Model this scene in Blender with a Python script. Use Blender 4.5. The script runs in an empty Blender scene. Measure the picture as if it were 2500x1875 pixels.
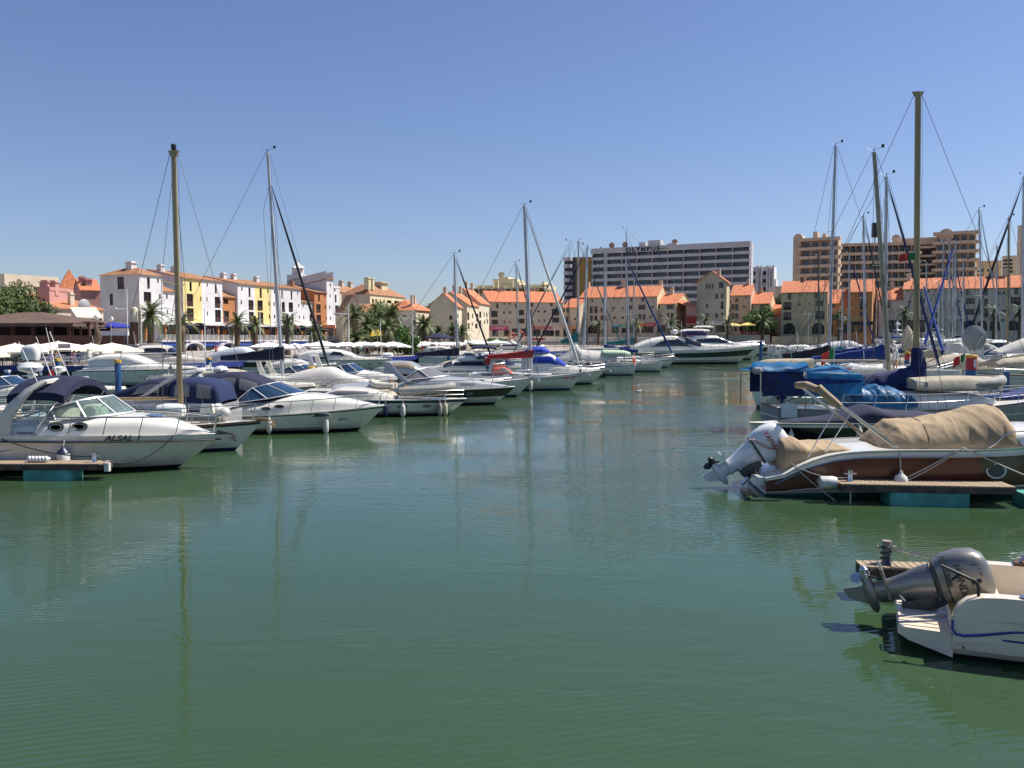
import bpy, math, random
from mathutils import Vector, Matrix
random.seed(11)
SC = bpy.context.scene
COL = SC.collection
R = math.radians
# ------------------------------------------------------------------ camera, sky, sun, exposure
H = 3.7; F = 2130.0; TH = math.atan((937.5 - 826.0) / F)
cam = bpy.data.cameras.new('camera'); camo = bpy.data.objects.new('camera', cam); COL.objects.link(camo)
camo.location = (0, 0, H); camo.rotation_euler = (R(90) - TH, 0, 0)
cam.sensor_width = 36; cam.lens = 36 * F / 2500.0; cam.clip_start = 0.1; cam.clip_end = 6000
SC.camera = camo
SUN_EL, SUN_AZ = R(54), R(74)          # azimuth clockwise from +Y
w = bpy.data.worlds.new('World'); SC.world = w; w.use_nodes = True
nt = w.node_tree; bg = nt.nodes['Background']; bg.inputs[1].default_value = 0.064
sky = nt.nodes.new('ShaderNodeTexSky'); sky.sky_type = 'NISHITA'; sky.sun_disc = False
sky.sun_elevation = SUN_EL; sky.sun_rotation = SUN_AZ
sky.air_density = 1.0; sky.dust_density = 0.6; sky.ozone_density = 2.0; sky.altitude = 0
tint = nt.nodes.new('ShaderNodeMix'); tint.data_type = 'RGBA'; tint.blend_type = 'MULTIPLY'; tint.inputs[0].default_value = 1
tint.inputs[7].default_value = (1.0, 1.04, 1.27, 1)
nt.links.new(sky.outputs[0], tint.inputs[6]); nt.links.new(tint.outputs[2], bg.inputs[0])
sl = bpy.data.lights.new('sun', 'SUN'); sl.energy = 5.0; sl.angle = R(0.53); sl.color = (1, 0.945, 0.86)
so = bpy.data.objects.new('sun', sl); COL.objects.link(so)
sd = Vector((math.sin(SUN_AZ) * math.cos(SUN_EL), math.cos(SUN_AZ) * math.cos(SUN_EL), math.sin(SUN_EL)))
so.rotation_euler = sd.to_track_quat('Z', 'Y').to_euler()
SC.view_settings.view_transform = 'Standard'; SC.view_settings.look = 'None'
SC.view_settings.exposure = 0.55; SC.view_settings.gamma = 1; SC.view_settings.use_curve_mapping = False
SC.render.engine = 'CYCLES'; SC.cycles.use_denoising = True
SC.cycles.max_bounces = 8; SC.cycles.transparent_max_bounces = 12
SC.cycles.sample_clamp_indirect = 6

# ------------------------------------------------------------------ photo measurements -> metres
def ray(px, py):
    xr = (px - 1250) / F; yr = -(py - 937.5) / F
    return Vector((xr, math.cos(TH) + yr * math.sin(TH), -math.sin(TH) + yr * math.cos(TH)))
def at(px, py, Y):
    d = ray(px, py); return Vector((0, 0, H)) + d * (Y / d.y)
def on(px, py, z=0.0):
    d = ray(px, py); return Vector((0, 0, H)) + d * ((z - H) / d.z)
def zrow(py, Y): return at(1250, py, Y).z
def xpx(px, Y, py=820): return at(px, py, Y).x

# ------------------------------------------------------------------ materials
MATS = {}
def mat(name, col, rough=0.5, metal=0.0, coat=0.0, var=0.06, scale=3.0, bump=0.0, bscale=40.0, spec=0.5, trans=0.0, col2=None, alpha=1.0):
    if name in MATS: return MATS[name]
    m = bpy.data.materials.new(name); m.use_nodes = True; MATS[name] = m
    n = m.node_tree.nodes; l = m.node_tree.links; b = n['Principled BSDF']
    b.inputs['Roughness'].default_value = rough; b.inputs['Metallic'].default_value = metal
    b.inputs['Coat Weight'].default_value = coat; b.inputs['Coat Roughness'].default_value = 0.08
    b.inputs['Specular IOR Level'].default_value = spec
    if trans: b.inputs['Transmission Weight'].default_value = trans
    if alpha < 1: b.inputs['Alpha'].default_value = alpha
    tc = n.new('ShaderNodeTexCoord')
    nz = n.new('ShaderNodeTexNoise'); nz.inputs['Scale'].default_value = scale; nz.inputs['Detail'].default_value = 5
    l.new(tc.outputs['Object'], nz.inputs['Vector'])
    mx = n.new('ShaderNodeMix'); mx.data_type = 'RGBA'
    c = list(col); d = list(col2) if col2 else [x * (1 - 2.2 * var) for x in c]
    mx.inputs[6].default_value = (*d, 1); mx.inputs[7].default_value = (*[min(x * (1 + var * .4), .93) for x in c], 1)
    rp = n.new('ShaderNodeMapRange'); rp.inputs[1].default_value = 0.32; rp.inputs[2].default_value = 0.62
    l.new(nz.outputs[0], rp.inputs[0]); l.new(rp.outputs[0], mx.inputs[0]); l.new(mx.outputs[2], b.inputs['Base Color'])
    if bump:
        bn = n.new('ShaderNodeTexNoise'); bn.inputs['Scale'].default_value = bscale; bn.inputs['Detail'].default_value = 3
        l.new(tc.outputs['Object'], bn.inputs['Vector'])
        bp = n.new('ShaderNodeBump'); bp.inputs['Strength'].default_value = bump; bp.inputs['Distance'].default_value = 0.02
        l.new(bn.outputs[0], bp.inputs['Height']); l.new(bp.outputs[0], b.inputs['Normal'])
    return m
def glassmat(name, col, alpha):
    """thin tinted sheet: partly see-through, glossy"""
    if name in MATS: return MATS[name]
    m = bpy.data.materials.new(name); m.use_nodes = True; MATS[name] = m
    n = m.node_tree.nodes; l = m.node_tree.links; n.remove(n['Principled BSDF'])
    tr = n.new('ShaderNodeBsdfTransparent'); tr.inputs[0].default_value = (*col, 1)
    gl = n.new('ShaderNodeBsdfGlossy'); gl.inputs['Roughness'].default_value = 0.03
    df = n.new('ShaderNodeBsdfDiffuse'); df.inputs[0].default_value = (*[c * .5 for c in col], 1)
    fr = n.new('ShaderNodeFresnel'); fr.inputs[0].default_value = 1.5
    m1 = n.new('ShaderNodeMixShader'); m1.inputs[0].default_value = alpha
    m2 = n.new('ShaderNodeMixShader')
    l.new(tr.outputs[0], m1.inputs[1]); l.new(df.outputs[0], m1.inputs[2])
    l.new(fr.outputs[0], m2.inputs[0]); l.new(m1.outputs[0], m2.inputs[1]); l.new(gl.outputs[0], m2.inputs[2])
    l.new(m2.outputs[0], n['Material Output'].inputs[0]); return m

GEL = mat('gelcoat_white', (.76, .73, .65), .22, coat=.6, var=.03, scale=1.5)
GELW = mat('gelcoat_warm', (.68, .64, .55), .28, coat=.4, var=.05, scale=1.2)
SILVER = mat('gelcoat_silver', (.42, .42, .42), .25, metal=.15, coat=.7, var=.03)
HULLW = mat('hull_white', (.66, .66, .57), .2, coat=.7, var=.05, scale=.9)
NAVY = mat('navy_canvas', (.009, .013, .045), .85, var=.15, bump=.3, bscale=14)
BLUEC = mat('blue_canvas', (.012, .045, .22), .85, var=.15, bump=.4, bscale=9)
BLUEL = mat('azure_tarpaulin', (.022, .19, .42), .45, var=.2, bump=.6, bscale=5, scale=2)
TEAL = mat('turquoise_canvas', (.06, .30, .30), .85, var=.12, bump=.3, bscale=9)
BEIGE = mat('tan_canvas', (.38, .28, .17), .9, var=.10, bump=.5, bscale=6, scale=1.5)
CREAM = mat('cream_canvas', (.60, .54, .42), .9, var=.08, bump=.4, bscale=8)
WHITEC = mat('white_canvas', (.74, .72, .68), .9, var=.05, bump=.4, bscale=7)
REDC = mat('red_canvas', (.36, .03, .03), .85, var=.12, bump=.3, bscale=10)
CORAL = mat('coral_canvas', (.60, .13, .07), .85, var=.1, bump=.4, bscale=9)
BLACK = mat('black_gelcoat', (.012, .013, .018), .15, coat=.8, var=.1)
NAVYG = mat('navy_gelcoat', (.012, .02, .06), .2, coat=.7, var=.1)
BROWN = mat('brown_gelcoat', (.10, .028, .016), .3, coat=.25, var=.1, scale=2)
BLUEG = mat('blue_paint', (.015, .05, .26), .35, coat=.2, var=.1)
def streak(m, col=(.30, .26, .18), amt=.35):
    n = m.node_tree.nodes; l = m.node_tree.links; b = n['Principled BSDF']; src = b.inputs['Base Color'].links[0].from_socket
    tc = n.new('ShaderNodeTexCoord'); mp = n.new('ShaderNodeMapping'); mp.inputs['Scale'].default_value = (3.2, 3.2, .35); nz = n.new('ShaderNodeTexNoise'); nz.inputs['Scale'].default_value = 1.6; nz.inputs['Detail'].default_value = 6
    l.new(tc.outputs['Object'], mp.inputs[0]); l.new(mp.outputs[0], nz.inputs['Vector']); r = n.new('ShaderNodeMapRange'); r.inputs[1].default_value = .52; r.inputs[2].default_value = .78; r.inputs[4].default_value = amt
    l.new(nz.outputs[0], r.inputs[0]); x = n.new('ShaderNodeMix'); x.data_type = 'RGBA'; x.inputs[7].default_value = (*col, 1); l.new(r.outputs[0], x.inputs[0]); l.new(src, x.inputs[6]); l.new(x.outputs[2], b.inputs['Base Color'])
for m_ in (GELW, HULLW): streak(m_)
streak(GEL, (.42, .38, .30), .2)
ANTIB = mat('antifouling_blue', (.01, .03, .07), .6, var=.2)
ANTIK = mat('antifouling_black', (.012, .014, .014), .6, var=.2)
ANTIT = mat('antifouling_teal', (.03, .16, .17), .6, var=.2)
RUB = mat('rubbing_strake', (.03, .03, .035), .5, var=.1)
STEEL = mat('stainless_steel', (.55, .55, .55), .22, metal=1.0, var=.03)
ALU = mat('anodised_aluminium', (.60, .60, .61), .4, metal=.4, var=.06, scale=.7)
GOLD = mat('gold_anodised_mast', (.37, .28, .14), .38, metal=.35, var=.08, scale=.7)
WIRE = mat('rigging_wire', (.10, .10, .11), .5, metal=.5, var=.05)
GLASSD = mat('smoked_glass', (.012, .015, .02), .05, coat=1.0, var=.1)
GLASSB = mat('blue_tinted_glass', (.02, .05, .10), .05, coat=1.0, var=.1)
GLASST = glassmat('pale_green_glass', (.62, .82, .78), .25)
VINYL = glassmat('clear_vinyl', (.60, .60, .62), .55)
TEAK = mat('teak', (.25, .15, .075), .7, var=.15, scale=6)
WOOD = mat('varnished_wood', (.20, .09, .035), .35, coat=.3, var=.15, scale=5)
ROPEW = mat('white_rope', (.5, .48, .42), .9, var=.15, scale=30)
ROPEK = mat('black_rope', (.02, .02, .025), .9, var=.15, scale=30)
FENDW = mat('fender_white', (.62, .61, .56), .4, var=.12, scale=8)
FENDN = mat('fender_navy', (.015, .02, .06), .4, var=.1)
RUBG = mat('grey_hypalon', (.30, .29, .26), .7, var=.12, scale=4)
RUBW = mat('cream_hypalon', (.55, .51, .42), .65, var=.10, scale=4)
BLKP = mat('black_plastic', (.015, .015, .016), .4, var=.1)
WHTP = mat('white_plastic', (.72, .72, .70), .35, var=.05)
REDP = mat('red_paint', (.48, .015, .03), .4, var=.08)
YELP = mat('yellow_paint', (.62, .36, .03), .4, var=.08)
GRNP = mat('green_paint', (.02, .20, .06), .5, var=.08)
ORNG = mat('orange_lifebuoy', (.70, .10, .03), .5, var=.06)
PILEB = mat('pile_blue', (.02, .10, .28), .4, var=.15, scale=2)
GREYP = mat('grey_paint', (.30, .30, .31), .5, var=.08)
SKIN = mat('skin', (.45, .24, .16), .6, var=.05)
HAIR = mat('dark_hair', (.03, .02, .015), .8, var=.1)
LETK = mat('black_lettering', (.015, .015, .02), .4, var=.02)
LETR = mat('red_lettering', (.40, .02, .02), .4, var=.02)
LETW = mat('white_lettering', (.75, .75, .75), .4, var=.02)
CONC = mat('concrete', (.33, .31, .28), .85, var=.15, scale=2, bump=.3)
DWOOD = mat('brown_stained_wood', (.10, .035, .022), .6, var=.15, scale=2)

def translucent(m, f=.35):
    n = m.node_tree.nodes; l = m.node_tree.links; b = n['Principled BSDF']; t = n.new('ShaderNodeBsdfTranslucent'); x = n.new('ShaderNodeMixShader'); x.inputs[0].default_value = f
    l.new(b.inputs['Base Color'].links[0].from_socket, t.inputs[0]); l.new(b.outputs[0], x.inputs[1]); l.new(t.outputs[0], x.inputs[2]); l.new(x.outputs[0], n['Material Output'].inputs[0])
for m_ in (WHITEC, CREAM, TEAL): translucent(m_)
translucent(BLUEL, .38)
translucent(BLUEC, .2)
# ------------------------------------------------------------------ mesh builder
class MB:
    def __init__(s): s.v = []; s.f = []; s.m = []; s.T = None
    def add(s, vs, fs, mi=0):
        o = len(s.v)
        s.v += [tuple(s.T @ Vector(p)) if s.T else tuple(p) for p in vs]
        s.f += [tuple(i + o for i in f) for f in fs]; s.m += [mi] * len(fs)
    def box(s, x0, x1, y0, y1, z0, z1, mi=0):
        s.add([(x0, y0, z0), (x1, y0, z0), (x1, y1, z0), (x0, y1, z0), (x0, y0, z1), (x1, y0, z1), (x1, y1, z1), (x0, y1, z1)],
              [(0, 3, 2, 1), (4, 5, 6, 7), (0, 1, 5, 4), (1, 2, 6, 5), (2, 3, 7, 6), (3, 0, 4, 7)], mi)
    def rings(s, rs, mi=0, cap=True, closed=True):
        n = len(rs[0]); vs = [p for r in rs for p in r]; fs = []
        for i in range(len(rs) - 1):
            for j in range(n if closed else n - 1):
                k = (j + 1) % n
                fs.append((i * n + j, i * n + k, (i + 1) * n + k, (i + 1) * n + j))
        if cap:
            fs.append(tuple(range(n))[::-1]); o = (len(rs) - 1) * n; fs.append(tuple(o + j for j in range(n)))
        s.add(vs, fs, mi)
    def tube(s, pts, r, seg=6, mi=0, r2=None, cap=True):
        pts = [Vector(p) for p in pts]; rs = []; N = len(pts); up = None
        for i, p in enumerate(pts):
            d = (pts[min(i + 1, N - 1)] - pts[max(i - 1, 0)])
            if d.length < 1e-9: d = Vector((0, 0, 1))
            d.normalize()
            if up is None or abs(up.dot(d)) > .97: up = Vector((0, 0, 1)) if abs(d.z) < .9 else Vector((1, 0, 0))
            a = d.cross(up).normalized(); b = a.cross(d)
            rr = r if r2 is None else r + (r2 - r) * i / max(N - 1, 1)
            rs.append([p + a * math.cos(t) * rr + b * math.sin(t) * rr for t in [2 * math.pi * k / seg for k in range(seg)]])
        s.rings(rs, mi, cap)
    def lathe(s, prof, c=(0, 0, 0), seg=12, mi=0, axis='z', sc=(1, 1)):
        rs = []
        for r, h in prof:
            ring = []
            for k in range(seg):
                t = 2 * math.pi * k / seg; a, b = r * math.cos(t) * sc[0], r * math.sin(t) * sc[1]
                q = (a, b, h) if axis == 'z' else ((h, a, b) if axis == 'x' else (a, h, b))
                ring.append((q[0] + c[0], q[1] + c[1], q[2] + c[2]))
            rs.append(ring)
        s.rings(rs, mi, True)
    def strip(s, A, B, mi=0):
        n = len(A); s.add(list(A) + list(B), [(i, i + 1, n + i + 1, n + i) for i in range(n - 1)], mi)
    def prism(s, poly, y0, y1, mi=0):
        """outline in the x-z plane, extruded along y"""
        n = len(poly)
        s.add([(x, y0, z) for x, z in poly] + [(x, y1, z) for x, z in poly],
              [tuple(range(n)), tuple(range(n, 2 * n))[::-1]] + [(i, n + i, n + (i + 1) % n, (i + 1) % n) for i in range(n)], mi)
    def mesh(s, name, mats, smooth=35):
        me = bpy.data.meshes.new(name); me.from_pydata(s.v, [], s.f)
        for m in (mats if isinstance(mats, (list, tuple)) else [mats]): me.materials.append(m)
        me.polygons.foreach_set('material_index', s.m)
        if smooth:
            me.polygons.foreach_set('use_smooth', [True] * len(me.polygons)); me.update()
            me.set_sharp_from_angle(angle=R(smooth))
        me.update(); return me
    def build(s, name, mats, parent=None, loc=(0, 0, 0), rot=(0, 0, 0), smooth=35):
        return put(name, s.mesh(name, mats, smooth), parent, loc, rot)
def put(name, me, parent=None, loc=(0, 0, 0), rot=(0, 0, 0)):
    o = bpy.data.objects.new(name, me); COL.objects.link(o); o.parent = parent
    o.location = loc; o.rotation_euler = rot; return o
def tag(o, label, cat, group=None):
    o['label'] = label; o['category'] = cat
    if group: o['group'] = group
    return o
def thing(name, label, cat, loc=(0, 0, 0), rz=0, group=None):
    o = bpy.data.objects.new(name, None); COL.objects.link(o); o.empty_display_size = .2
    o.location = loc; o.rotation_euler = (0, 0, rz); return tag(o, label, cat, group)
def struct(o): o['kind'] = 'structure'; return o
def stuff(o): o['kind'] = 'stuff'; return o
KIDS = {}
def copy_tree(o, parent=None):
    c = o.copy(); COL.objects.link(c); c.parent = parent
    for ch in list(o.children): copy_tree(ch, c)
    return c
def dup(o, loc, rz=0, label=None, scale=None):
    c = copy_tree(o); c.location = loc; c.rotation_euler = (0, 0, rz)
    if label: c['label'] = label
    if scale: c.scale = (scale,) * 3 if not isinstance(scale, tuple) else scale
    return c
def text(s, size, m, parent, loc, rot=(R(90), 0, 0), name='lettering', shear=0, ext=0.004, align='CENTER', sx=1.0, spacing=1.0, bold=0):
    c = bpy.data.curves.new(name, 'FONT'); c.body = s; c.size = size; c.align_x = align; c.align_y = 'CENTER'
    c.extrude = ext; c.shear = shear; c.materials.append(m); c.space_character = spacing; c.offset = bold
    c.resolution_u = 3
    tmp = bpy.data.objects.new(name, c); COL.objects.link(tmp)
    me = bpy.data.meshes.new_from_object(tmp.evaluated_get(bpy.context.evaluated_depsgraph_get())); bpy.data.objects.remove(tmp)
    o = bpy.data.objects.new(name, me); COL.objects.link(o); o.parent = parent; o.location = loc; o.rotation_euler = rot
    o.scale = (sx, 1, 1); return o
def lerp(a, b, t): return a + (b - a) * t
def curve(pts, x):
    """smooth interpolation through (x, v...) rows"""
    n = len(pts)
    if x <= pts[0][0]: return pts[0][1:]
    if x >= pts[-1][0]: return pts[-1][1:]
    for i in range(n - 1):
        if pts[i][0] <= x <= pts[i + 1][0]: break
    t = (x - pts[i][0]) / max(pts[i + 1][0] - pts[i][0], 1e-9)
    p0, p1, p2, p3 = pts[max(i - 1, 0)], pts[i], pts[i + 1], pts[min(i + 2, n - 1)]
    out = []
    for k in range(1, len(p1)):
        h = p2[0] - p1[0]
        m1 = (p2[k] - p0[k]) / max(p2[0] - p0[0], 1e-9) * h; m2 = (p3[k] - p1[k]) / max(p3[0] - p1[0], 1e-9) * h
        d = p2[k] - p1[k]
        if d == 0: m1 = m2 = 0
        else:
            m1 = max(min(m1 / d, 2.2), 0) * d; m2 = max(min(m2 / d, 2.2), 0) * d
        out.append((2*t**3 - 3*t*t + 1) * p1[k] + (t**3 - 2*t*t + t) * m1 + (-2*t**3 + 3*t*t) * p2[k] + (t**3 - t*t) * m2)
    return tuple(out)
def cat(a, b, sag, n=10):
    a, b = Vector(a), Vector(b)
    return [a.lerp(b, i / n) - Vector((0, 0, sag * 4 * (i / n) * (1 - i / n))) for i in range(n + 1)]

# ------------------------------------------------------------------ water and ground
def water_mat():
    m = bpy.data.materials.new('harbour_water'); m.use_nodes = True
    n = m.node_tree.nodes; l = m.node_tree.links; b = n['Principled BSDF']
    b.inputs['Roughness'].default_value = .035; b.inputs['IOR'].default_value = 1.333
    tc = n.new('ShaderNodeTexCoord')
    def noise(scale, det, stretch=(1, 1, 1), rot=0, dist=0):
        mp = n.new('ShaderNodeMapping'); mp.inputs['Scale'].default_value = stretch; mp.inputs['Rotation'].default_value = (0, 0, rot)
        l.new(tc.outputs['Object'], mp.inputs[0]); z = n.new('ShaderNodeTexNoise')
        z.inputs['Scale'].default_value = scale; z.inputs['Detail'].default_value = det; z.inputs['Distortion'].default_value = dist
        l.new(mp.outputs[0], z.inputs['Vector']); return z
    c = noise(.09, 3)
    mx = n.new('ShaderNodeMix'); mx.data_type = 'RGBA'
    mx.inputs[6].default_value = (.027, .058, .025, 1); mx.inputs[7].default_value = (.037, .073, .032, 1)
    l.new(c.outputs[0], mx.inputs[0]); l.new(mx.outputs[2], b.inputs['Base Color'])
    a = noise(1.0, 2, (1.1, 3.2, 1), R(14), .4); a2 = noise(4.5, 3, (1, 2.2, 1), R(-8), .3); a3 = noise(.22, 2, (1, 1.5, 1), R(20))
    # patches of ruffled and of calm water
    pm = n.new('ShaderNodeMapRange'); pm.inputs[1].default_value = .38; pm.inputs[2].default_value = .62; pm.inputs[3].default_value = .12; pm.inputs[4].default_value = 1.0
    l.new(noise(.07, 2, (1, 2.5, 1)).outputs[0], pm.inputs[0])
    s1 = n.new('ShaderNodeMath'); s1.operation = 'MULTIPLY'; s1.inputs[1].default_value = .22
    l.new(a2.outputs[0], s1.inputs[0])
    s2 = n.new('ShaderNodeMath'); s2.operation = 'ADD'; l.new(a.outputs[0], s2.inputs[0]); l.new(s1.outputs[0], s2.inputs[1])
    s3 = n.new('ShaderNodeMath'); s3.operation = 'MULTIPLY'; l.new(s2.outputs[0], s3.inputs[0]); l.new(pm.outputs[0], s3.inputs[1])
    s4 = n.new('ShaderNodeMath'); s4.operation = 'MULTIPLY_ADD'; s4.inputs[1].default_value = 1.2; l.new(a3.outputs[0], s4.inputs[0]); l.new(s3.outputs[0], s4.inputs[2])
    wv = n.new('ShaderNodeTexWave'); wv.bands_direction = 'Y'; wv.inputs['Scale'].default_value = 2.5; wv.inputs['Distortion'].default_value = 3.5; wv.inputs['Detail'].default_value = 1.5; wv.inputs['Detail Scale'].default_value = .6
    mp = n.new('ShaderNodeMapping'); mp.inputs['Rotation'].default_value = (0, 0, R(-17)); l.new(tc.outputs['Object'], mp.inputs[0]); l.new(mp.outputs[0], wv.inputs[0])
    wm = n.new('ShaderNodeMapRange'); wm.inputs[1].default_value = .42; wm.inputs[2].default_value = .62; wm.inputs[3].default_value = .02; wm.inputs[4].default_value = .22; l.new(noise(.12, 2, (1, 1.4, 1), R(30)).outputs[0], wm.inputs[0])
    s5 = n.new('ShaderNodeMath'); s5.operation = 'MULTIPLY_ADD'; l.new(wv.outputs[1], s5.inputs[0]); l.new(wm.outputs[0], s5.inputs[1]); l.new(s4.outputs[0], s5.inputs[2])
    bp = n.new('ShaderNodeBump'); bp.inputs['Strength'].default_value = .5; bp.inputs['Distance'].default_value = .027
    l.new(s5.outputs[0], bp.inputs['Height']); l.new(bp.outputs[0], b.inputs['Normal'])
    return m
mb = MB(); mb.add([(-700, -60, 0), (700, -60, 0), (700, 400, 0), (-700, 400, 0)], [(0, 1, 2, 3)])
struct(mb.build('water', water_mat()))
# land behind the quay, one sheet out to the horizon
PAVE = mat('promenade_paving', (.36, .31, .26), .85, var=.15, scale=.5, bump=.3)
EDGE = [(-320, -40, 1.3), (-110, 60, 1.3), (-60, 74, 1.3), (-34.5, 74, 1.3), (-29, 84, 1.3), (-19, 103, 1.3), (-9.7, 122, 1.3), (4, 145, 1.35), (15, 176, 1.5), (33, 222, 2.0), (66, 224, 2.0), (130, 226, 2.0), (330, 236, 2.0), (700, 236, 2.0)]
mb = MB()
back = [(-2500, -40, 1.3), (-2500, 100, 1.3), (-2500, 300, 1.3), (-2200, 1200, 1.3), (-1500, 3000, 1.3), (-900, 3500, 1.3), (-500, 3600, 1.3), (0, 3600, 1.35), (200, 3600, 1.5), (400, 3600, 2), (800, 3600, 2), (1200, 3600, 2), (2500, 3600, 2), (2500, 236, 2)]
mb.strip(EDGE, back); struct(mb.build('ground', PAVE, smooth=0))
QUAYW = mat('quay_wall_dark', (.045, .05, .055), .7, var=.3, scale=.6, bump=.5, bscale=4)
mb = MB(); E1 = EDGE[:10]
mb.strip([(x, y, -1.5) for x, y, z in E1], [(x, y, z) for x, y, z in E1]); struct(mb.build('quay_wall', QUAYW, smooth=0))
NAVP = mat('quay_coping_blue', (.02, .035, .20), .5, var=.1)
for i in range(1, 8):            # blue coping, one long beam per stretch
    a, b = Vector(E1[i]), Vector(E1[i + 1]); d = (b - a); Ln = d.length; an = math.atan2(d.y, d.x)
    mb = MB(); mb.box(0, Ln, -.22, .35, -.42, .06)
    o = mb.build('quay_coping', NAVP, None, a, (0, 0, an), 0); struct(o)
# ------------------------------------------------------------------ buildings
def wallm(name, col, **k): return mat('wall_' + name, col, .85, var=k.get('var', .07), scale=k.get('scale', .35), bump=.15, bscale=3)
WW = wallm('white', (.63, .62, .62)); WY = wallm('yellow', (.68, .57, .24)); WO = wallm('ochre', (.42, .17, .065)); WB = wallm('beige', (.56, .47, .36))
WBG = wallm('sand', (.58, .50, .36)); WCR = wallm('cream', (.60, .53, .40)); WPK = wallm('pink', (.60, .42, .32)); WPY = wallm('straw', (.68, .51, .30)); WOR = wallm('orange', (.56, .25, .10))
WG = wallm('greyish', (.68, .58, .47)); WST = wallm('stained', (.50, .45, .35), var=.16, scale=.12); WRD = wallm('red', (.28, .03, .02)); WLV = wallm('hotel', (.50, .49, .51)); WGD = wallm('gold', (.34, .20, .06))
WPI = wallm('rose', (.48, .26, .22)); WPAL = wallm('pale_yellow_sunlit', (.62, .54, .33)); SHOP = mat('shop_dark', (.03, .025, .025), .6, var=.3, scale=1.5)  # pale yellow doubles as painted sunlight on right sides of other blocks
def tilem(name, c1, c2):
    m = mat(name, c1, .85, col2=c2, scale=1.3)
    n = m.node_tree.nodes; l = m.node_tree.links; b = n['Principled BSDF']
    tc = n.new('ShaderNodeTexCoord'); wv = n.new('ShaderNodeTexWave'); wv.bands_direction = 'X'; wv.inputs['Scale'].default_value = 1.25; wv.inputs['Distortion'].default_value = .4
    l.new(tc.outputs['Object'], wv.inputs[0]); bp = n.new('ShaderNodeBump'); bp.inputs['Strength'].default_value = .7; bp.inputs['Distance'].default_value = .08
    l.new(wv.outputs[0], bp.inputs['Height']); l.new(bp.outputs[0], b.inputs['Normal']); return m
TILE = tilem('orange_roof_tiles', (.60, .21, .095), (.44, .14, .06)); TILB = tilem('weathered_roof_tiles', (.38, .19, .09), (.24, .11, .06)); TILO = tilem('patchy_roof_tiles', (.50, .20, .09), (.30, .15, .08))
WINF = mat('window_frame_maroon', (.05, .018, .018), .5); WINW = mat('window_frame_white', (.6, .6, .58), .5); PANE = mat('window_pane', (.02, .022, .028), .08, coat=.5, var=.3, scale=.4)
SHUT = mat('shutter_light', (.45, .43, .40), .7)
WINC = {}
def window(parent, x, z, w, h, kind='d'):
    """recessed window: frame with a pane child; tall ones get a maroon lower panel"""
    k = (round(w * 5) / 5, round(h * 5) / 5, kind)
    if k not in WINC:
        mb = MB(); t = .07
        mb.box(0, t, .12, .2, 0, 1); mb.box(1 - t, 1, .12, .2, 0, 1); mb.box(t, 1 - t, .12, .2, 1 - t, 1); mb.box(t, 1 - t, .12, .2, 0, t * .8)
        if w > 1.1: mb.box(.46, .54, .12, .2, t, 1 - t)
        if h > 1.9: mb.box(t, 1 - t, .13, .19, t, .42)
        f = mb.mesh('window', WINW if kind == 'w' else WINF, 0)
        mb = MB(); mb.box(0, 1, .2, .24, 0, 1); p = mb.mesh('pane', PANE if kind != 's' else SHUT, 0)
        WINC[k] = (f, p)
    f, p = WINC[k]
    o = put('window', f, parent, (x, 0, z)); o.scale = (w, 1, h); put('pane', p, o)
    return o
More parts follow.
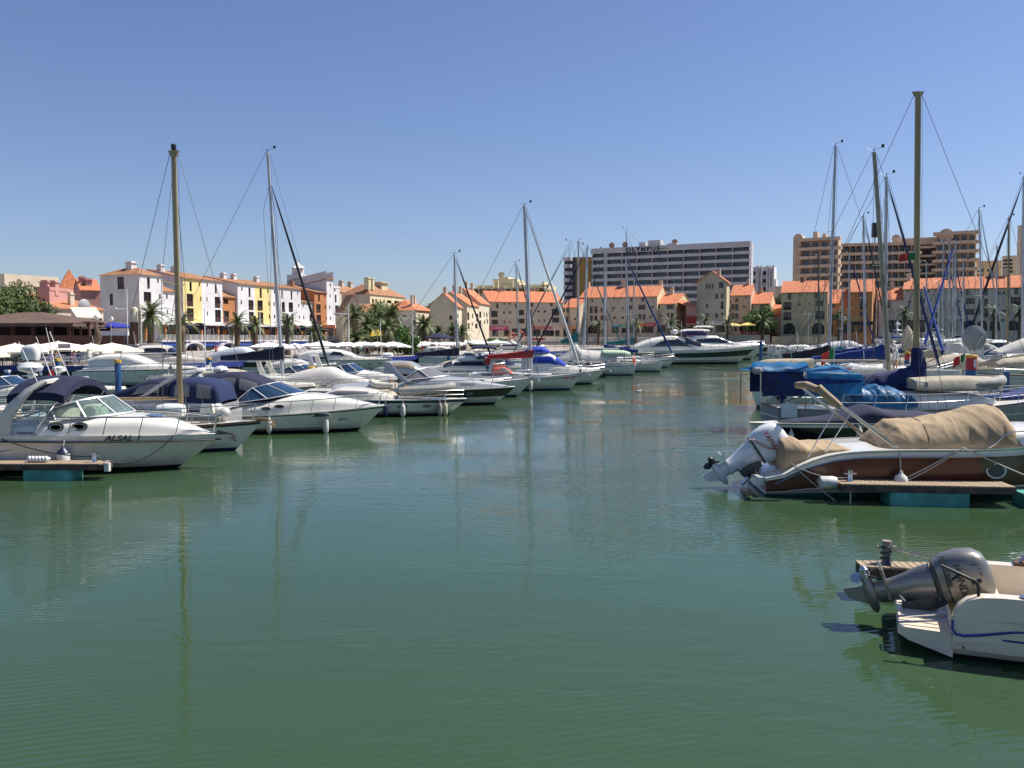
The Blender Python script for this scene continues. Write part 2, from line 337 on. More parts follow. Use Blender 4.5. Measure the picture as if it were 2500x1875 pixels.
def wall(root, wm, W, Hh, loc=(0, 0, 0), ang=0, wins=(), tile=None, gable=0, shed=0, x0=0, arch=(), name='wall', zlo=0, dark=None, kinds=None):
    """a wall sheet with real openings; wins are rectangles measured in a photograph tile"""
    M = root.matrix_basis @ Matrix.Translation(loc) @ Matrix.Rotation(ang, 4, 'Z'); Mi = M.inverted()
    def loc2(tx, ty):
        px, py = (tile[0] + tx / 3.687, tile[1] + ty / 3.687)
        o = Mi @ Vector((0, 0, H)); d = Mi.to_3x3() @ ray(px, py); t = -o.y / d.y; return o + d * t
    hs = []
    for a in list(wins) + list(arch):
        p, q = loc2(a[0], a[1]), loc2(a[2], a[3]); xa, xb = sorted((p.x, q.x)); za, zb = sorted((p.z, q.z))
        xa = max(xa, x0 + .12); xb = min(xb, x0 + W - .12); za = max(za, zlo + .05); zb = min(zb, Hh - .12)
        if xb - xa > .25 and zb - za > .25: hs.append((xa, za, xb, zb, a in arch, a[4] if len(a) > 4 else 'd'))
    mb = MB()
    xs = sorted({x0, x0 + W, *[h[0] for h in hs], *[h[2] for h in hs]}); zs = sorted({zlo, Hh, *[h[1] for h in hs], *[h[3] for h in hs]})
    for i in range(len(xs) - 1):
        for j in range(len(zs) - 1):
            cx, cz = (xs[i] + xs[i + 1]) / 2, (zs[j] + zs[j + 1]) / 2
            if any(h[0] < cx < h[2] and h[1] < cz < h[3] for h in hs): continue
            mb.add([(xs[i], 0, zs[j]), (xs[i + 1], 0, zs[j]), (xs[i + 1], 0, zs[j + 1]), (xs[i], 0, zs[j + 1])], [(0, 1, 2, 3)])
    if gable: mb.add([(x0, 0, Hh), (x0 + W, 0, Hh), (x0 + W / 2, 0, Hh + gable)], [(0, 1, 2)])
    if shed: mb.add([(x0, 0, Hh), (x0 + W, 0, Hh), (x0, 0, Hh + shed) if shed > 0 else (x0 + W, 0, Hh - shed)], [(0, 1, 2)])
    for a, b, c, d, ar, k in hs:
        r = .5 if ar else .24
        mb.strip([(a, 0, b), (c, 0, b), (c, 0, d), (a, 0, d), (a, 0, b)], [(a, r, b), (c, r, b), (c, r, d), (a, r, d), (a, r, b)])
        if ar:
            rad = (c - a) / 2; mx = (a + c) / 2; zc = max(d - rad, b + .3)
            for s in (-1, 1):
                arc = [(mx + s * rad * math.cos(t), 0.01, zc + (d - zc) * math.sin(t)) for t in [math.pi / 2 * q / 6 for q in range(7)]]
                mb.add([(mx + s * rad, .01, d)] + arc, [(0, q, q + 1) for q in range(1, 7)])
            mb.add([(a, r, b), (c, r, b), (c, r, d), (a, r, d)], [(0, 1, 2, 3)], 1)
    o = mb.build(name, [wm, dark or SHOP], root, loc, (0, 0, ang), 0)
    for a, b, c, d, ar, k in hs:
        if not ar: window(o, a, b, c - a, d - b, k)
    return o
def roof(root, rm, W, D, Hh, kind, rise, over=.35, loc=(0, 0, 0), trim=None, x0=0):
    mb = MB(); t = .16; a, b = x0 - over * .4, x0 + W + over * .4; s = rise / (D / 2)
    if kind == 'gable':
        for sg in (0, 1):
            y0 = -over if sg == 0 else D + over; z0 = Hh - over * s + .02
            mb.add([(a, y0, z0), (b, y0, z0), (b, D / 2, Hh + rise), (a, D / 2, Hh + rise), (a, y0, z0 + t), (b, y0, z0 + t), (b, D / 2, Hh + rise + t), (a, D / 2, Hh + rise + t)],
                   [(0, 1, 2, 3), (4, 5, 6, 7), (0, 1, 5, 4), (1, 2, 6, 5), (3, 0, 4, 7)])
    elif kind == 'shed':
        s = rise / D
        mb.add([(a, -over, Hh - over * s), (b, -over, Hh - over * s), (b, D, Hh + rise), (a, D, Hh + rise), (a, -over, Hh - over * s + t), (b, -over, Hh - over * s + t), (b, D, Hh + rise + t), (a, D, Hh + rise + t)],
               [(0, 1, 2, 3), (4, 5, 6, 7), (0, 1, 5, 4), (1, 2, 6, 5), (3, 0, 4, 7)])
    elif kind == 'gable_y':
        s = rise / (W / 2); c = x0 + W / 2
        for e in (x0 - over, x0 + W + over):
            z0 = Hh - over * s + .02
            mb.add([(e, -over, z0), (e, D, z0), (c, D, Hh + rise), (c, -over, Hh + rise), (e, -over, z0 + t), (e, D, z0 + t), (c, D, Hh + rise + t), (c, -over, Hh + rise + t)],
                   [(0, 1, 2, 3), (4, 5, 6, 7), (0, 1, 5, 4), (0, 3, 7, 4)])
    elif kind == 'hip':
        o = over; hx = min(W, D) / 2 * .9; e = Hh - .02; c1, c2 = (x0 + hx, D / 2), (x0 + W - hx, D / 2)
        if W < D: c1, c2 = (x0 + W / 2, hx), (x0 + W / 2, D - hx)
        v = [(x0 - o, -o, e), (x0 + W + o, -o, e), (x0 + W + o, D + o, e), (x0 - o, D + o, e), (*c1, Hh + rise), (*c2, Hh + rise)]
        mb.add(v, [(0, 1, 5, 4), (1, 2, 5), (2, 3, 4, 5), (3, 0, 4), (0, 1, 2, 3)] if W >= D else [(0, 1, 4), (1, 2, 5, 4), (2, 3, 5), (3, 0, 4, 5), (0, 1, 2, 3)])
    else:
        mb.box(x0 - .1, x0 + W + .1, -.1, D + .1, Hh, Hh + .5)
    return mb.build('roof', rm, root, loc, smooth=0)
def chimney(root, x, y, z, h=1.6, w=.7, m=None):
    mb = MB(); mb.box(x - w / 2, x + w / 2, y - w / 2, y + w / 2, z - 1.2, z + h); mb.box(x - w * .65, x + w * .65, y - w * .65, y + w * .65, z + h, z + h + .12)
    mb.box(x - w * .4, x + w * .4, y - w * .4, y + w * .4, z + h + .12, z + h + .4); mb.build('chimney', m or WW, root, smooth=0)
def dish(root, x, y, z, r=.8, m=None, face=-1):
    mb = MB(); mb.lathe([(r * q / 5, .25 * r * (q / 5) ** 2) for q in range(1, 6)], (x, y, z + r), 14, 0, 'y'); mb.tube([(x, y, z - .6), (x, y, z + r)], .07)
    mb.build('satellite_dish', m or GREYP, root)
def facade_root(name, label, A, B, z0=None, group=None, cat_='building', pA=None):
    """Empty at the front left foot of a building, x runs along its front"""
    if pA is None: P, Q = Vector((xpx(A[0], A[1]), A[1], 0)), Vector((xpx(B[0], B[1]), B[1], 0))
    else: P, Q = Vector(A), Vector(B)
    an = math.atan2(Q.y - P.y, Q.x - P.x)
    r = thing(name, label, cat_, (P.x, P.y, z0), an, group); r['W'] = (Q - P).length
    return r, (Q - P).length
def block(name, label, A, B, z0, eave_row, D, wm, tile, wins, rk='gable', rise=2.0, rm=None, side_r=(), side_l=(), arch=(), left=True, right=True, lm=None, rmw=None, segs=None, back=True, chims=(), over=.35):
    r, W = facade_root(name, label, A, B, z0)
    eave = zrow(eave_row, (A[1] + B[1]) / 2) - z0 if eave_row < 3000 else eave_row - 3000
    g = rise if rk == 'gable' else 0; gy = rise if rk == 'gable_y' else 0
    if segs:
        for m_, t0, t1 in segs: wall(r, m_, W * (t1 - t0), eave, wins=[w_ for w_ in wins if True], tile=tile, x0=W * t0) if False else seg_wall(r, m_, W, t0, t1, eave, wins, tile)
    else: wall(r, wm, W, eave, wins=wins, tile=tile, arch=arch, gable=gy)
    sh = rise if rk == 'shed' else 0
    if right: wall(r, rmw or wm, D, eave, (W, 0, 0), R(90), side_r, tile, gable=g, shed=-sh)
    if left: wall(r, lm or wm, D, eave, (0, D, 0), R(-90), side_l, tile, gable=g, shed=sh)
    if back:
        mb = MB(); mb.add([(0, D, 0), (W, D, 0), (W, D, eave + sh), (0, D, eave + sh)], [(0, 1, 2, 3)]); mb.build('rear_wall', wm, r, smooth=0)
    if rk == 'flat': mb = MB(); mb.box(-.1, W + .1, -.1, D + .1, eave, eave + .6); mb.build('parapet', wm, r, smooth=0)
    else: roof(r, rm or TILE, W, D, eave, rk, rise, over)
    for c in chims:                                   # (fraction along, fraction in, height)
        z = eave + (rise * (1 - abs(c[1] - .5) * 2) if rk == 'gable' else rise * c[1] if rk == 'shed' else rise * .8)
        chimney(r, W * c[0], D * c[1], z, c[2], c[3] if len(c) > 3 else .7, wm)
    return r, W, eave
def seg_wall(r, m_, W, t0, t1, eave, wins, tile):
    M = r.matrix_basis; Mi = M.inverted(); ws = []
    for a in wins:
        px, py = tile[0] + (a[0] + a[2]) / 2 / 3.687, tile[1] + a[1] / 3.687
        o = Mi @ Vector((0, 0, H)); d = Mi.to_3x3() @ ray(px, py); x = (o + d * (-o.y / d.y)).x
        if W * t0 <= x < W * t1: ws.append(a)
    wall(r, m_, W * (t1 - t0), eave, wins=ws, tile=tile, x0=W * t0)
for m_ in (WW, WY, WB, WBG, WPK, WPY, WG, WST, WOR): streak(m_, (.30, .26, .20), .22)
TA, TB, TC, TD, TE = (0, 600), (500, 600), (1000, 600), (1350, 540), (1900, 540)
# left row: its front runs away from the viewer along one line
UX, UY = .343, .939
def rowpt(px):
    k = (px - 1250) / F; d = (k * 165 + 70.3) / (UX - k * UY); return (-70.3 + UX * d, 165 + UY * d)
def rowblock(name, label, pa, pb, er, D, wm, tile, wins, **k):
    a, b = rowpt(pa), rowpt(pb); inset = k.pop('inset', 0)
    a = (a[0] - UY * inset, a[1] + UX * inset); b = (b[0] - UY * inset, b[1] + UX * inset)
    A = (1250 + F * a[0] / a[1], a[1]); B = (1250 + F * b[0] / b[1], b[1])
    return block(name, label, A, B, k.pop('z0', 6.8), er, D, wm, tile, wins, **k)
ta = lambda x: x / 3.687
rowblock('apartment_building', 'white corner tower block with a shaded blank side, leftmost of the white harbour row', 1262/3.687, 1472/3.687, 672, 9.4, WW, TA,
    [(1323,283,1350,388),(1415,292,1430,333),(1293,413,1362,505),(1432,435,1447,475),(1500,0,1501,1)][:4], rk='hip', rise=1.5, rm=TILB, side_l=[(1055,280,1118,390),(985,432,1018,535)], chims=[(.5,.5,1.2,1.4)], z0=3.3)
rowblock('apartment_building', 'low white two storey link beside the white corner tower', 1473/3.687, 1600/3.687, 711, 9, WW, TA, [(1495,432,1510,478),(1503,575,1515,612)], rk='shed', rise=3.4, rm=TILB, inset=.6, left=False)
rowblock('apartment_building', 'four storey block half yellow half white behind the gold mast', 1655/3.687, 2008/3.687, 683, 9, WW, TA,
    [(1705,325,1727,410),(1788,330,1800,365),(1680,430,1740,548),(1802,457,1815,498),(1683,560,1745,678),(1808,590,1820,625),(1860,335,1871,370),(1933,345,1952,432),(1858,463,1868,500),(1932,458,1985,562),(1862,592,1873,628),(1935,575,1990,688)],
    rk='shed', rise=1.9, rm=TILB, segs=[(WY, 0, .46), (WW, .46, 1)], chims=[(.12,.75,1.2,1.1),(.45,.75,1.2,1.1)])
rowblock('apartment_building', 'low ochre link building with a tiled lean-to roof between two white blocks', 2010/3.687, 500+300/3.687, 725, 9, WO, TA, [(2010,475,2055,525),(2115,485,2130,522),(2013,585,2062,690)], rk='shed', rise=3.6, rm=TILB, left=False, inset=.5)
rowblock('apartment_building', 'long white four storey block with one yellow stripe', 500+302/3.687, 500+868/3.687, 700, 9, WW, TB,
    [(328,372,340,405),(393,375,412,462),(493,385,513,470),(562,388,573,425),(622,395,632,430),(688,402,700,480),(772,405,788,487),(832,413,842,443),(323,490,335,527),(393,487,440,580),(473,490,523,585),(573,505,586,540),(619,508,630,543),(692,505,722,597),(755,508,795,598),(841,520,851,553),(330,610,340,645),(397,594,443,697),(478,597,528,703),(577,617,590,653),(622,620,634,655),(695,603,725,705),(780,610,800,705),(846,628,856,660)],
    rk='shed', rise=1.8, rm=TILB, segs=[(WW, 0, .25), (WY, .25, .5), (WW, .5, 1)], chims=[(.18,.8,1.1,1),(.33,.8,1.1,1),(.68,.8,1.1,1)])
rowblock('apartment_building', 'low white link beside the ochre gabled block', 500+870/3.687, 500+990/3.687, 738, 9, WW, TB, [(880,525,890,555),(886,630,896,662),(943,615,965,680)], rk='shed', rise=1.8, rm=TILB, left=False, inset=.5)
rowblock('apartment_building', 'ochre four storey block with a dark brown side next to the white turret', 500+990/3.687, 500+1101/3.687, 714, 9, WO, TB, [(1020,435,1036,500),(1075,435,1085,465,'s'),(1003,525,1043,605),(1080,535,1090,568),(1005,620,1047,708),(1087,640,1098,668)], rk='shed', rise=1.9, rm=TILB, lm=WO, chims=[(.2,.8,1,.7)])
r, W, e = rowblock('apartment_building', 'tallest slim white turret block with a pointed lantern chimney', 500+1101/3.687, 500+1160/3.687, 683, 12, WW, TB, [(1124,338,1136,370,'s'),(1124,437,1133,467),(1120,535,1130,568),(1125,640,1135,670)], rk='shed', rise=-2.2, rm=TILB)
mb = MB(); mb.box(0, W, 8, 12, e - 3, e + 1.5); mb.box(W*.1, W*.9, 8.6, 10.6, e + 1.5, e + 3.2); mb.lathe([(W*.7, e + 3.2), (.1, e + 4.8)], (W / 2, 9.6, 0), 4); mb.build('lantern_chimney', WW, r, smooth=0)
rowblock('apartment_building', 'narrow white end block right of the slim turret', 500+1161/3.687, 500+1218/3.687, 704, 9, WW, TB, [(1163,365,1176,412),(1170,440,1186,512),(1173,535,1207,615),(1175,630,1208,713)], rk='flat', rise=.5, left=False)
# arcade under the row: one long shop front with piers and arched awnings
pa, pb = rowpt(1262/3.687), rowpt(500+1230/3.687)
r, W = facade_root('shopping_arcade', 'long covered shopping arcade at the foot of the white harbour row', (*pa, 0), (*pb, 0), 3.3, pA=1)
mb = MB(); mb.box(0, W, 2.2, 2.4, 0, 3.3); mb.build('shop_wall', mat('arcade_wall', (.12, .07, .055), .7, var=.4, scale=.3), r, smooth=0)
mb = MB(); mb.box(-.5, W, -2.2, 9, 3.05, 3.55); mb.build('fascia', WW, r, smooth=0)
pm = MB(); pm.box(-.22, .22, -.2, .2, 0, 3.05); pme = pm.mesh('pillar', WO, 0); am = MB(); N = 12
arc = [(2.3 * math.cos(t), 1.2 * math.sin(t)) for t in [math.pi * q / N for q in range(N + 1)]]
am.strip([(x, -1.6, z) for x, z in arc], [(x, 0, z) for x, z in arc]); am.strip([(x * 1.0, -1.6, z) for x, z in arc], [(x * 1.06, -1.62, z + .25) for x, z in arc]); ame = am.mesh('arched_awning', [NAVY], 0)
n = int(W / 5)
for i in range(n + 1): put('pillar', pme, r, (W * i / n, -1.5, 0))
for i in (1, 2, 4, 5, 9, 10, 11): put('arched_awning', ame, r, (W * (i + .5) / n, -1.5, 2.1))
SHC = [mat('shop_glass', (.04, .06, .08), .1, coat=.5), mat('shop_orange', (.5, .16, .03), .6), mat('shop_white', (.6, .6, .58), .6), mat('shop_blue', (.02, .10, .22), .5)]
for i in range(n * 2):
    mb = MB(); mb.box(0, 1.4, 0, .06, 0, 2.3); put('shop_window', mb.mesh('shop_window', SHC[(i * 7 + i // 3) % 4 if i % 3 else 0], 0), r, (W * (i + .3) / n / 2, 2.1, .1))
def signboard(label, px0, px1, r0, r1, Y, bgm, s, lm, an=0, size=.7, nm='shop_sign'):
    a, b = at(px0, r1, Y), at(px1, r0, Y); w_, h_ = b.x - a.x, b.z - a.z
    t = thing(nm, label, 'sign', (a.x, Y, a.z), an)
    mb = MB(); mb.box(0, w_, 0, .12, 0, h_); mb.build('board', bgm, t, smooth=0)
    if s: text(s, h_ * size, lm, t, (w_ / 2, -.01, h_ * .5), sx=min(1.0, w_ * .95 / (len(s) * h_ * size * .62)))
    return t
# raised promenade of the left row with blue-and-white retaining front
pa, pb = rowpt(318), rowpt(870); off = 7
r, W = facade_root('raised_promenade', 'blue fronted raised promenade with white railing below the white row', (pa[0] + UY*off, pa[1] - UX*off, 0), (pb[0] + UY*off, pb[1] - UX*off, 0), 1.3, pA=1, cat_='terrace')
mb = MB(); mb.box(0, W, 0, off + 3, 0, 2.0); mb.build('terrace_deck', mat('terrace_stone', (.40, .38, .36), .8, var=.2), r, smooth=0)
mb = MB(); mb.box(-.1, W, -.15, -.01, .9, 1.75); mb.build('blue_band', mat('promenade_blue', (.03, .07, .30), .5), r, smooth=0)
mb = MB(); mb.box(-.1, W, -.4, .2, 1.76, 2.04); mb.build('white_coping', WW, r, smooth=0)
mb = MB()
for q in range(5): mb.tube([(0, -.2, 2.2 + q * .21), (W, -.2, 2.2 + q * .21)], .03, 4)
for q in range(int(W / 1.6)): mb.box(q * 1.6, q * 1.6 + .07, -.23, -.17, 2.04, 3.06)
mb.build('railing', WHTP, r, smooth=0)
ame2 = MB(); arc = [(2.6 * math.cos(t), 1.35 * math.sin(t)) for t in [math.pi * q / N for q in range(N + 1)]]
ame2.strip([(x, -1.5, z) for x, z in arc], [(x, -.15, z) for x, z in arc]); ame2.strip([(x, -1.5, z) for x, z in arc], [(x * 1.1, -1.52, z * 1.12 + .12) for x, z in arc])
ame2 = ame2.mesh('arched_awning', [WW], 0)
for i in (1, 3, 6, 9, 10, 11, 13): put('arched_awning', ame2, r, (W * (i + .5) / 16, 0, .15))
mb = MB()
for i in range(16): mb.box(W * i / 16 + .4, W * (i + 1) / 16 - .4, -.03, -.004, 0, .88)
mb.build('shop_opening', SHOP, r, smooth=0)
signboard('orange sign over the last arcade shop left of the palms', 500+1060/3.687, 500+1172/3.687, 600+712/3.687, 600+742/3.687, 205, mat('sign_orange_board', (.70, .10, .02), .5), 'O SIAM O', mat('lettering_cream', (.75, .6, .4), .5))
signboard('small pink banner on the arcade front', 500+770/3.687, 500+835/3.687, 600+714/3.687, 600+745/3.687, 190, mat('sign_magenta', (.42, .03, .10), .5), '', None)
signboard('white shop fascia sign under the yellow striped block', 500+180/3.687, 500+440/3.687, 600+698/3.687, 600+728/3.687, 176, WHTP, 'SOLARIUM', mat('lettering_green', (.05, .3, .2), .5))
# background blocks behind the row
block('hotel_building', 'pale yellow hotel with shallow hipped roof behind the palms, left of centre', (500+1490/3.687, 262), (500+1806/3.687, 285), 2, 600+452/3.687, 9.5, WPAL, TB,
    [(1505,478,1523,515),(1535,480,1550,515),(1575,483,1587,515),(1608,485,1620,513),(1640,490,1680,520),(1705,495,1752,540),(1768,497,1790,540),(1505,550,1535,590),(1580,540,1610,570)], rk='hip', rise=3.4, rm=TILB, lm=WB, chims=[(.05,.15,2.0,1.5),(.2,.2,2.0,1.2),(.62,.5,1.5,4)])  # beige left wall paints the shade on that face
block('hotel_building', 'beige hotel wing with bay windows behind the slim white turret', (500+1220/3.687, 300), (500+1480/3.687, 320), 2, 600+430/3.687, 6, WB, TB, [(1232,450,1240,490),(1232,500,1240,530)], rk='hip', rise=2.5, rm=TILB, chims=[(.3,.5,2,1.4),(.6,.5,2,1.4)])
block('house', 'small whitewashed house behind the tall palms', (500+1240/3.687, 212), (500+1430/3.687, 214), 2, 600+600/3.687, 8, WCR, TB, [(1240,585,1262,612),(1235,665,1250,690),(1300,610,1312,640)], rk='gable_y', rise=4.2, rm=TILB)
block('house', 'low pinkish house with a tiled roof behind the central palms', (500+1425/3.687, 236), (500+1620/3.687, 240), 2, 600+605/3.687, 5, WPK, TB, [(1430,615,1450,650),(1470,620,1490,650)], rk='gable', rise=2.4, rm=TILB)
block('house', 'orange roofed house with grey shaded side and cream front beside the red flag', (500+1905/3.687, 188), (500+2052/3.687, 198), 1.4, 600+585/3.687, 8, WCR, TB,
    [(1925,612,1935,652),(1960,615,1972,655),(2018,610,2028,655),(1925,690,1940,735),(2005,640,2030,700),(1930,770,1945,825),(2010,770,2030,820)], rk='hip', rise=2.4, lm=WG, side_l=[(1768,628,1808,657),(1718,687,1740,745),(1873,672,1895,710),(1875,765,1895,800),(1735,780,1752,810)], chims=[(.15,.2,1.0,.5),(.5,.3,1.2,.5)])
block('house', 'large sand coloured house with stepped gable and sunlit right face', (1000+420/3.687, 186), (1000+470/3.687, 196), 1.4, 600+545/3.687, 5.6, WCR, TC,
    [(430,610,440,650),(470,640,500,665),(480,690,510,710),(440,560,448,590)], rk='gable', rise=2.6, lm=WBG, side_l=[(358,625,385,668)], chims=[(.3,.5,1.2)])  # left gable wall: shade painted in as a darker sand
block('house', 'middle one of three sunlit cream houses with orange roofs', (1000+518/3.687, 203), (1000+622/3.687, 216), 1.4, 600+535/3.687, 8, WCR, TC, [(520,600,538,670),(562,610,572,655),(600,610,618,685),(525,695,540,750),(560,690,570,720),(590,700,612,745)], rk='gable', rise=2.8, chims=[(.3,.5,1.6),(.8,.5,1.6)], lm=WBG)  # shaded left wall painted sand, front stays cream
block('house', 'right hand one of three sunlit cream houses, next to the long beige block', (1000+624/3.687, 216), (1000+716/3.687, 228), 1.4, 600+518/3.687, 8, WCR, TC, [(628,590,645,650),(668,600,676,640),(690,600,700,640),(628,670,645,740),(672,670,680,700),(695,660,705,700)], rk='gable', rise=3.4, chims=[(.3,.5,1.6),(.8,.5,1.6)], lm=WBG)  # left wall again sand, its shade put into the colour
# the long beige blocks along the far quay
GZ = 2.6
block('apartment_building', 'long beige harbour block with a pink shop sign at its left end', (1000+718/3.687, 232), (1000+1382/3.687, 238), GZ, 600+508/3.687, 13, WB, TC,
    [(780,517,800,562),(845,512,857,530),(893,510,905,530),(950,518,970,555),(1090,505,1112,550),(1157,503,1168,520),(1207,500,1218,517),(1265,500,1288,545),(733,585,793,642),(840,590,858,612),(897,588,915,612),(980,577,1030,625),(1060,573,1100,628),(1150,583,1170,600),(1208,580,1228,602),(1280,567,1347,628),(740,665,795,708),(848,673,860,697),(897,672,908,697),(975,655,1035,700),(1065,660,1100,700),(1160,662,1172,685),(1207,662,1218,685),(1283,645,1347,692),
     (745,760,795,812),(850,760,900,812),(920,745,980,812),(1005,745,1085,812),(1110,750,1180,812),(1195,760,1300,812),(1310,760,1350,812)], rise=3.1, chims=[(.25,.5,1.2),(.66,.6,1.2),(.72,.55,1.4,.8)])
block('apartment_building', 'short low beige link with orange roof between the two long blocks', (1000+1380/3.687, 241), (1000+1512/3.687, 239), GZ, 600+556/3.687, 12, WB, TC, [(1383,565,1400,598),(1412,565,1437,598),(1480,650,1497,668),(1385,640,1400,680),(1410,640,1430,690),(1385,740,1440,810),(1460,740,1500,810)], rise=2.6, left=False)
block('apartment_building', 'longest beige block with three storeys in front of the white hotel', (1350+243/3.687, 245), (1350+935/3.687, 237), GZ, 540+684/3.687, 14, WB, TD,
    [(255,697,268,718),(345,695,362,733,'w'),(442,690,460,740,'w'),(550,685,558,705),(603,685,612,705),(698,683,716,728,'w'),(797,678,820,727,'w'),(892,672,904,693),(333,768,358,828),(372,766,400,828),(428,778,447,823),(541,772,558,795),(620,770,634,795,'w'),(680,755,715,793,'w'),(770,752,832,796),(886,762,905,783),(336,848,358,898),(373,850,400,898),(428,848,485,895),(541,860,563,880),(620,858,637,880),(725,840,745,885),(770,835,796,885),(808,836,832,885),(870,850,890,870),
     (420,960,470,1005),(530,950,590,1005),(620,960,660,1005),(690,955,770,1005),(800,950,905,1005)], arch=[(310,935,405,1010)], rise=3.2, rmw=WPAL, chims=[(.01,.5,1.2,1.0),(.5,.5,1.9,1.3),(.96,.6,1.9,1.0)])  # right wall painted yellower than the front, as if sunlit
block('apartment_building', 'beige end house with lower orange roof and sunlit yellow right side', (1350+936/3.687, 238.5), (1350+1108/3.687, 236), GZ, 540+745/3.687, 14, WB, TD, [(950,757,962,780),(1023,752,1085,790),(1025,827,1048,872),(1060,827,1085,868),(963,847,985,867),(940,940,1010,1000),(1040,940,1085,1000)], rise=3.0, rmw=WPAL, left=False, chims=[(.35,.5,1.6,1.0)])  # sunlight on the right side is put in as yellow wall colour
r, W, e = block('tower_house', 'tall stained stone coloured tower house with a pointed gable in front of the hotel', (1350+1292/3.687, 235), (1350+1558/3.687, 232), GZ, 540+548/3.687, 5, WST, TD,
    [(1377,560,1395,610,'w'),(1402,560,1420,610,'w'),(1428,560,1447,610,'w'),(1495,548,1535,600),(1460,648,1488,700,'w'),(1512,645,1535,697,'w'),(1375,738,1398,785,'w'),(1510,722,1535,790),(1375,828,1400,850,'w'),(1460,825,1487,872,'w'),(1512,825,1535,872),(1380,940,1435,1000),(1465,940,1545,1000)], rk='gable_y', rise=2.9, rmw=WPAL, chims=[(.7,.3,1.0,.9)], over=.5)  # right wall colour carries painted sun, the front stays stone coloured
block('house', 'narrow lean-to wing with a dark red panel left of the tower house', (1350+1198/3.687, 233), (1350+1290/3.687, 234), GZ, 540+765/3.687, 10, WPI, TD, [(1210,935,1288,965)], rk='shed', rise=2.5, left=False)
signboard('dark red wall panel left of the tower house', 1350+1207/3.687, 1350+1292/3.687, 540+857/3.687, 540+917/3.687, 232.5, WRD, '', None, nm='wall_panel')
block('apartment_building', 'pink house with orange roof directly right of the tower house', (1350+1595/3.687, 238), (1350+1775/3.687, 236), GZ, 540+668/3.687, 13, WPK, TD, [(1640,695,1668,728),(1733,672,1743,693),(1605,748,1632,795),(1640,748,1668,803),(1707,758,1728,778),(1605,832,1630,880),(1640,832,1668,880),(1733,843,1745,865)], arch=[(1618,912,1655,990),(1675,912,1715,990)], rise=3.1, chims=[(.7,.5,1.2)])
block('apartment_building', 'lower pink house partly hidden by a round green tree', (1350+1773/3.687, 238), (1350+1952/3.687, 236), GZ, 540+742/3.687, 13, WPK, TD, [(1785,752,1797,777),(1868,745,1932,782)], rise=3.2, rmw=WPAL, left=False, chims=[(.4,.5,1.2)])  # right wall painted pale yellow for sun instead of pink
block('house', 'single storey salmon house with orange roof beside the yellow block', (1350+1955/3.687, 238), (1350+2050/3.687, 237), GZ, 540+842/3.687, 12, WPK, TD, [], rise=2.8, left=False)
block('apartment_building', 'straw yellow harbour block with two ground floor arches', (1900+24/3.687, 229), (1900+440/3.687, 225), 2.1, 540+640/3.687, 13, WPY, TE,
    [(87,645,117,705),(188,645,200,665),(325,640,352,697),(47,728,117,800),(180,738,203,760),(275,733,290,752),(335,713,408,762),(47,820,117,893),(335,810,415,885)], arch=[(45,915,150,1018),(305,915,415,1018)], rise=3.2, chims=[(.48,.5,1)])
block('apartment_building', 'orange link building with balconies right of the straw yellow block', (1900+442/3.687, 231), (1900+632/3.687, 229), 2.1, 540+738/3.687, 12, WOR, TE, [(465,737,512,775),(465,840,530,895),(590,825,600,850)], arch=[(450,920,490,1010),(565,925,620,1010)], rise=3.8, left=False)
block('apartment_building', 'taller orange block with tiled roof behind the masts', (1900+628/3.687, 228.5), (1900+838/3.687, 226), 2.1, 540+636/3.687, 13, WOR, TE, [(735,638,768,700),(650,640,663,665),(735,718,800,795),(652,737,668,755),(735,812,800,860),(660,925,690,1000),(720,925,760,1000)], arch=[(850,920,905,1010)], rise=3.4)
block('apartment_building', 'small grey-white link with a broken orange roof behind the thick gold mast', (1900+900/3.687, 231), (1900+1118/3.687, 229), 2.1, 540+706/3.687, 13, WG, TE, [(975,720,1005,780),(990,890,1110,1000)], rise=3.2, chims=[(.6,.5,1.4,1)])
block('apartment_building', 'wide grey-white harbour block with ground floor arches at the right of the quay', (1900+1117/3.687, 229), (1900+1610/3.687, 223), 2.1, 540+608/3.687, 14, WG, TE, [(1155,622,1167,643),(1170,715,1195,738),(1290,700,1325,745),(1287,788,1325,845),(1415,820,1450,880),(1350,620,1362,640),(1140,890,1330,1000)], arch=[(1385,900,1450,1000),(1540,905,1590,1000)], rise=3.0, chims=[(.06,.45,1.5,1.1),(.86,.5,1.4,1)])
block('apartment_building', 'far right grey-white block with large windows behind the satellite dish', (1900+1612/3.687, 223), (1900+2420/3.687, 214), 2.1, 540+600/3.687, 14, WG, TE,
    [(1615,710,1635,733),(1615,808,1638,832),(1690,610,1720,670,'w'),(1690,693,1768,745),(1808,700,1837,768),(1852,603,1887,668),(1852,700,1887,765),(1690,790,1765,843),(1808,785,1837,840),(1850,785,1887,865),(1975,635,2003,662),(2020,633,2043,660),(2125,597,2160,660),(2093,683,2180,755),(2135,830,2160,860),(2020,795,2050,820),(2250,640,2290,700),(2250,780,2300,850)], arch=[(1655,893,1780,985),(1795,893,1880,985),(1905,893,2000,985),(2060,893,2160,985)], rise=3.3, chims=[(.42,.5,1.6,1.2),(.54,.5,1.6,1.2),(.37,.5,1.2,.8)], left=False)
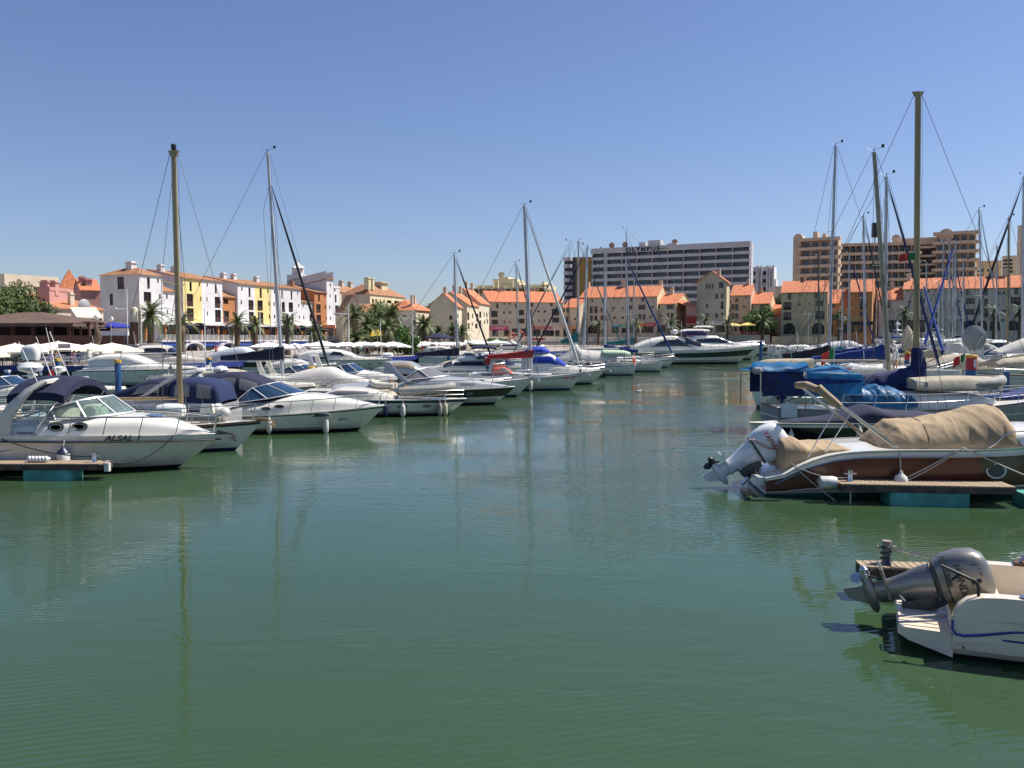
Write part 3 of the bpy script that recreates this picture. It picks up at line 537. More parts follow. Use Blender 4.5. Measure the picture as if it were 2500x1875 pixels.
# shop signs on the far quay
SG = [('magenta shop sign with white lettering at the left end of the long beige block', 1000+712/3.687, 1000+888/3.687, 600+724/3.687, 600+760/3.687, 231, mat('sign_pink', (.45, .02, .12), .5), 'O OPTIMIST', LETW),
 ('green pharmacy fascia sign on the longest beige block', 1350+592/3.687, 1350+712/3.687, 540+928/3.687, 540+950/3.687, 234.5, mat('sign_green', (.01, .28, .11), .5), 'PHARMACY', LETW),
 ('red and orange shop sign at the right end of the longest beige block', 1350+818/3.687, 1350+925/3.687, 540+915/3.687, 540+948/3.687, 235, mat('sign_red', (.5, .02, .02), .5), 'Santander', LETW),
 ('orange part of a fascia sign beside the red bank sign', 1350+760/3.687, 1350+817/3.687, 540+918/3.687, 540+950/3.687, 235, mat('sign_amber', (.62, .22, .02), .5), '', None),
 ('white fascia sign across the ground floor of the tower house', 1350+1295/3.687, 1350+1550/3.687, 540+900/3.687, 540+928/3.687, 231, WHTP, 'MARINA DISCOTECA BAR', LETK),
 ('red banner over the terrace right of the tower house', 1350+1690/3.687, 1350+1855/3.687, 540+990/3.687, 540+1018/3.687, 226, mat('sign_crimson', (.42, .015, .03), .5), 'Santander Totta', LETW),
 ('long dark sign row with white emblems over the shops of the orange block', 1900+655/3.687, 1900+850/3.687, 540+903/3.687, 540+935/3.687, 224, SHOP, '', None),
 ('small green sign on the far right block', 1900+2008/3.687, 1900+2035/3.687, 540+880/3.687, 540+905/3.687, 216, GRNP, '', None),
 ('wide white and red striped shop awning sign in the middle of the long beige block', 1000+1100/3.687, 1000+1290/3.687, 600+722/3.687, 600+752/3.687, 230.5, mat('sign_rose', (.52, .16, .14), .5), '', None),
 ('blue and white fascia sign left of the green pharmacy sign', 1350+530/3.687, 1350+590/3.687, 540+932/3.687, 540+950/3.687, 234.5, mat('sign_lightblue', (.2, .35, .5), .5), '', None),
 ('pink striped shop awning beside the low link roof', 1000+1375/3.687, 1000+1500/3.687, 600+725/3.687, 600+748/3.687, 237, mat('sign_ochre', (.6, .25, .08), .5), '', None),
 ('red kiosk roof sign below the long beige block', 1000+1060/3.687, 1000+1220/3.687, 600+830/3.687, 600+850/3.687, 190, mat('kiosk_red', (.42, .05, .03), .5), '', None)]
for s in SG: signboard(*s)
# --- large white hotel with continuous balconies
hotel, W = facade_root('hotel_building', 'large white ten storey hotel with long balcony bands and roof lettering', (1350+350/3.687, 380), (1350+1757/3.687, 350), 2, cat_='hotel')
D = 6; FHh = 3.05; ztop = zrow(540+248/3.687, 365) + 1.2 - 2; NF = 12
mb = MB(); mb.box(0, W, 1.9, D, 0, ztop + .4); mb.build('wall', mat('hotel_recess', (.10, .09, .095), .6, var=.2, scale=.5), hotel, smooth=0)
nb = 10; pm = MB(); pm.box(0, W / nb - .5, 0, .05, -.2, FHh - 1.3)
for q in range(6): pm.box(W / nb * q / 6, W / nb * q / 6 + .12, -.06, 0, 0, FHh - 1.3, 1)
pme = pm.mesh('window', [PANE, mat('hotel_window_frame', (.16, .14, .15), .5)], 0)
par = MB(); par.box(-.3, W + .3, -.1, .1, 0, 1.22); par.box(-.3, W + .3, .1, 1.9, 0, .22); pare = par.mesh('balcony', WLV, 0)
for f in range(NF):
    z = ztop - 1.7 - f * FHh
    if f < 2: a = 0
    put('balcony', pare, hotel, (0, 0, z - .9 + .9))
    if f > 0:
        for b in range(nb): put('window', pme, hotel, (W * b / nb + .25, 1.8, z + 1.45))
mb = MB()
for b in range(nb + 1): mb.box(W * b / nb - .14, W * b / nb + .14, .15, 1.85, 0, ztop)
mb.build('pier', WLV, hotel, smooth=0)
mb = MB(); mb.box(-.5, W + .4, -.2, .15, ztop - 2.0, ztop + .35); mb.box(0, W, .15, D, ztop - .02, ztop + .3); mb.build('parapet', WLV, hotel, smooth=0)
mb = MB(); mb.box(W * .3, W * .34, 3, 7, ztop, ztop + 2.4); mb.box(W * .36, W * .44, 3, 8, ztop, ztop + 3); mb.box(W * .5, W * .56, -.6, 3, ztop - 1.8, ztop + .9); mb.build('roof_plant_room', WLV, hotel, smooth=0)
mb = MB(); mb.add([(W + .4, 1.9, 0), (W + .4, D, 0), (W + .4, D, ztop), (W + .4, 1.9, ztop)], [(0, 1, 2, 3)]); mb.build('end_wall', WLV, hotel, smooth=0)
for fx in (.115, .205, .53): dish(hotel, W * fx, 3, ztop + .4, 1.3, mat('dish_ochre', (.35, .22, .14), .6))
text('OLYMPUS', 2.5, LETK, hotel, (W * .34, -.35, ztop - 1.0), sx=1.15, spacing=1.25, ext=.15, bold=.05)
text('****', 2.0, mat('sign_gold', (.4, .3, .12), .5), hotel, (W * .47, -.35, ztop - 1.4), spacing=1.2, ext=.1)
wing, W2 = facade_root('hotel_building', 'ochre coloured left wing of the white hotel with rounded balcony stacks', (1350+92/3.687, 384), (1350+395/3.687, 381), 2, cat_='hotel wing')
zt = zrow(540+322/3.687, 382) - 2
mb = MB(); mb.box(W2 * .12, W2, .6, 18, 0, zt); mb.build('wall', WGD, wing, smooth=0)
mb = MB(); mb.box(W2 * .27, W2 * .36, .2, .58, 0, zt); mb.build('dark_strip', mat('dark_glass_strip', (.03, .03, .05), .3), wing, smooth=0)
mb = MB(); arc = [(W2 * .135 + W2 * .135 * math.cos(t), -.4 - 2 * math.sin(t)) for t in [math.pi * q / 10 for q in range(11)]]
n = len(arc); mb.add([(x, y, 0) for x, y in arc] + [(x, y, 1.5) for x, y in arc], [tuple(range(n)), tuple(range(n, 2 * n))[::-1]] + [(i, i + 1, n + i + 1, n + i) for i in range(n - 1)] + [(0, n - 1, 2 * n - 1, n)])
bal = mb.mesh('balcony', WLV, 0)
for f in range(12): put('balcony', bal, wing, (0, .6, zt - 1.6 - f * FHh))
mb = MB(); mb.box(W2 * .02, W2 * .27, .6, 3, 0, zt - .5); mb.build('window_stack', mat('hotel_recess2', (.06, .06, .07), .4), wing, smooth=0)
tower, W3 = facade_root('hotel_building', 'slim white ribbed tower to the right of the long white hotel', (1350+1770/3.687, 400), (1350+2000/3.687, 396), 2, cat_='tower block')
zt = zrow(540+400/3.687, 398) - 2
mb = MB(); mb.box(0, W3 * .93, .5, 14, 0, zt - .5); mb.box(W3 * .93, W3, 1, 12, 0, zt - 6); mb.build('wall', WW, tower, smooth=0)
mb = MB()
for a, b in ((.24, .31), (.33, .36), (.40, .47), (.62, .68), (.72, .78), (.85, .93)): mb.box(W3 * a, W3 * b, -.9, .5, 0, zt)
mb.build('rib', WW, tower, smooth=0)
wm = MB(); wm.box(0, W3 * .18, -.03, .05, 0, 1.7); wme = wm.mesh('window', PANE, 0)
for f in range(9):
    for xx in (.01, .49): put('window', wme, tower, (W3 * xx, .47, zt - 4.2 - f * 3.6))
block('apartment_building', 'low white villa roof behind the gap beside the ribbed tower', (1350+2000/3.687, 330), (1350+2060/3.687, 330), 2, 540+600/3.687, 10, WG, TD, [], rk='flat', rise=.5)
# --- stepped cream apartment hotel behind the beige block
r, W = facade_root('hotel_building', 'stepped cream apartment hotel with roof terraces behind the beige harbour block', (1000+510/3.687, 330), (1000+1215/3.687, 322), 2, cat_='hotel')
def zz(ty, Y=326): return zrow(600 + ty / 3.687, Y) - 2
WCY = wallm('lemon', (.62, .55, .36))
for nm, a, b, ztp, y0 in (('wall', 0, 1, zz(385), 3), ('wall', .08, 1, zz(345), 6), ('wall', .27, .57, zz(285), 8), ('wall', .33, .45, zz(262), 10), ('wall', .92, .95, zz(320), 6), ('wall', .6, .63, zz(320), 6)):
    mb = MB(); mb.box(W * a, W * b, y0, 20, 0, ztp); mb.build(nm, WCY, r, smooth=0)
fl = MB(); fl.box(0, W, 0, 3, 0, .35); fle = fl.mesh('balcony', WCR, 0); wm = MB(); wm.box(0, 1.7, 0, .1, 0, 2.0); wme = wm.mesh('window', PANE, 0)
for f in range(6):
    put('balcony', fle, r, (0, 0, zz(385) - f * 3.1))
    for q in range(24): put('window', wme, r, (W * (q + .3) / 24, 2.88, zz(385) - f * 3.1 - 2.6))
mb = MB()
for q in range(13): mb.box(W * q / 12 - .2, W * q / 12 + .2, 0, 2.9, 0, zz(385))
for q in (0.08, .16, .3, .36, .55): mb.box(W * q - .2, W * q + .2, 5.2, 5.9, zz(385), zz(340) if q < .2 else zz(300))
mb.build('pier', WCY, r, smooth=0)
for fx in (.34, .36): dish(r, W * fx, 11, zz(262), 1.0, WCR)
# --- big sand coloured resort on the right
WRS = wallm('resort', (.56, .43, .32)); RDK = mat('resort_recess_shade', (.055, .045, .045), .6, var=.3, scale=.4)  # dark wall colour standing for shade behind the balconies
def resort(label, A, B, top, NFl, nb, rail, extra=None):
    r, W = facade_root('hotel_building', label, A, B, 2, cat_='hotel wing'); Y = (A[1] + B[1]) / 2; zt = zrow(540 + top / 3.687, Y) - 2
    mb = MB(); mb.box(0, W, 1.6, 7, 0, zt); mb.build('wall', WRS if rail == 'l' else RDK, r, smooth=0)  # middle wing wall painted dark as balcony shade
    bm = MB(); pts = [(-1.2, 1.6), (-1.2, -.9), (-.7, -1.5), (W + .7, -1.5), (W + 1.2, -.9), (W + 1.2, 1.6)]; n = len(pts)
    bm.add([(x, y, 0) for x, y in pts] + [(x, y, .95) for x, y in pts], [tuple(range(n)), tuple(range(n, 2 * n))[::-1]] + [(i, (i + 1) % n, n + (i + 1) % n, n + i) for i in range(n)])
    bme = bm.mesh('balcony', WRS, 0)
    wm = MB(); ww = W / nb * .62; wm.box(0, ww, 0, .08, 0, 1.9); wm.box(ww * .48, ww * .52, -.04, 0, 0, 1.9, 1); wme = wm.mesh('window', [PANE, WRS], 0)
    pmn = MB(); pmn.box(-.12, .12, 0, 1.6, 0, 2.6); pmm = pmn.mesh('partition', WRS, 0)
    for f in range(NFl):
        z = zt - 2.4 - f * 3.0
        put('balcony', bme, r, (0, 0, z - 1.2))
        for q in range(nb):
            put('window', wme, r, (W * (q + .2) / nb, 1.5, z - .3))
            if rail == 'm': put('partition', pmm, r, (W * q / nb, .1, z - .5))
    mb = MB(); mb.box(-.9, W + .9, -1.3, 1.6, zt - .4, zt + .6); mb.box(0, W, 1.6, 7, zt, zt + .5); mb.build('parapet', WRS, r, smooth=0)
    return r, W, zt
r, W, zt = resort('left tower wing of the sand coloured resort behind the orange roofs', (1900+190/3.687, 304), (1900+520/3.687, 298), 165, 10, 4, 'l')
mb = MB(); mb.box(-2.6, 0, 0, 5, 0, zt + .5); mb.lathe([(1.6, -.01), (1.6, 5)], (-1.0, 0, zt + .8), 16, 0, 'y'); mb.box(W * .3, W * .42, 2, 6, zt, zt + 3); mb.box(W * .55, W * .65, 2, 6, zt, zt + 2.2); mb.build('end_tower', WRS, r, smooth=30)
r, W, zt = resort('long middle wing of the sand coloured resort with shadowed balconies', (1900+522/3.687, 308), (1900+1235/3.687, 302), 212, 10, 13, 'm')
dish(r, W * .76, 3, zt + .6, 1.6, WRS)
mb = MB(); mb.box(W * .45, W * .535, 3, 5, zt + 3, zt + 8); mb.tube([(W * .49, 4, zt), (W * .49, 4, zt + 3)], .2); mb.build('roof_sign', BLKP, r, smooth=0)
r, W, zt = resort('right stepped wing of the sand coloured resort with a curved parapet', (1900+1400/3.687, 300), (1900+1755/3.687, 294), 110, 12, 5, 'l')
mb = MB(); mb.box(-13, 0, 3, 14, 0, zt - .5); mb.lathe([(2.4, 0), (2.4, 1.2)], (3, 0, zt - .6), 20, 0, 'y'); mb.build('curved_parapet', WRS, r, smooth=30)
bm = MB(); bm.box(-8, 0, 0, 3, 0, .7); bme = bm.mesh('side_balcony', WRS, 0)
for f in range(12): put('side_balcony', bme, r, (0, .6, zt - 4.4 - f * 3))
mb = MB(); mb.box(-8, -.3, 2.9, 2.98, 0, zt - 3); mb.build('recess_shade', RDK, r, smooth=0)  # thin dark sheet standing for the shade behind the side balconies
block('apartment_building', 'plain brown block just right of the resort, behind the orange roof', (1900+1765/3.687, 322), (1900+1992/3.687, 318), 2, 540+372/3.687, 5, WPY, TE, [(1790,430,1810,455),(1830,430,1850,455),(1790,480,1810,500),(1830,480,1850,500),(1880,430,1900,455)], rk='flat', rise=.5)
block('apartment_building', 'cream balcony block beside the tall blank tower at the right', (1900+2002/3.687, 331), (1900+2125/3.687, 329), 2, 540+325/3.687, 5, WBG, TE, [(2010,345,2110,362),(2010,378,2110,395),(2010,412,2110,430),(2010,445,2110,465)], rk='flat', rise=.5)
block('apartment_building', 'tall blank peach tower cut by the right edge of the photo', (1900+2126/3.687, 292), (1900+2330/3.687, 286), 2, 540+45/3.687, 8, WCR, TE, [], rk='flat', rise=.5)
# --- roofs and houses at the far left
block('house', 'rose pink house with a broad patchy tiled roof left of the white tower', (330/3.687, 150), (455/3.687, 150), 3, 600+400/3.687, 8, WPI, TA, [(385,465,403,515,'w')], rk='flat', rise=.5, chims=[(.4,.2,1.0,1.4),(.8,.3,1.0,1.2)])
r, W = facade_root('house', 'house with large patchy orange roof slope and grey dish, left of the white tower', (455/3.687, 146), (935/3.687, 155), 3)
ze = zrow(600+570/3.687, 150) - 3; zr = zrow(600+455/3.687, 162) - 3
wall(r, WCR, W, ze, tile=TA, wins=[(470,600,495,635)]); wall(r, WCR, 12, ze, (W, 0, 0), R(90), tile=TA, shed=-(zr - ze)); wall(r, WCR, 12, ze, (0, 12, 0), R(-90), tile=TA, shed=(zr - ze))
roof(r, TILO, W, 12, ze, 'shed', zr - ze); dish(r, W * .58, -1, ze - .6, 1.2); chimney(r, W * .6, 3, ze + 1, 1.6, .8, WCR); mb = MB(); mb.box(0, W, 12, 14, 0, zr + 3.4); mb.build('rear_wall', WCR, r, smooth=0)
block('house', 'house with pyramid orange roof peeping over the far left rooftops', (548/3.687, 190), (735/3.687, 192), 3, 600+395/3.687, 14, WCR, TA, [], rk='hip', rise=4.6)
block('house', 'house with a brown red roof just left of the white corner tower', (735/3.687, 180), (915/3.687, 182), 3, 600+402/3.687, 14, WPI, TA, [], rk='gable', rise=2.6, chims=[(.2,.3,1.2,1.2),(.5,.2,1.2,1.2)])
block('house', 'small house with yellowish roof edge behind the big left tree', (190/3.687, 170), (330/3.687, 172), 3, 600+425/3.687, 10, WPI, TA, [], rk='gable', rise=2.2, rm=TILB, chims=[(.6,.5,1.2,1.5)])
block('house', 'low white shop building with a blue awning at the foot of the corner tower', (700/3.687, 140), (925/3.687, 142), 3, 600+650/3.687, 8, WG, TA, [(822,632,870,682),(898,632,928,682)], rk='shed', rise=1.8, rm=WG)
# ------------------------------------------------------------------ trees and palms
LEAF = mat('tree_leaves', (.095, .13, .035), .7, col2=(.035, .06, .018), scale=1.2, spec=.3)
LEAF2 = mat('shrub_leaves', (.09, .17, .03), .7, col2=(.04, .09, .02), scale=1.2, spec=.3)
FROND = mat('palm_fronds', (.12, .15, .05), .55, col2=(.05, .08, .028), scale=.8, spec=.4)
FRONDD = mat('dry_palm_fronds', (.20, .15, .07), .8, col2=(.12, .09, .04), scale=.8)
TRUNK = mat('palm_trunk', (.13, .09, .06), .9, var=.25, scale=3, bump=.8, bscale=6)
BARK = mat('tree_bark', (.10, .075, .05), .9, var=.2, scale=2, bump=.5)
def leafcloud(rs, n, rx, ry, rz, size, lobes=9, seed=1):
    rnd = random.Random(seed); mb = MB(); L = []
    for i in range(lobes):
        a = rnd.uniform(0, 6.28); q = rnd.uniform(.15, .72); z = rnd.uniform(-.5, .62)
        L.append((math.cos(a) * q * rx, math.sin(a) * q * ry, z * rz, rnd.uniform(.30, .52)))
    for i in range(n):
        lx, ly, lz, lr = L[i % lobes]
        d = Vector((rnd.gauss(0, 1), rnd.gauss(0, 1), rnd.gauss(0, 1))).normalized() * (rnd.random() ** .28)
        p = Vector((lx + d.x * lr * rx, ly + d.y * lr * ry, lz + d.z * lr * rz))
        nrm = (d + Vector((rnd.gauss(0, .5), rnd.gauss(0, .5), rnd.gauss(.4, .5)))).normalized()
        a = nrm.cross(Vector((rnd.random(), rnd.random(), .3))).normalized(); b = nrm.cross(a); s = size * rnd.uniform(.6, 1.4)
        mb.add([p - a * s, p - b * s * .5, p + a * s, p + b * s * .5], [(0, 1, 2, 3)])
    return mb
def tree(label, x, y, z0, h, r, n=2600, size=.28, seed=1, leaf=None, trunk=.35, rz=None, ry=None):
    t = thing('broadleaf_tree', label, 'tree', (x, y, z0))
    rz = rz or h * .42
    mb = leafcloud(None, n, r, ry or r, rz, size, 13, seed); mb.build('crown', leaf or LEAF, t, (0, 0, h - rz * .85), smooth=0)
    mb = MB(); mb.tube([(0, 0, 0), (.1, 0, h * .3), (0, .1, h * .6)], trunk, 7, r2=trunk * .5)
    rnd = random.Random(seed)
    for i in range(5):
        a = rnd.uniform(0, 6.28); mb.tube([(0, 0, h * .35), (math.cos(a) * r * .3, math.sin(a) * r * .3, h * .6), (math.cos(a) * r * .6, math.sin(a) * r * .6, h * .8)], trunk * .4, 5, r2=.04)
    mb.build('trunk', BARK, t); return t
FRM = {}
def frond_mesh(L, droop, seed, m, wid):
    rnd = random.Random(seed); mb = MB(); N = 11; pts = []
    for i in range(N + 1):
        t = i / N; pts.append(Vector((L * (t - .18 * droop * t ** 3), 0, L * (.42 * t - (.42 + droop * .55) * t * t))))
    mb.tube(pts, .035, 4, r2=.01, cap=False)
    for i in range(1, N):
        for k in range(3):
            t = (i + k / 3) / N; j = min(int(t * N), N - 1); p = pts[j].lerp(pts[j + 1], t * N - j); d = (pts[j + 1] - pts[j]).normalized()
            ll = wid * (math.sin(math.pi * min(t * .9 + .12, 1)) ** .6) * rnd.uniform(.8, 1.1)
            for s in (-1, 1):
                e = p + d * ll * .55 + Vector((0, s * ll * .8, -ll * rnd.uniform(.1, .45)))
                mb.add([p - d * .05, p + d * .07, e], [(0, 1, 2)])
    return mb.mesh('frond', m, 0)
def palm(label, px, Y, row_top, z0, L=2.6, nf=26, tr=.28, lean=0, kind='date', trunk_col=None, wid=.55, row_base=None, group=None, seed=0, skirt=0):
    X = xpx(px, Y, row_top + 20); top = zrow(row_top, Y); hh = top - z0 - L * .55
    t = thing('palm_tree', label, 'palm tree', (X, Y, z0), 0, group)
    mb = MB(); N = 14
    mb.rings([[(lean * (i / N) ** 2 + r_ * math.cos(a), r_ * math.sin(a), hh * i / N) for a in [2 * math.pi * k / 9 for k in range(9)]]
              for i in range(N + 1) for r_ in [tr * (1.18 - .35 * i / N if i < N - 2 else 1.15) * (1.06 if i % 2 else .97)]])
    mb.build('trunk', TRUNK, t)
    rnd = random.Random(seed + int(px))
    key = (round(L, 1), wid)
    if key not in FRM: FRM[key] = [frond_mesh(L, d, q, FROND, wid) for q, d in enumerate((.5, .9, 1.25, 1.6))] + [frond_mesh(L * .8, 2.2, 9, FRONDD, wid * .8)]
    for i in range(nf):
        e = (i + .5) / nf; el = R(78) * (1 - e) ** .9 - R(28) * e
        fi = min(3, int(e * 4)) if i < nf - skirt else 4
        put('frond', FRM[key][fi], t, (lean, 0, hh), (0, -el * .9 + rnd.uniform(-.08, .08), i * 2.39996 + rnd.uniform(-.2, .2)))
    return t
PZ = 1.4
PALMS = [
 ('tall palm with a full crown directly in front of the white corner tower sign column', 367, 118, 733, 1.3, 4.2, 30, .45, 0, .7, 0),
 ('palm half hidden behind the thick gold mast at the left', 442, 122, 758, 1.3, 3.6, 24, .4, 0, .6, 6),
 ('slim palm in front of the ochre link building, with a tuft of upright fronds', 579, 120, 760, 1.3, 3.0, 18, .38, 0, .5, 0),
 ('slim palm in front of the first yellow stripe of the long white block', 623, 124, 770, 1.3, 2.9, 18, .38, 0, .5, 0),
 ('palm right beside the slender grey mast in front of the long white block', 702, 126, 762, 1.3, 3.0, 20, .38, 0, .5, 0),
 ('palm leaning before the end of the white arcade, left of the orange sign', 771, 122, 782, 1.3, 3.0, 18, .38, 0, .5, 0),
 ('broad old palm with brown skirt, leftmost of the central palm clump', 866, 150, 742, 1.3, 4.3, 34, .5, 0, .8, 14),
 ('palm in the middle of the central clump, lower than its neighbours', 895, 135, 772, 1.3, 3.2, 26, .38, 0, .6, 2),
 ('tall dark palm at the right of the central clump above the yellow awning', 955, 155, 740, 1.3, 4.4, 36, .5, 0, .8, 8),
 ('palm just left of the grey house with the orange roof', 945, 132, 775, 1.3, 3.0, 22, .36, 0, .6, 2),
 ('low bushy palm at the foot of the central clump', 868, 128, 802, 1.3, 3.0, 30, .5, 0, .7, 0),
 ('slender palm in front of the shaded grey house wall', 990, 128, 792, 1.3, 2.4, 16, .3, 0, .5, 0),
 ('full round palm in front of the cream house with the orange roof', 1034, 150, 770, 1.3, 3.6, 34, .42, 0, .7, 4),
 ('small palm left of the dark blue parasol roof', 1071, 150, 790, 1.3, 2.3, 16, .26, 0, .5, 0),
 ('palm behind the grey mast right of the sand coloured gable', 1105, 150, 785, 1.3, 3.0, 22, .36, 0, .5, 4),
 ('palm in front of the left sunlit cream house', 1128, 148, 790, 1.3, 2.9, 22, .32, 0, .5, 0),
 ('small palm in front of the arch of the longest beige block', 1461, 222, 783, 2.0, 2.7, 20, .32, 0, .5, 0),
 ('palm between the green and orange shop signs', 1552, 222, 778, 2.0, 3.4, 18, .34, 0, .5, 0),
 ('wide palm at the right end of the longest beige block', 1637, 218, 773, 2.0, 4.3, 26, .34, 0, .5, 0),
 ('palm with a bent trunk in front of the tower house sign', 1723, 220, 768, 2.0, 3.2, 20, .4, 0, .5, 0),
 ('palm at the sunlit corner of the tower house', 1777, 220, 772, 2.0, 3.4, 20, .4, 0, .5, 0),
 ('palm standing before the round green tree', 1862, 222, 768, 2.0, 3.4, 22, .4, 0, .6, 0),
 ('small palm in front of the orange link building', 2048, 214, 758, 2.0, 2.6, 20, .3, 0, .5, 0),
 ('palm in front of the grey-white block, left of the thick gold mast', 2209, 208, 748, 2.0, 3.0, 20, .32, 0, .5, 0),
 ('palm right of the satellite dish in front of the arches', 2427, 206, 746, 2.0, 3.2, 20, .32, 0, .5, 0),
 ('palm crown cut by the right photo edge', 2490, 206, 743, 2.0, 3.4, 20, .32, 0, .5, 0)]
for i, (lb, px, Y, rt, z0, L, nf, tr, lean, wid, sk) in enumerate(PALMS): palm(lb, px, Y, rt + (6 if px < 1200 else 0), z0, L * (.84 if px < 1200 else 1), nf, tr, lean, wid=wid, skirt=sk)
# pollarded palm stump with a lamp beside the brown pavilion
X = xpx(238, 85, 860); t = thing('palm_stump', 'leafless grey palm stump in front of the brown terrace wall, under a white lamp globe', 'palm stump', (X, 85, 1.3))
mb = MB(); N = 12; hh = zrow(784, 85) - 1.3
mb.rings([[(.12 * math.sin(i) + r_ * math.cos(a), r_ * math.sin(a), hh * i / N) for a in [2 * math.pi * k / 9 for k in range(9)]] for i in range(N + 1) for r_ in [(.3, .28, .26, .25, .27, .30, .34, .36, .34, .28, .2, .16, .1)[i]]]); mb.build('trunk', TRUNK, t)
def bush(label, px, row, Y, z0, r, h, seed, leaf=None, n=1500, size=.2):
    X = xpx(px, Y, row); t = thing('shrub', label, 'shrub', (X, Y, z0))
    leafcloud(None, n, r, r, h / 2, size, 8, seed).build('foliage', leaf or LEAF2, t, (0, 0, h * .5), smooth=0); return t
tree('large round leafy tree at the left edge behind the brown pavilion roof', xpx(38, 120), 120, 1.5, zrow(694, 120) - 1.5, 5.6, 9000, .2, 3, trunk=.45, rz=4.6)
tree('dense leafy tree overlapping the left edge of the photo', xpx(-40, 110), 110, 1.5, zrow(705, 110) - 1.5, 5.2, 5000, .2, 4, rz=4.2)
tree('smaller leafy tree reaching right of the brown pavilion roof', xpx(98, 118), 118, 1.5, zrow(740, 118) - 1.5, 2.5, 3000, .18, 8, rz=2.4)
tree('dark leafy tree behind the central palms', xpx(915, 165), 165, 1.5, zrow(752, 165) - 1.5, 4.0, 4500, .26, 5, rz=5.5)
tree('tall dark tree crown filling the gap between the central palms', xpx(938, 172), 172, 1.5, zrow(738, 172) - 1.5, 3.6, 4000, .26, 6, rz=6.0)
tree('far tree crown showing above the sand coloured gable', xpx(1062, 260), 260, 2, zrow(738, 260) - 2, 4.0, 2200, .3, 7, rz=3.4)
tree('dark tree in the gap left of the tower house', xpx(1667, 262), 262, 2, zrow(728, 262) - 2, 4.2, 3600, .32, 12, rz=8.0)
tree('round green tree in front of the lower pink house', xpx(1853, 228), 228, 2, zrow(752, 228) - 2, 4.6, 5000, .26, 13, leaf=LEAF2, rz=4.2)
tree('dark green tree behind the salmon house', xpx(1893, 262), 262, 2, zrow(722, 262) - 2, 4.2, 3500, .3, 14, rz=6.5)
tree('green tree showing at the edge behind the straw yellow block', xpx(1912, 270), 270, 2, zrow(712, 270) - 2, 3.2, 2500, .3, 15, rz=8)
bush('bright green clipped bush at the foot of the shaded grey house', 982, 820, 126, 1.3, 1.9, 4.0, 21, n=2500)
bush('small bright bush beside the clipped green bush', 1010, 830, 126, 1.3, 1.0, 2.6, 22)
bush('green hedge in front of the sunlit cream house', 1180, 826, 160, 1.4, 3.0, 2.2, 23, n=2200)
bush('yellowish hedge below the long beige block', 1225, 832, 185, 1.5, 3.4, 2.4, 24, n=2200)
bush('dark potted greenery on the cafe terrace left', 54, 868, 82, 1.3, 1.0, 1.5, 25, leaf=LEAF, n=1200, size=.09)
bush('green potted shrub on the cafe terrace beside the grey screen', 140, 866, 82, 1.3, 1.4, 1.8, 26, n=1800, size=.09)
# pink bougainvillea-like shrub right
bush('dark climbing plant under the salmon house roof', 1880, 800, 227, 2.0, 2.6, 4.0, 27, leaf=mat('climber_leaves', (.10, .05, .02), .8, col2=(.03, .03, .01), scale=.8), n=1600, size=.25)

# ------------------------------------------------------------------ brown pavilion and cafe terrace at the left
t = thing('pavilion', 'dark brown wooden pavilion with a broad hipped roof at the left edge', 'pavilion', (xpx(-60, 95), 95, 1.3))
W = xpx(175, 95) - xpx(-60, 95); ze = zrow(789, 95) - 1.3; zt = zrow(764, 104) - 1.3; ROOFB = mat('brown_roof_felt', (.12, .075, .055), .9, var=.15, scale=.8, bump=.4)
a = xpx(70, 98) - xpx(-60, 95)
mb = MB(); mb.add([(-4, -1.2, ze), (W + .8, -1.2, ze), (W + .8, 14, ze), (-4, 14, ze), (2, 6, zt), (a, 6, zt)], [(0, 1, 5, 4), (1, 2, 5), (2, 3, 4, 5), (3, 0, 4), (0, 1, 2, 3)]); mb.box(-4, W + .75, -1.2, 14, ze - .35, ze - .02); mb.build('roof', ROOFB, t, smooth=0)
pmb = MB(); pmb.box(-.16, .16, -.16, .16, 0, ze - .35); pme = pmb.mesh('post', DWOOD, 0)
for q in (.2, .42, .63, .82, 1.0): put('post', pme, t, (W * q - .3, 0, 0))
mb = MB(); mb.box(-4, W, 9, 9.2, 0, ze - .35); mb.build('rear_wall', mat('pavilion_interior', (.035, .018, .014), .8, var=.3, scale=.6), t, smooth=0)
t = thing('terrace_wall', 'long brown panelled terrace wall behind the white parasols', 'wall', (xpx(-60, 92), 92, 1.3))
W = xpx(330, 92) - xpx(-60, 92); zt = zrow(819, 92) - 1.3
mb = MB(); mb.box(-4, W, 0, .3, 0, zt); mb.build('panel', DWOOD, t, smooth=0)
zp = zrow(842, 92) - 1.3; mb = MB(); mb.box(W * .33, W + 2, -.14, -.02, zp - .12, zp + .06); mb.box(-4, W, .31, 7, zt - 1.0, zt - .9); mb.build('ledge', GREYP, t, smooth=0)
t = thing('pergola', 'dark open pergola joined to the right of the brown pavilion', 'pergola', (xpx(176, 97), 97, 1.3)); ze2 = zrow(789, 97) - 1.3
mb = MB(); w_ = xpx(216, 97) - xpx(176, 97)
for x in (0, w_ * .5, w_): mb.box(x - .1, x + .1, 0, .2, 0, ze2)
mb.box(-.2, w_ + .3, -.1, .1, ze2 - .15, ze2 + .1); mb.box(-.2, w_ + .3, 3, 3.2, ze2 - .15, ze2 + .1)
for q in range(6): mb.box(w_ * q / 5 - .05, w_ * q / 5 + .05, 0, 3, ze2 + .1, ze2 + .2)
mb.build('frame', DWOOD, t, smooth=0)
t = thing('sign_column', 'round brown and cream column with vertical lettering, below the white corner tower', 'sign column', (xpx(329, 98), 98, 1.3))
zt = zrow(750, 98) - 1.3; zm = zrow(787, 98) - 1.3
mb = MB(); mb.lathe([(.5, 0), (.5, zm)], seg=20); mb.build('brown_shaft', DWOOD, t)
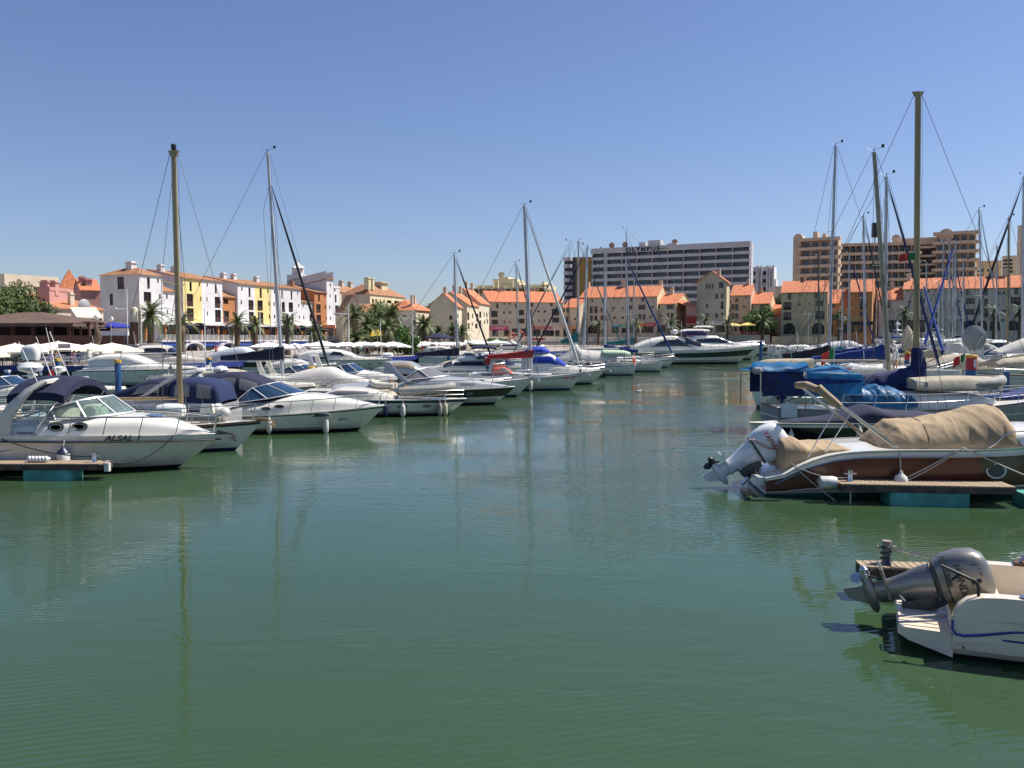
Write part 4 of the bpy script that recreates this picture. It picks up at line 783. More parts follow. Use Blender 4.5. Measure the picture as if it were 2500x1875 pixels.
mb = MB(); mb.lathe([(.46, zm + .01), (.46, zt - .5), (.38, zt - .12), (.2, zt)], seg=20); mb.build('cream_shaft', WCR, t)
mb = MB(); mb.box(.5, .86, -.25, -.15, zrow(838, 98) - 1.3, zrow(757, 98) - 1.3); f = mb.build('sign_board', mat('cream_board', (.66, .60, .46), .6), t, smooth=0)
text('MARINA DE VILAMOURA', .30, LETK, t, (.68, -.27, (zrow(838, 98) + zrow(757, 98)) / 2 - 1.3), (R(90), R(-90), 0), sx=.96)
t = thing('white_bar_counter', 'long white wall of the upper terrace bar right of the palm stump', 'wall', (xpx(232, 95), 95, zrow(819, 95)))
mb = MB(); mb.box(0, xpx(312, 95) - xpx(232, 95), 0, .3, 0, zrow(808, 95) - zrow(819, 95)); mb.build('panel', WW, t, smooth=0)

def parasol_mesh(r, h, drop, nside=8, val=.18):
    mb = MB(); n = nside
    rim = [(r * math.cos(2 * math.pi * (k + .5) / n), r * math.sin(2 * math.pi * (k + .5) / n), h - drop) for k in range(n)]
    mid = [(x * .5, y * .5, h - drop * .42) for x, y, z in rim]; low = [(x, y, z - val) for x, y, z in rim]
    mb.add([(0, 0, h)] + mid, [(0, 1 + k, 1 + (k + 1) % n) for k in range(n)])
    mb.add(mid + rim, [(k, n + k, n + (k + 1) % n, (k + 1) % n) for k in range(n)]); mb.add(rim + low, [(k, n + k, n + (k + 1) % n, (k + 1) % n) for k in range(n)])
    return mb
def parasol(label, x, y, z, r, h, m, n=4, drop=.6, group=None):
    t = thing('parasol', label, 'parasol', (x, y, z), R(random.uniform(-6, 6)), group)
    parasol_mesh(r * (1.35 if n == 4 else 1), h, drop, n).build('canopy', m, t, smooth=20)
    mb = MB(); mb.tube([(0, 0, 0), (0, 0, h + .08)], .045, 6); mb.build('pole', WHTP, t)
    mb = MB(); mb.box(-.35, .35, -.35, .35, 0, .09); mb.build('base', CONC, t, smooth=0); return t
CRP = mat('parasol_cream', (.72, .66, .55), .9, var=.03); WHP = mat('parasol_white', (.76, .75, .72), .9, var=.03)
PL = 'cream square parasol on the waterside cafe terrace, '
for px, row, Y, rr, w_ in ((-30, 845, 74, 1, 'partly outside the left edge'), (36, 838, 76, 1, 'first whole one from the left edge'), (88, 838, 78, .95, 'second whole one from the left edge'), (142, 833, 80, 1.35, 'largest and tallest of its row'), (192, 842, 82, .9, 'just right of the largest one'), (222, 838, 83, 1.05, 'in front of the palm stump'), (273, 837, 86, 1.2, 'nearest the white lamp pole')):
    parasol(PL + w_, xpx(px, Y, row), Y, 1.3, 1.9 * rr, zrow(row, Y) - 1.3, CRP, 4, .75)
rnd = random.Random(4)
BACK = [(545, 845, 112, 1.3), (575, 848, 110, 1.2), (655, 834, 106, 2.0), (690, 838, 110, 1.7), (720, 838, 108, 1.7), (750, 838, 112, 1.8), (787, 832, 108, 2.1), (812, 838, 112, 1.8)]
for i, (px, row, Y, rr) in enumerate(BACK):
    parasol('white parasol ' + ('of the left pair beside the arched awning of the blue promenade' if i < 2 else 'before the palm beside the grey mast on the promenade' if i < 5 else 'behind the long white motor yacht on the promenade'), xpx(px, Y, row), Y, 1.3, rr, zrow(row, Y) - 1.3, WHP, 4, .6, 'white parasols along the promenade')
for i in range(22):
    px = 840 + i * 13.2 + rnd.uniform(-3, 3); Y = 112 + i * 1.3 + rnd.uniform(-2, 3); X = xpx(px, Y)
    parasol('white parasol in the dense row of cafe parasols below the central palms', X, Y, 1.3, 1.7, zrow(835 + rnd.uniform(-2, 3), Y) - 1.3, WHP, 4, .45, 'dense row of white cafe parasols')
for i in range(9):
    px = 1135 + i * 11; Y = 150 + rnd.uniform(0, 10)
    parasol('small white parasol on the cafe terrace in front of the sunlit houses', xpx(px, Y), Y, 1.4, 1.9, zrow(829 + rnd.uniform(0, 4), Y) - 1.4, WHP, 4, .5, 'white parasols before the sunlit houses')
parasol('yellow parasol left of the pair over the red bank banner', xpx(1350+1622/3.687, 224), 224, 4.6, 2.2, zrow(540+915/3.687, 224) - 4.6, mat('parasol_yellow', (.72, .55, .16), .9), 8, .7)
parasol('yellow parasol right of the pair over the red bank banner', xpx(1350+1748/3.687, 224), 224, 4.6, 2.3, zrow(540+912/3.687, 224) - 4.6, MATS['parasol_yellow'], 8, .7)
parasol('wide royal blue parasol behind the white bar wall', xpx(272, 104), 104, 2.4, 3.2, zrow(786, 104) - 2.4, mat('parasol_blue', (.02, .03, .30), .8), 8, .55)
parasol('dark navy parasol tent in front of the cream houses', xpx(1072, 142), 142, 1.3, 2.6, zrow(812, 142) - 1.3, NAVY, 8, .8)
parasol('white parasol under the pergola end beside the palm stump', xpx(222, 102), 102, 2.4, 1.7, zrow(789, 102) - 2.4, WHP, 8, .45)
t = thing('awning', 'bright yellow tent awning under the central palms', 'awning', (xpx(922, 150), 150, 1.3)); z1, z2 = zrow(803, 150) - 1.3, zrow(822, 150) - 1.3
mb = MB(); mb.add([(-2.1, 0, z2), (2.1, 0, z2 + .3), (1.2, 3, z2 + .6), (-2, 3, z2), (-.5, 1, z1)], [(0, 1, 4), (1, 2, 4), (2, 3, 4), (3, 0, 4)]); mb.build('canopy', mat('awning_yellow', (.75, .55, .05), .8), t, smooth=0)
mb = MB()
for x in (-2, 2): mb.tube([(x, 0, 0), (x, 0, z2 + .1)], .06)
mb.build('pole', STEEL, t)
# terrace furniture and people
ch = thing('chair', 'pale metal cafe chair on the blue edged terrace', 'chair', (0, 0, 0), 0, 'cafe chairs on the blue edged terrace')
mb = MB(); mb.box(-.22, .22, -.22, .22, .43, .47); mb.build('seat', ALU, ch, smooth=0)
mb = MB(); mb.tube([(-.2, .2, .45), (-.2, .26, .85), (.2, .26, .85), (.2, .2, .45)], .02, 5); mb.box(-.2, .2, .22, .25, .62, .8); mb.build('backrest', ALU, ch, smooth=0)
for x in (-.2, .2):
    for y in (-.2, .2): mb = MB(); mb.tube([(x, y, 0), (x, y, .43)], .018, 5); mb.build('leg', ALU, ch)
tb = thing('table', 'small round cafe table between the chairs of the blue edged terrace', 'table', (0, 0, 0), 0, 'cafe tables on the blue edged terrace')
mb = MB(); mb.lathe([(.38, .72), (.38, .75)], seg=14); mb.build('table_top', WHTP, tb); mb = MB(); mb.tube([(0, 0, .02), (0, 0, .72)], .03); mb.lathe([(.22, 0), (.2, .03)]); mb.build('pedestal', ALU, tb)
def edgept(s):         # along the quay edge, s metres from the start of the left stretch
    pts = [Vector(e) for e in EDGE[2:8]]
    for a, b in zip(pts, pts[1:]):
        d = (b - a).length
        if s <= d: return a.lerp(b, s / d), (b - a).normalized()
        s -= d
    return pts[-1], (pts[-1] - pts[-2]).normalized()
first = True; SEATS = []
for i in range(13):
    p, d = edgept(14.5 + i * .82); nrm = Vector((-d.y, d.x, 0))
    for k, off in enumerate((1.2, 2.9)):
        q = p + nrm * off + d * (k * .35); a = math.atan2(d.y, d.x) + (R(180) if k == 0 else R(random.uniform(-20, 20)))
        a = a if k else a + R(180) + R(random.uniform(-25, 25)) + math.pi
        if first: ch.location = q; ch.rotation_euler = (0, 0, a); first = False
        else: dup(ch, q, a)
        SEATS.append((q, a))
    if i == 0: tb.location = p + nrm * 2.0
    elif i % 3 == 0: dup(tb, p + nrm * 2.0)
# people: one continuous skinned body each, clothing as thin shells
def skin_body(name, joints, edges, rad):
    me = bpy.data.meshes.new(name); me.from_pydata(joints, edges, []); o = bpy.data.objects.new(name, me); COL.objects.link(o)
    m = o.modifiers.new('skin', 'SKIN'); m.use_smooth_shade = True
    for i, r in enumerate(rad): me.skin_vertices[0].data[i].radius = (r, r) if not isinstance(r, tuple) else r
    me.skin_vertices[0].data[0].use_root = True
    s = o.modifiers.new('sub', 'SUBSURF'); s.levels = 1; s.render_levels = 1
    dg = bpy.context.evaluated_depsgraph_get(); n = bpy.data.meshes.new_from_object(o.evaluated_get(dg)); bpy.data.objects.remove(o)
    n.name = name; return n
EDG = [(0, 1), (1, 2), (2, 3), (3, 4), (2, 5), (5, 6), (6, 7), (2, 8), (8, 9), (9, 10), (0, 11), (11, 12), (12, 13), (13, 14), (0, 15), (15, 16), (16, 17), (17, 18)]
RAD = [(.14, .11), (.12, .09), (.15, .10), .055, .095, .06, .042, .035, .06, .042, .035, .085, .062, .042, .04, .085, .062, .042, .04]
def body(pose):
    if pose == 'sit':
        J = [(0, 0, .55), (0, .03, .78), (0, .05, 1.02), (0, .04, 1.14), (0, .02, 1.25), (-.2, .04, 1.0), (-.24, -.08, .78), (-.12, -.3, .76), (.2, .04, 1.0), (.24, -.08, .78), (.14, -.3, .76),
             (-.1, -.05, .53), (-.12, -.42, .52), (-.12, -.44, .12), (-.12, -.56, .05), (.1, -.05, .53), (.13, -.42, .52), (.14, -.48, .12), (.14, -.6, .05)]
    elif pose == 'stand':
        J = [(0, 0, .95), (0, 0, 1.18), (0, .02, 1.42), (0, .02, 1.53), (0, 0, 1.66), (-.2, .02, 1.4), (-.27, .02, 1.12), (-.26, -.08, .88), (.2, .02, 1.4), (.27, .02, 1.12), (.26, -.08, .88),
             (-.1, 0, .88), (-.12, -.02, .5), (-.12, .02, .1), (-.12, -.12, .05), (.1, 0, .88), (.12, -.02, .5), (.13, .02, .1), (.13, -.12, .05)]
    else:
        J = [(0, 0, .92), (.10, 0, 1.12), (.26, .02, 1.30), (.33, .02, 1.38), (.42, 0, 1.46), (.24, -.2, 1.26), (.34, -.26, 1.02), (.48, -.2, .84), (.24, .2, 1.26), (.36, .24, 1.04), (.5, .18, .9),
             (0, -.1, .88), (.02, -.13, .5), (-.02, -.13, .1), (.1, -.14, .05), (0, .1, .88), (.12, .13, .5), (.06, .13, .1), (.18, .13, .05)]
    n = skin_body('body', J, EDG, RAD)
    n.materials.clear()
    for m in (SKIN, None, None): n.materials.append(m)
    return n, J
BODIES = {k: body(k) for k in ('sit', 'stand', 'lean')}
SHIRTS = [mat('cloth_' + n, c, .9, bump=.3, bscale=20) for n, c in (('white', (.7, .7, .72)), ('lilac', (.50, .48, .62)), ('teal', (.06, .30, .36)), ('red', (.40, .05, .05)), ('black', (.03, .03, .04)), ('navy', (.03, .05, .15)), ('sand', (.45, .36, .24)), ('pink', (.6, .3, .32)))]
PM = {}
def person(label, pose, x, y, z, rz, shirt, trousers, hair=HAIR, skinny=None, group=None):
    key = (pose, shirt, trousers)
    if key not in PM:
        n, J = BODIES[pose]; me = n.copy(); me.materials[1] = SHIRTS[shirt]; me.materials[2] = SHIRTS[trousers]
        neck = Vector(J[3]); hip = Vector(J[0])
        for p in me.polygons:
            c = p.center; d = c - hip; up = (Vector(J[2]) - hip).normalized(); h_ = d.dot(up)
            t_ = 0
            arm = min((c - Vector(J[k])).length for k in (7, 10)); 
            if h_ > -.02 and (c - neck).dot(up) < -.02 and arm > .2: t_ = 1
            elif h_ <= -.02 or (pose == 'sit' and c.z < .62): t_ = 2 if c.z > (.3 if pose == 'sit' else .5) else 0
            p.material_index = t_
        PM[key] = me
    t = thing('person', label, 'person', (x, y, z), rz, group); put('body', PM[key], t)
    J = BODIES[pose][1]; hd = Vector(J[4]); mb = MB(); mb.lathe([(.02, .135), (.07, .12), (.10, .06), (.105, .0), (.09, -.05)], (hd.x, hd.y + .02, hd.z + .01), 10); mb.build('hair', hair, t)
    mb = MB(); mb.lathe([(.012, -.02), (.02, 0), (.008, .02)], (hd.x, hd.y - .105, hd.z), 6); mb.build('nose', SKIN, t); return t
GRP = 'guests seated on the blue edged terrace'
ppl = [(0, 3, 4, 'sunburnt guest in a dark red top seated at the left edge of the terrace'), (2, 6, 4, 'guest in a sand coloured shirt seated near the left edge of the terrace'), (6, 2, 4, 'guest in a teal shirt seated under the first whole cream parasol'), (8, 4, 6, 'guest in black seated between the two teal shirts'), (10, 2, 0, 'guest in a teal shirt and pale shorts seated under the second parasol'), (13, 6, 6, 'guest in sand coloured clothes seated in the second row of the terrace'), (14, 1, 6, 'guest in a lilac shirt leaning over a table near the middle of the terrace'), (17, 7, 4, 'guest in a pink top seated behind the slanting white pole'), (20, 5, 6, 'guest in a navy top seated near the grey screens')]
for k, s, tr, lb in ppl:
    q, a = SEATS[k]; person(lb, 'sit', q.x, q.y, q.z - .05, a, s, tr, group=GRP)
for px, Y, s, tr, lb in ((1, 76, 7, 4, 'bare shouldered person standing at the left photo edge on the terrace'), (165, 84, 6, 4, 'person in a sand shirt standing behind the grey terrace screens'), (185, 85, 4, 4, 'person in black standing under the parasol right of the grey screens'), (215, 88, 5, 4, 'person in navy standing in front of the palm stump'), (527, 104, 3, 4, 'person in a red top standing below the ochre link building')):
    person(lb, 'stand', xpx(px, Y), Y, 1.3, R(random.uniform(-60, 60)), s, tr)
rnd = random.Random(9)
for i in range(20):
    px = 850 + i * 15; Y = 114 + i * 1.2 + rnd.uniform(0, 4)
    person('distant cafe guest under the dense row of white parasols', rnd.choice(['sit', 'stand']), xpx(px, Y), Y, 1.3, rnd.uniform(0, 6), rnd.randrange(8), rnd.choice([4, 6, 5]), group='distant cafe guests under the white parasols')
# terrace rail, screens, bins
for s0, s1, lb in ((8, 25.4, 'thin steel handrail along the blue edged terrace'), (25.6, 40, 'steel handrail with grey panels beside the white planters'),):
    p, d = edgept(s0); q, _ = edgept(s1); t = thing('handrail', lb, 'railing', p, math.atan2(d.y, d.x)); Ln = (q - p).length
    mb = MB(); mb.tube([(0, .3, 1.05), (Ln, .3, 1.05)], .03); mb.tube([(0, .3, .55), (Ln, .3, .55)], .012, 4)
    for k in range(int(Ln / 2.2) + 1): mb.tube([(k * 2.2, .3, .05), (k * 2.2, .3, 1.05)], .025)
    mb.build('rail', STEEL, t)
for px, a, hh, lb in ((158, .55, 1.9, 'tall grey terrace screen, narrow'), (177, 1.1, 1.2, 'low wide grey terrace screen')):
    p = at(px, 880, 78); t = thing('screen', lb + ' beside the potted shrub', 'screen', (p.x, 78, 1.3)); mb = MB(); mb.box(-a, a, -.03, .03, .05, hh); mb.build('panel', GREYP, t, smooth=0); mb = MB(); mb.box(-a, -a + .06, -.2, .2, 0, .05); mb.box(a - .06, a, -.2, .2, 0, .05); mb.build('foot', STEEL, t, smooth=0)
for px, w_, hh, Y, lb in ((208, .75, 1.35, 81, 'large white tapered planter tub on the quay edge'), (153, .24, .9, 78, 'small white tapered bin beside the grey screens')):
    t = thing('planter', lb, 'planter', (xpx(px, Y), Y, 1.3)); mb = MB(); mb.lathe([(w_ * .8, 0), (w_ * 1.15, hh), (w_ * 1.25, hh), (w_ * 1.25, hh + .1), (w_ * 1.0, hh + .1), (w_ * .9, hh - .05)], seg=4); mb.build('tub', WHTP, t, (0, 0, 0), (0, 0, R(45)), smooth=0)
# lamps
def lamp(label, px, row, Y, z0, kind='globe', r=.32, pole=True):
    X = xpx(px, Y, row); hh = zrow(row, Y) - z0; t = thing('street_lamp', label, 'lamp', (X, Y, z0))
    mb = MB(); mb.tube([(0, 0, 0), (0, 0, hh)], .07, 8, r2=.05); mb.build('pole', WHTP if kind != 'globe' else GREYP, t)
    if kind == 'globe': mb = MB(); mb.lathe([(.02, -r), (r * .7, -r * .7), (r, 0), (r * .7, r * .7), (.02, r)], (0, 0, hh), 14); mb.build('globe', WHTP, t, smooth=60)
    elif kind == 'double':
        mb = MB(); mb.tube([(-1.1, 0, hh - .2), (0, 0, hh - .35), (1.1, 0, hh - .2)], .04, 5); mb.build('arm', WHTP, t)
        for s in (-1, 1): mb = MB(); mb.box(s * 1.3 - .35, s * 1.3 + .35, -.12, .12, hh - .28, hh - .16); mb.build('lamp_head', WHTP, t, smooth=0)
    elif kind == 'arm':
        mb = MB(); z = zrow(755, Y) - z0 if px < 400 else hh * .82; mb.tube([(0, 0, z), (-1.7, 0, z + .1)], .05, 5); mb.build('arm', WHTP, t); mb = MB(); mb.box(-2.0, -1.1, -.12, .12, z + .02, z + .16); mb.build('lamp_head', WHTP, t, smooth=0)
    return t
lamp('white lamp globe on a post behind the palm stump', 236, 774, 88, 1.3, r=.28); lamp('white lamp globe above the wide blue parasol', 270, 779, 92, 1.3, r=.30)
lamp('tall white pole with a short lamp arm, in front of the white corner tower', 309, 705, 92, 1.3, 'arm')
lamp('tall white lamp pole in front of the first white and yellow block', 499, 752, 100, 1.3, 'pole'); lamp('white pole in front of the yellow stripe of the long block', 634, 758, 100, 1.3, 'pole')
lamp('white lamp pole with crossarm among the central palms', 851, 744, 112, 1.3, 'arm'); lamp('white lamp pole with crossarm in front of the grey house', 1007, 757, 115, 1.3, 'arm')
lamp('double headed white lamp behind the masts of the turquoise covered boats', 1533, 764, 200, 2, 'double', ); lamp('double headed white lamp in front of the straw yellow block', 1974, 764, 205, 2, 'double')
lamp('double headed white lamp in front of the arches of the grey block', 2322, 772, 200, 2, 'double'); lamp('white lamp post left of the tower house', 1664, 784, 205, 2, 'pole'); lamp('slim lamp post with head before the orange link', 2070, 766, 205, 2, 'arm')
# parked cars on the far quay road
def car(label, px, Y, colr, rz=0):
    t = thing('parked_car', label, 'car', (xpx(px, Y), Y, 2.0), rz); m = mat('car_' + colr[0], colr[1], .2, coat=1, var=.02)
    prof = [(-2.1, .3), (-2.15, .7), (-1.9, .9), (-1.2, .95), (-.7, 1.4), (.6, 1.42), (1.1, .95), (2.0, .78), (2.15, .5), (2.1, .3)]
    mb = MB(); mb.prism(prof, -.85, .85); mb.build('body', m, t, smooth=30)
    mb = MB(); mb.prism([(-1.1, .98), (-.66, 1.34), (.55, 1.36), (.98, .98)], -.87, .87); mb.build('side_window', GLASSD, t, smooth=0)
    for x in (-1.3, 1.3):
        for y in (-.84, .66): mb = MB(); mb.lathe([(.1, 0), (.32, .01), (.32, .18), (.1, .19)], (x, y, .32), 14, 0, 'y'); mb.build('wheel', BLKP, t)
car('dark blue parked car behind the rocks, in front of the yellow parapet', 1888, 222+4, ('blue', (.02, .04, .12))); car('blue parked car left of the grey mast group', 2049, 229, ('blue2', (.02, .05, .20)))
car('white parked van-like car behind the blue ropes right', 2141, 229, ('white', (.6, .6, .6)), R(90)); car('dark parked car near the far right arches', 2300, 228, ('dark', (.05, .05, .06)))
# rock bank and far quay wall
ROCK = mat('bank_rock', (.20, .16, .12), .9, var=.25, scale=1.5, bump=.6); rnd = random.Random(5); RM = []
for k in range(6):
    mb = MB(); rs = []
    for i in range(5):
        th = math.pi * i / 4; rs.append([(math.sin(th) * math.cos(a) * rnd.uniform(.75, 1.2) + .001 * k, math.sin(th) * math.sin(a) * rnd.uniform(.75, 1.2), math.cos(th) * .75) for a in [2 * math.pi * q / 6 for q in range(6)]])
    mb.rings(rs, cap=False); RM.append(mb)
mb = MB()
for i in range(900):
    x = rnd.uniform(34, 330); f_ = rnd.random(); y = 221.5 - 2.6 * f_ + (x - 33) * .02; s = rnd.uniform(.35, .85); R_ = RM[i % 6]; a = rnd.uniform(0, 6.3)
    mb.T = Matrix.Translation((x, y, 1.75 - 1.85 * f_)) @ Matrix.Rotation(a, 4, 'Z') @ Matrix.Scale(s, 4); mb.add(R_.v, R_.f)
mb.T = None; o = mb.build('rock_bank', ROCK, smooth=0); stuff(o)
mb = MB(); mb.box(34, 330, 222.6, 223.4, 1.4, 2.35); o = mb.build('quay_kerb', CONC, smooth=0); struct(o)
mb = MB(); mb.add([(34, 219, -1), (330, 223, -1), (330, 229, 2), (34, 223.5, 2)], [(0, 1, 2, 3)]); struct(mb.build('embankment', ROCK, smooth=0))
t = thing('parapet_wall', 'mustard yellow parapet wall below the arches of the straw yellow block', 'wall', (xpx(1885, 224.6), 224.6, 2.0)); mb = MB(); mb.box(0, xpx(2045, 224.6) - xpx(1885, 224.6), 0, .3, 0, 2.2); mb.build('panel', WPY, t, smooth=0)
t = thing('terrace_wall', 'low stone terrace wall below the tower house and yellow parasols', 'wall', (xpx(1700, 224), 224, 2.0)); mb = MB(); mb.box(0, xpx(1880, 224) - xpx(1700, 224), 0, 4, 0, 2.6); mb.build('panel', WST, t, smooth=0)
t = thing('terrace_railing', 'white railing along the raised walk of the beige harbour blocks', 'railing', (xpx(1190, 222), 222, 2.0)); W = xpx(1700, 222) - xpx(1190, 222)
mb = MB(); mb.box(0, W, 0, .25, 0, .9); mb.build('kerb', CONC, t, smooth=0); mb = MB()
for q in range(3): mb.tube([(0, .1, 1.2 + q * .35), (W, .1, 1.2 + q * .35)], .04, 4)
for q in range(int(W / 2)): mb.box(q * 2, q * 2 + .08, .06, .14, .9, 1.95)
mb.build('rail', WHTP, t, smooth=0)
t = thing('balcony_wall', 'ochre yellow balcony parapet across the orange link building', 'wall', (xpx(1900+555/3.687, 226), 226, zrow(540+900/3.687, 226))); mb = MB(); mb.box(0, xpx(1900+730/3.687, 226) - xpx(1900+555/3.687, 226), 0, 3, 0, zrow(540+868/3.687, 226) - zrow(540+900/3.687, 226)); mb.build('panel', mat('wall_mustard', (.55, .36, .10), .8), t, smooth=0)
# ------------------------------------------------------------------ boats
def sgn(v): return (v > 0) - (v < 0)
class Boat:
    def __init__(s, label, bowpx, wlrow, L, B, face='R', ang=0, kind='power', sheer=(.95, .95, 1.15), rake=1.1, cat_='motor boat', name=None, tr=0.0, Y=None, fine=1.0, group=None):
        s.L, s.B, s.face, s.kind, s.sh, s.rake, s.tr, s.fine = L, B, face, kind, sheer, rake, tr, fine
        Yn = Y if Y else on(bowpx, wlrow).y; s.Yn = Yn; Yc = Yn + B * .47
        rz = R(ang) + (0 if face == 'R' else math.pi)
        bx = xpx(bowpx, Yc, wlrow - 60); s.rz = rz
        s.o = thing(name or {'motor boat': 'motor_boat', 'sailing boat': 'sailing_boat'}.get(cat_, 'boat'), label, cat_, (bx - L * math.cos(rz), Yc - L * math.sin(rz), 0), rz, group)
        s.M = s.o.matrix_basis.copy(); s.Mi = s.M.inverted(); s.ns = -1 if face == 'R' else 1     # side facing the viewer
    def lp(s, px, row, y=None):
        """local point where the view ray through a pixel meets the plane y = const of the boat"""
        yy = s.ns * s.B / 2 if y is None else y
        o = s.Mi @ Vector((0, 0, H)); d = s.Mi.to_3x3() @ ray(px, row); t = (yy - o.y) / d.y; return o + d * t
    def sz(s, x):
        t = min(max(x / s.L, 0), 1)
        if len(s.sh) > 3: return curve(s.sh, t)[0]
        a, m, b = s.sh
        return a * (1 - t) * (1 - 2 * t) + m * 4 * t * (1 - t) + b * t * (2 * t - 1)
    def hb(s, x, v=1.0):
        t = min(max(x / s.L, 0), 1); B2 = s.B / 2
        if s.kind == 'sail':
            f = .74 + .26 * math.sin(math.pi / 2 * min(t / .45, 1)) if t < .45 else 1 - ((t - .45) / .55) ** 1.9
            return B2 * f * (1 - max(0, 1 - v) ** 2.0 * (.22 + .35 * t))
        f = .9 + .1 * math.sin(math.pi / 2 * min(t / .45, 1)) if t < .45 else 1 - ((t - .45) / .55) ** (2.5 * s.fine)
        g = 1 - (.05 + .42 * t ** 2.2) * (1 - v)
        if v < .22: g *= 1 - (.22 - v) * (.5 + 1.5 * t)
        return B2 * f * g
    def X(s, t, v): return s.L * t - s.rake * max(0, 1 - v) ** 1.15 * t ** 5 + s.tr * (1 - v) * (1 - t) ** 6
    def hull(s, bands, name='hull', n=26):
        """bands: (upper fraction of the freeboard, material) from the sheer down to below the waterline"""
        mats = []; vs = [1.0]; mi = []
        for i, (lo, m) in enumerate(bands):
            if m not in mats: mats.append(m)
            hi = vs[-1]; k = max(1, int((hi - lo) / .14))
            for q in range(1, k + 1): vs.append(hi + (lo - hi) * q / k); mi.append(mats.index(m))
        rows = []
        for v in vs:
            r = []
            for i in range(n + 1):
                t = (i / n) ** .85; z = s.sz(s.L * t) * v if v >= 0 else v * .9 * (1 - .9 * t ** 8)
                r.append((s.X(t, v), s.hb(s.L * t, max(v, -.35)), z))
            rows.append(r)
        mb = MB(); mb.v = []
        for sd in (1, -1):
            o = len(mb.v); mb.v += [(x, sd * y, z) for r in rows for x, y, z in r]
            for a in range(len(vs) - 1):
                for i in range(n):
                    q = [o + a * (n + 1) + i, o + a * (n + 1) + i + 1, o + (a + 1) * (n + 1) + i + 1, o + (a + 1) * (n + 1) + i]
                    mb.f.append(tuple(q if sd > 0 else q[::-1])); mb.m.append(mi[a])
        N = (n + 1); h = len(vs) * N
        for a in range(len(vs) - 1): mb.f.append((a * N, (a + 1) * N, h + (a + 1) * N, h + a * N)); mb.m.append(mi[a])
        mb.f.append(tuple([(len(vs) - 1) * N + i for i in range(N)] + [h + (len(vs) - 1) * N + i for i in range(N)][::-1])); mb.m.append(mi[-1])
        s.h = mb.build(name, mats, s.o, smooth=28); return s.h
    def deck(s, m, x0=0, drop=.03, cam=.06, n=22):
        mb = MB(); A, C, Bq = [], [], []
        for i in range(n + 1):
            x = x0 + (s.L - .02 - x0) * i / n; w = max(s.hb(x) - .015, 0); z = s.sz(x) - drop
            A.append((x, -w, z)); C.append((x, 0, z + cam)); Bq.append((x, w, z))
        mb.strip(A, C); mb.strip(C, Bq); return mb.build('deck', m, s.o)
    def strake(s, m, r=.035, x0=0, x1=None, z=0, name='rubbing_strake'):
        mb = MB(); x1 = x1 or s.L
        for sd in (-1, 1): mb.tube([(x, sd * (s.hb(x) + r * .3), s.sz(x) + z) for x in [x0 + (x1 - x0) * i / 18 for i in range(19)]], r, 5)
        return mb.build(name, m, s.o)
    def rail(s, x0, x1, h=.5, n=6, r=.018, both=True, inset=.08, bow=True, mid=True, m=None):
        mb = MB(); sides = (-1, 1) if both else (s.ns,)
        xs = [x0 + (x1 - x0) * i / 16 for i in range(17)]
        for sd in sides:
            y = lambda x: sd * max(s.hb(x) - inset, .02)
            up = [(x, y(x), s.sz(x) + h * min(1, (i + .6) / 2.2)) for i, x in enumerate(xs)]
            mb.tube([(x0 - .15, y(x0), s.sz(x0))] + up, r, 5)
            if mid: mb.tube([(x, y(x), s.sz(x) + h * .5) for x in xs[2:]], r * .5, 4)
            for i in range(1, n + 1): x = x0 + (x1 - x0) * i / n; mb.tube([(x - .12, sd * max(s.hb(x - .12) - inset, .02), s.sz(x) - .02), (x, y(x), s.sz(x) + h)], r * .8, 4)
        if bow: mb.tube([(x1, -max(s.hb(x1) - inset, .02), s.sz(x1) + h), (x1 + .12, 0, s.sz(x1) + h * 1.05), (x1, max(s.hb(x1) - inset, .02), s.sz(x1) + h)], r, 5)
        return mb.build('guard_rail', m or STEEL, s.o)
    def sup(s, st, e=.45, zb=None, name='cabin', m=None, n=26, k=14, y0=0, parent=None, deckoff=.02):
        """superstructure lofted from (x, half width, top height) stations"""
        S = Sup(s, st, e, zb, y0, deckoff); S.mesh(name, m or GEL, parent or s.o, n, k); return S
    def arch(s, path, name='radar_arch', m=None, th=.07):
        """path: (x, |y|, z, chord) from the near foot to the top; mirrored over the boat"""
        pts = [(x, -y, z, c) for x, y, z, c in path]; x, y, z, c = path[-1]
        pts += [(x, -y * .5, z + .03, c), (x, y * .5, z + .03, c)] + [(x, y, z, c) for x, y, z, c in path[::-1]]
        rs = []
        for i, (x, y, z, c) in enumerate(pts):
            a, b = pts[max(i - 1, 0)], pts[min(i + 1, len(pts) - 1)]; d = Vector((0, b[1] - a[1], b[2] - a[2])).normalized(); nn = Vector((0, -d.z, d.y)) * th / 2
            rs.append([(x - c / 2, y + nn.y, z + nn.z), (x - c * .3, y + nn.y * 1.6, z + nn.z * 1.6), (x + c * .3, y + nn.y * 1.6, z + nn.z * 1.6), (x + c / 2, y + nn.y, z + nn.z), (x + c / 2, y - nn.y, z - nn.z), (x - c / 2, y - nn.y, z - nn.z)])
        mb = MB(); mb.rings(rs); return mb.build(name, m or GEL, s.o)
    def canopy(s, x0, x1, w, z, crown=.25, m=NAVY, drop=.12, name='bimini', xcr=.1, legs=True, tilt=0):
        mb = MB(); nx, ny = 8, 12; g = []
        for i in range(nx + 1):
            u = i / nx; x = lerp(x0, x1, u); r = []
            for j in range(ny + 1):
                v = -1 + 2 * j / ny; r.append((x + .05 * math.sin(u * 9) * 0, w * v, z + tilt * u + crown * (1 - abs(v) ** 2.2) + xcr * (1 - (2 * u - 1) ** 4)))
            r = [(r[0][0], r[0][1] * 1.01, r[0][2] - drop)] + r + [(r[-1][0], r[-1][1] * 1.01, r[-1][2] - drop)]; g.append(r)
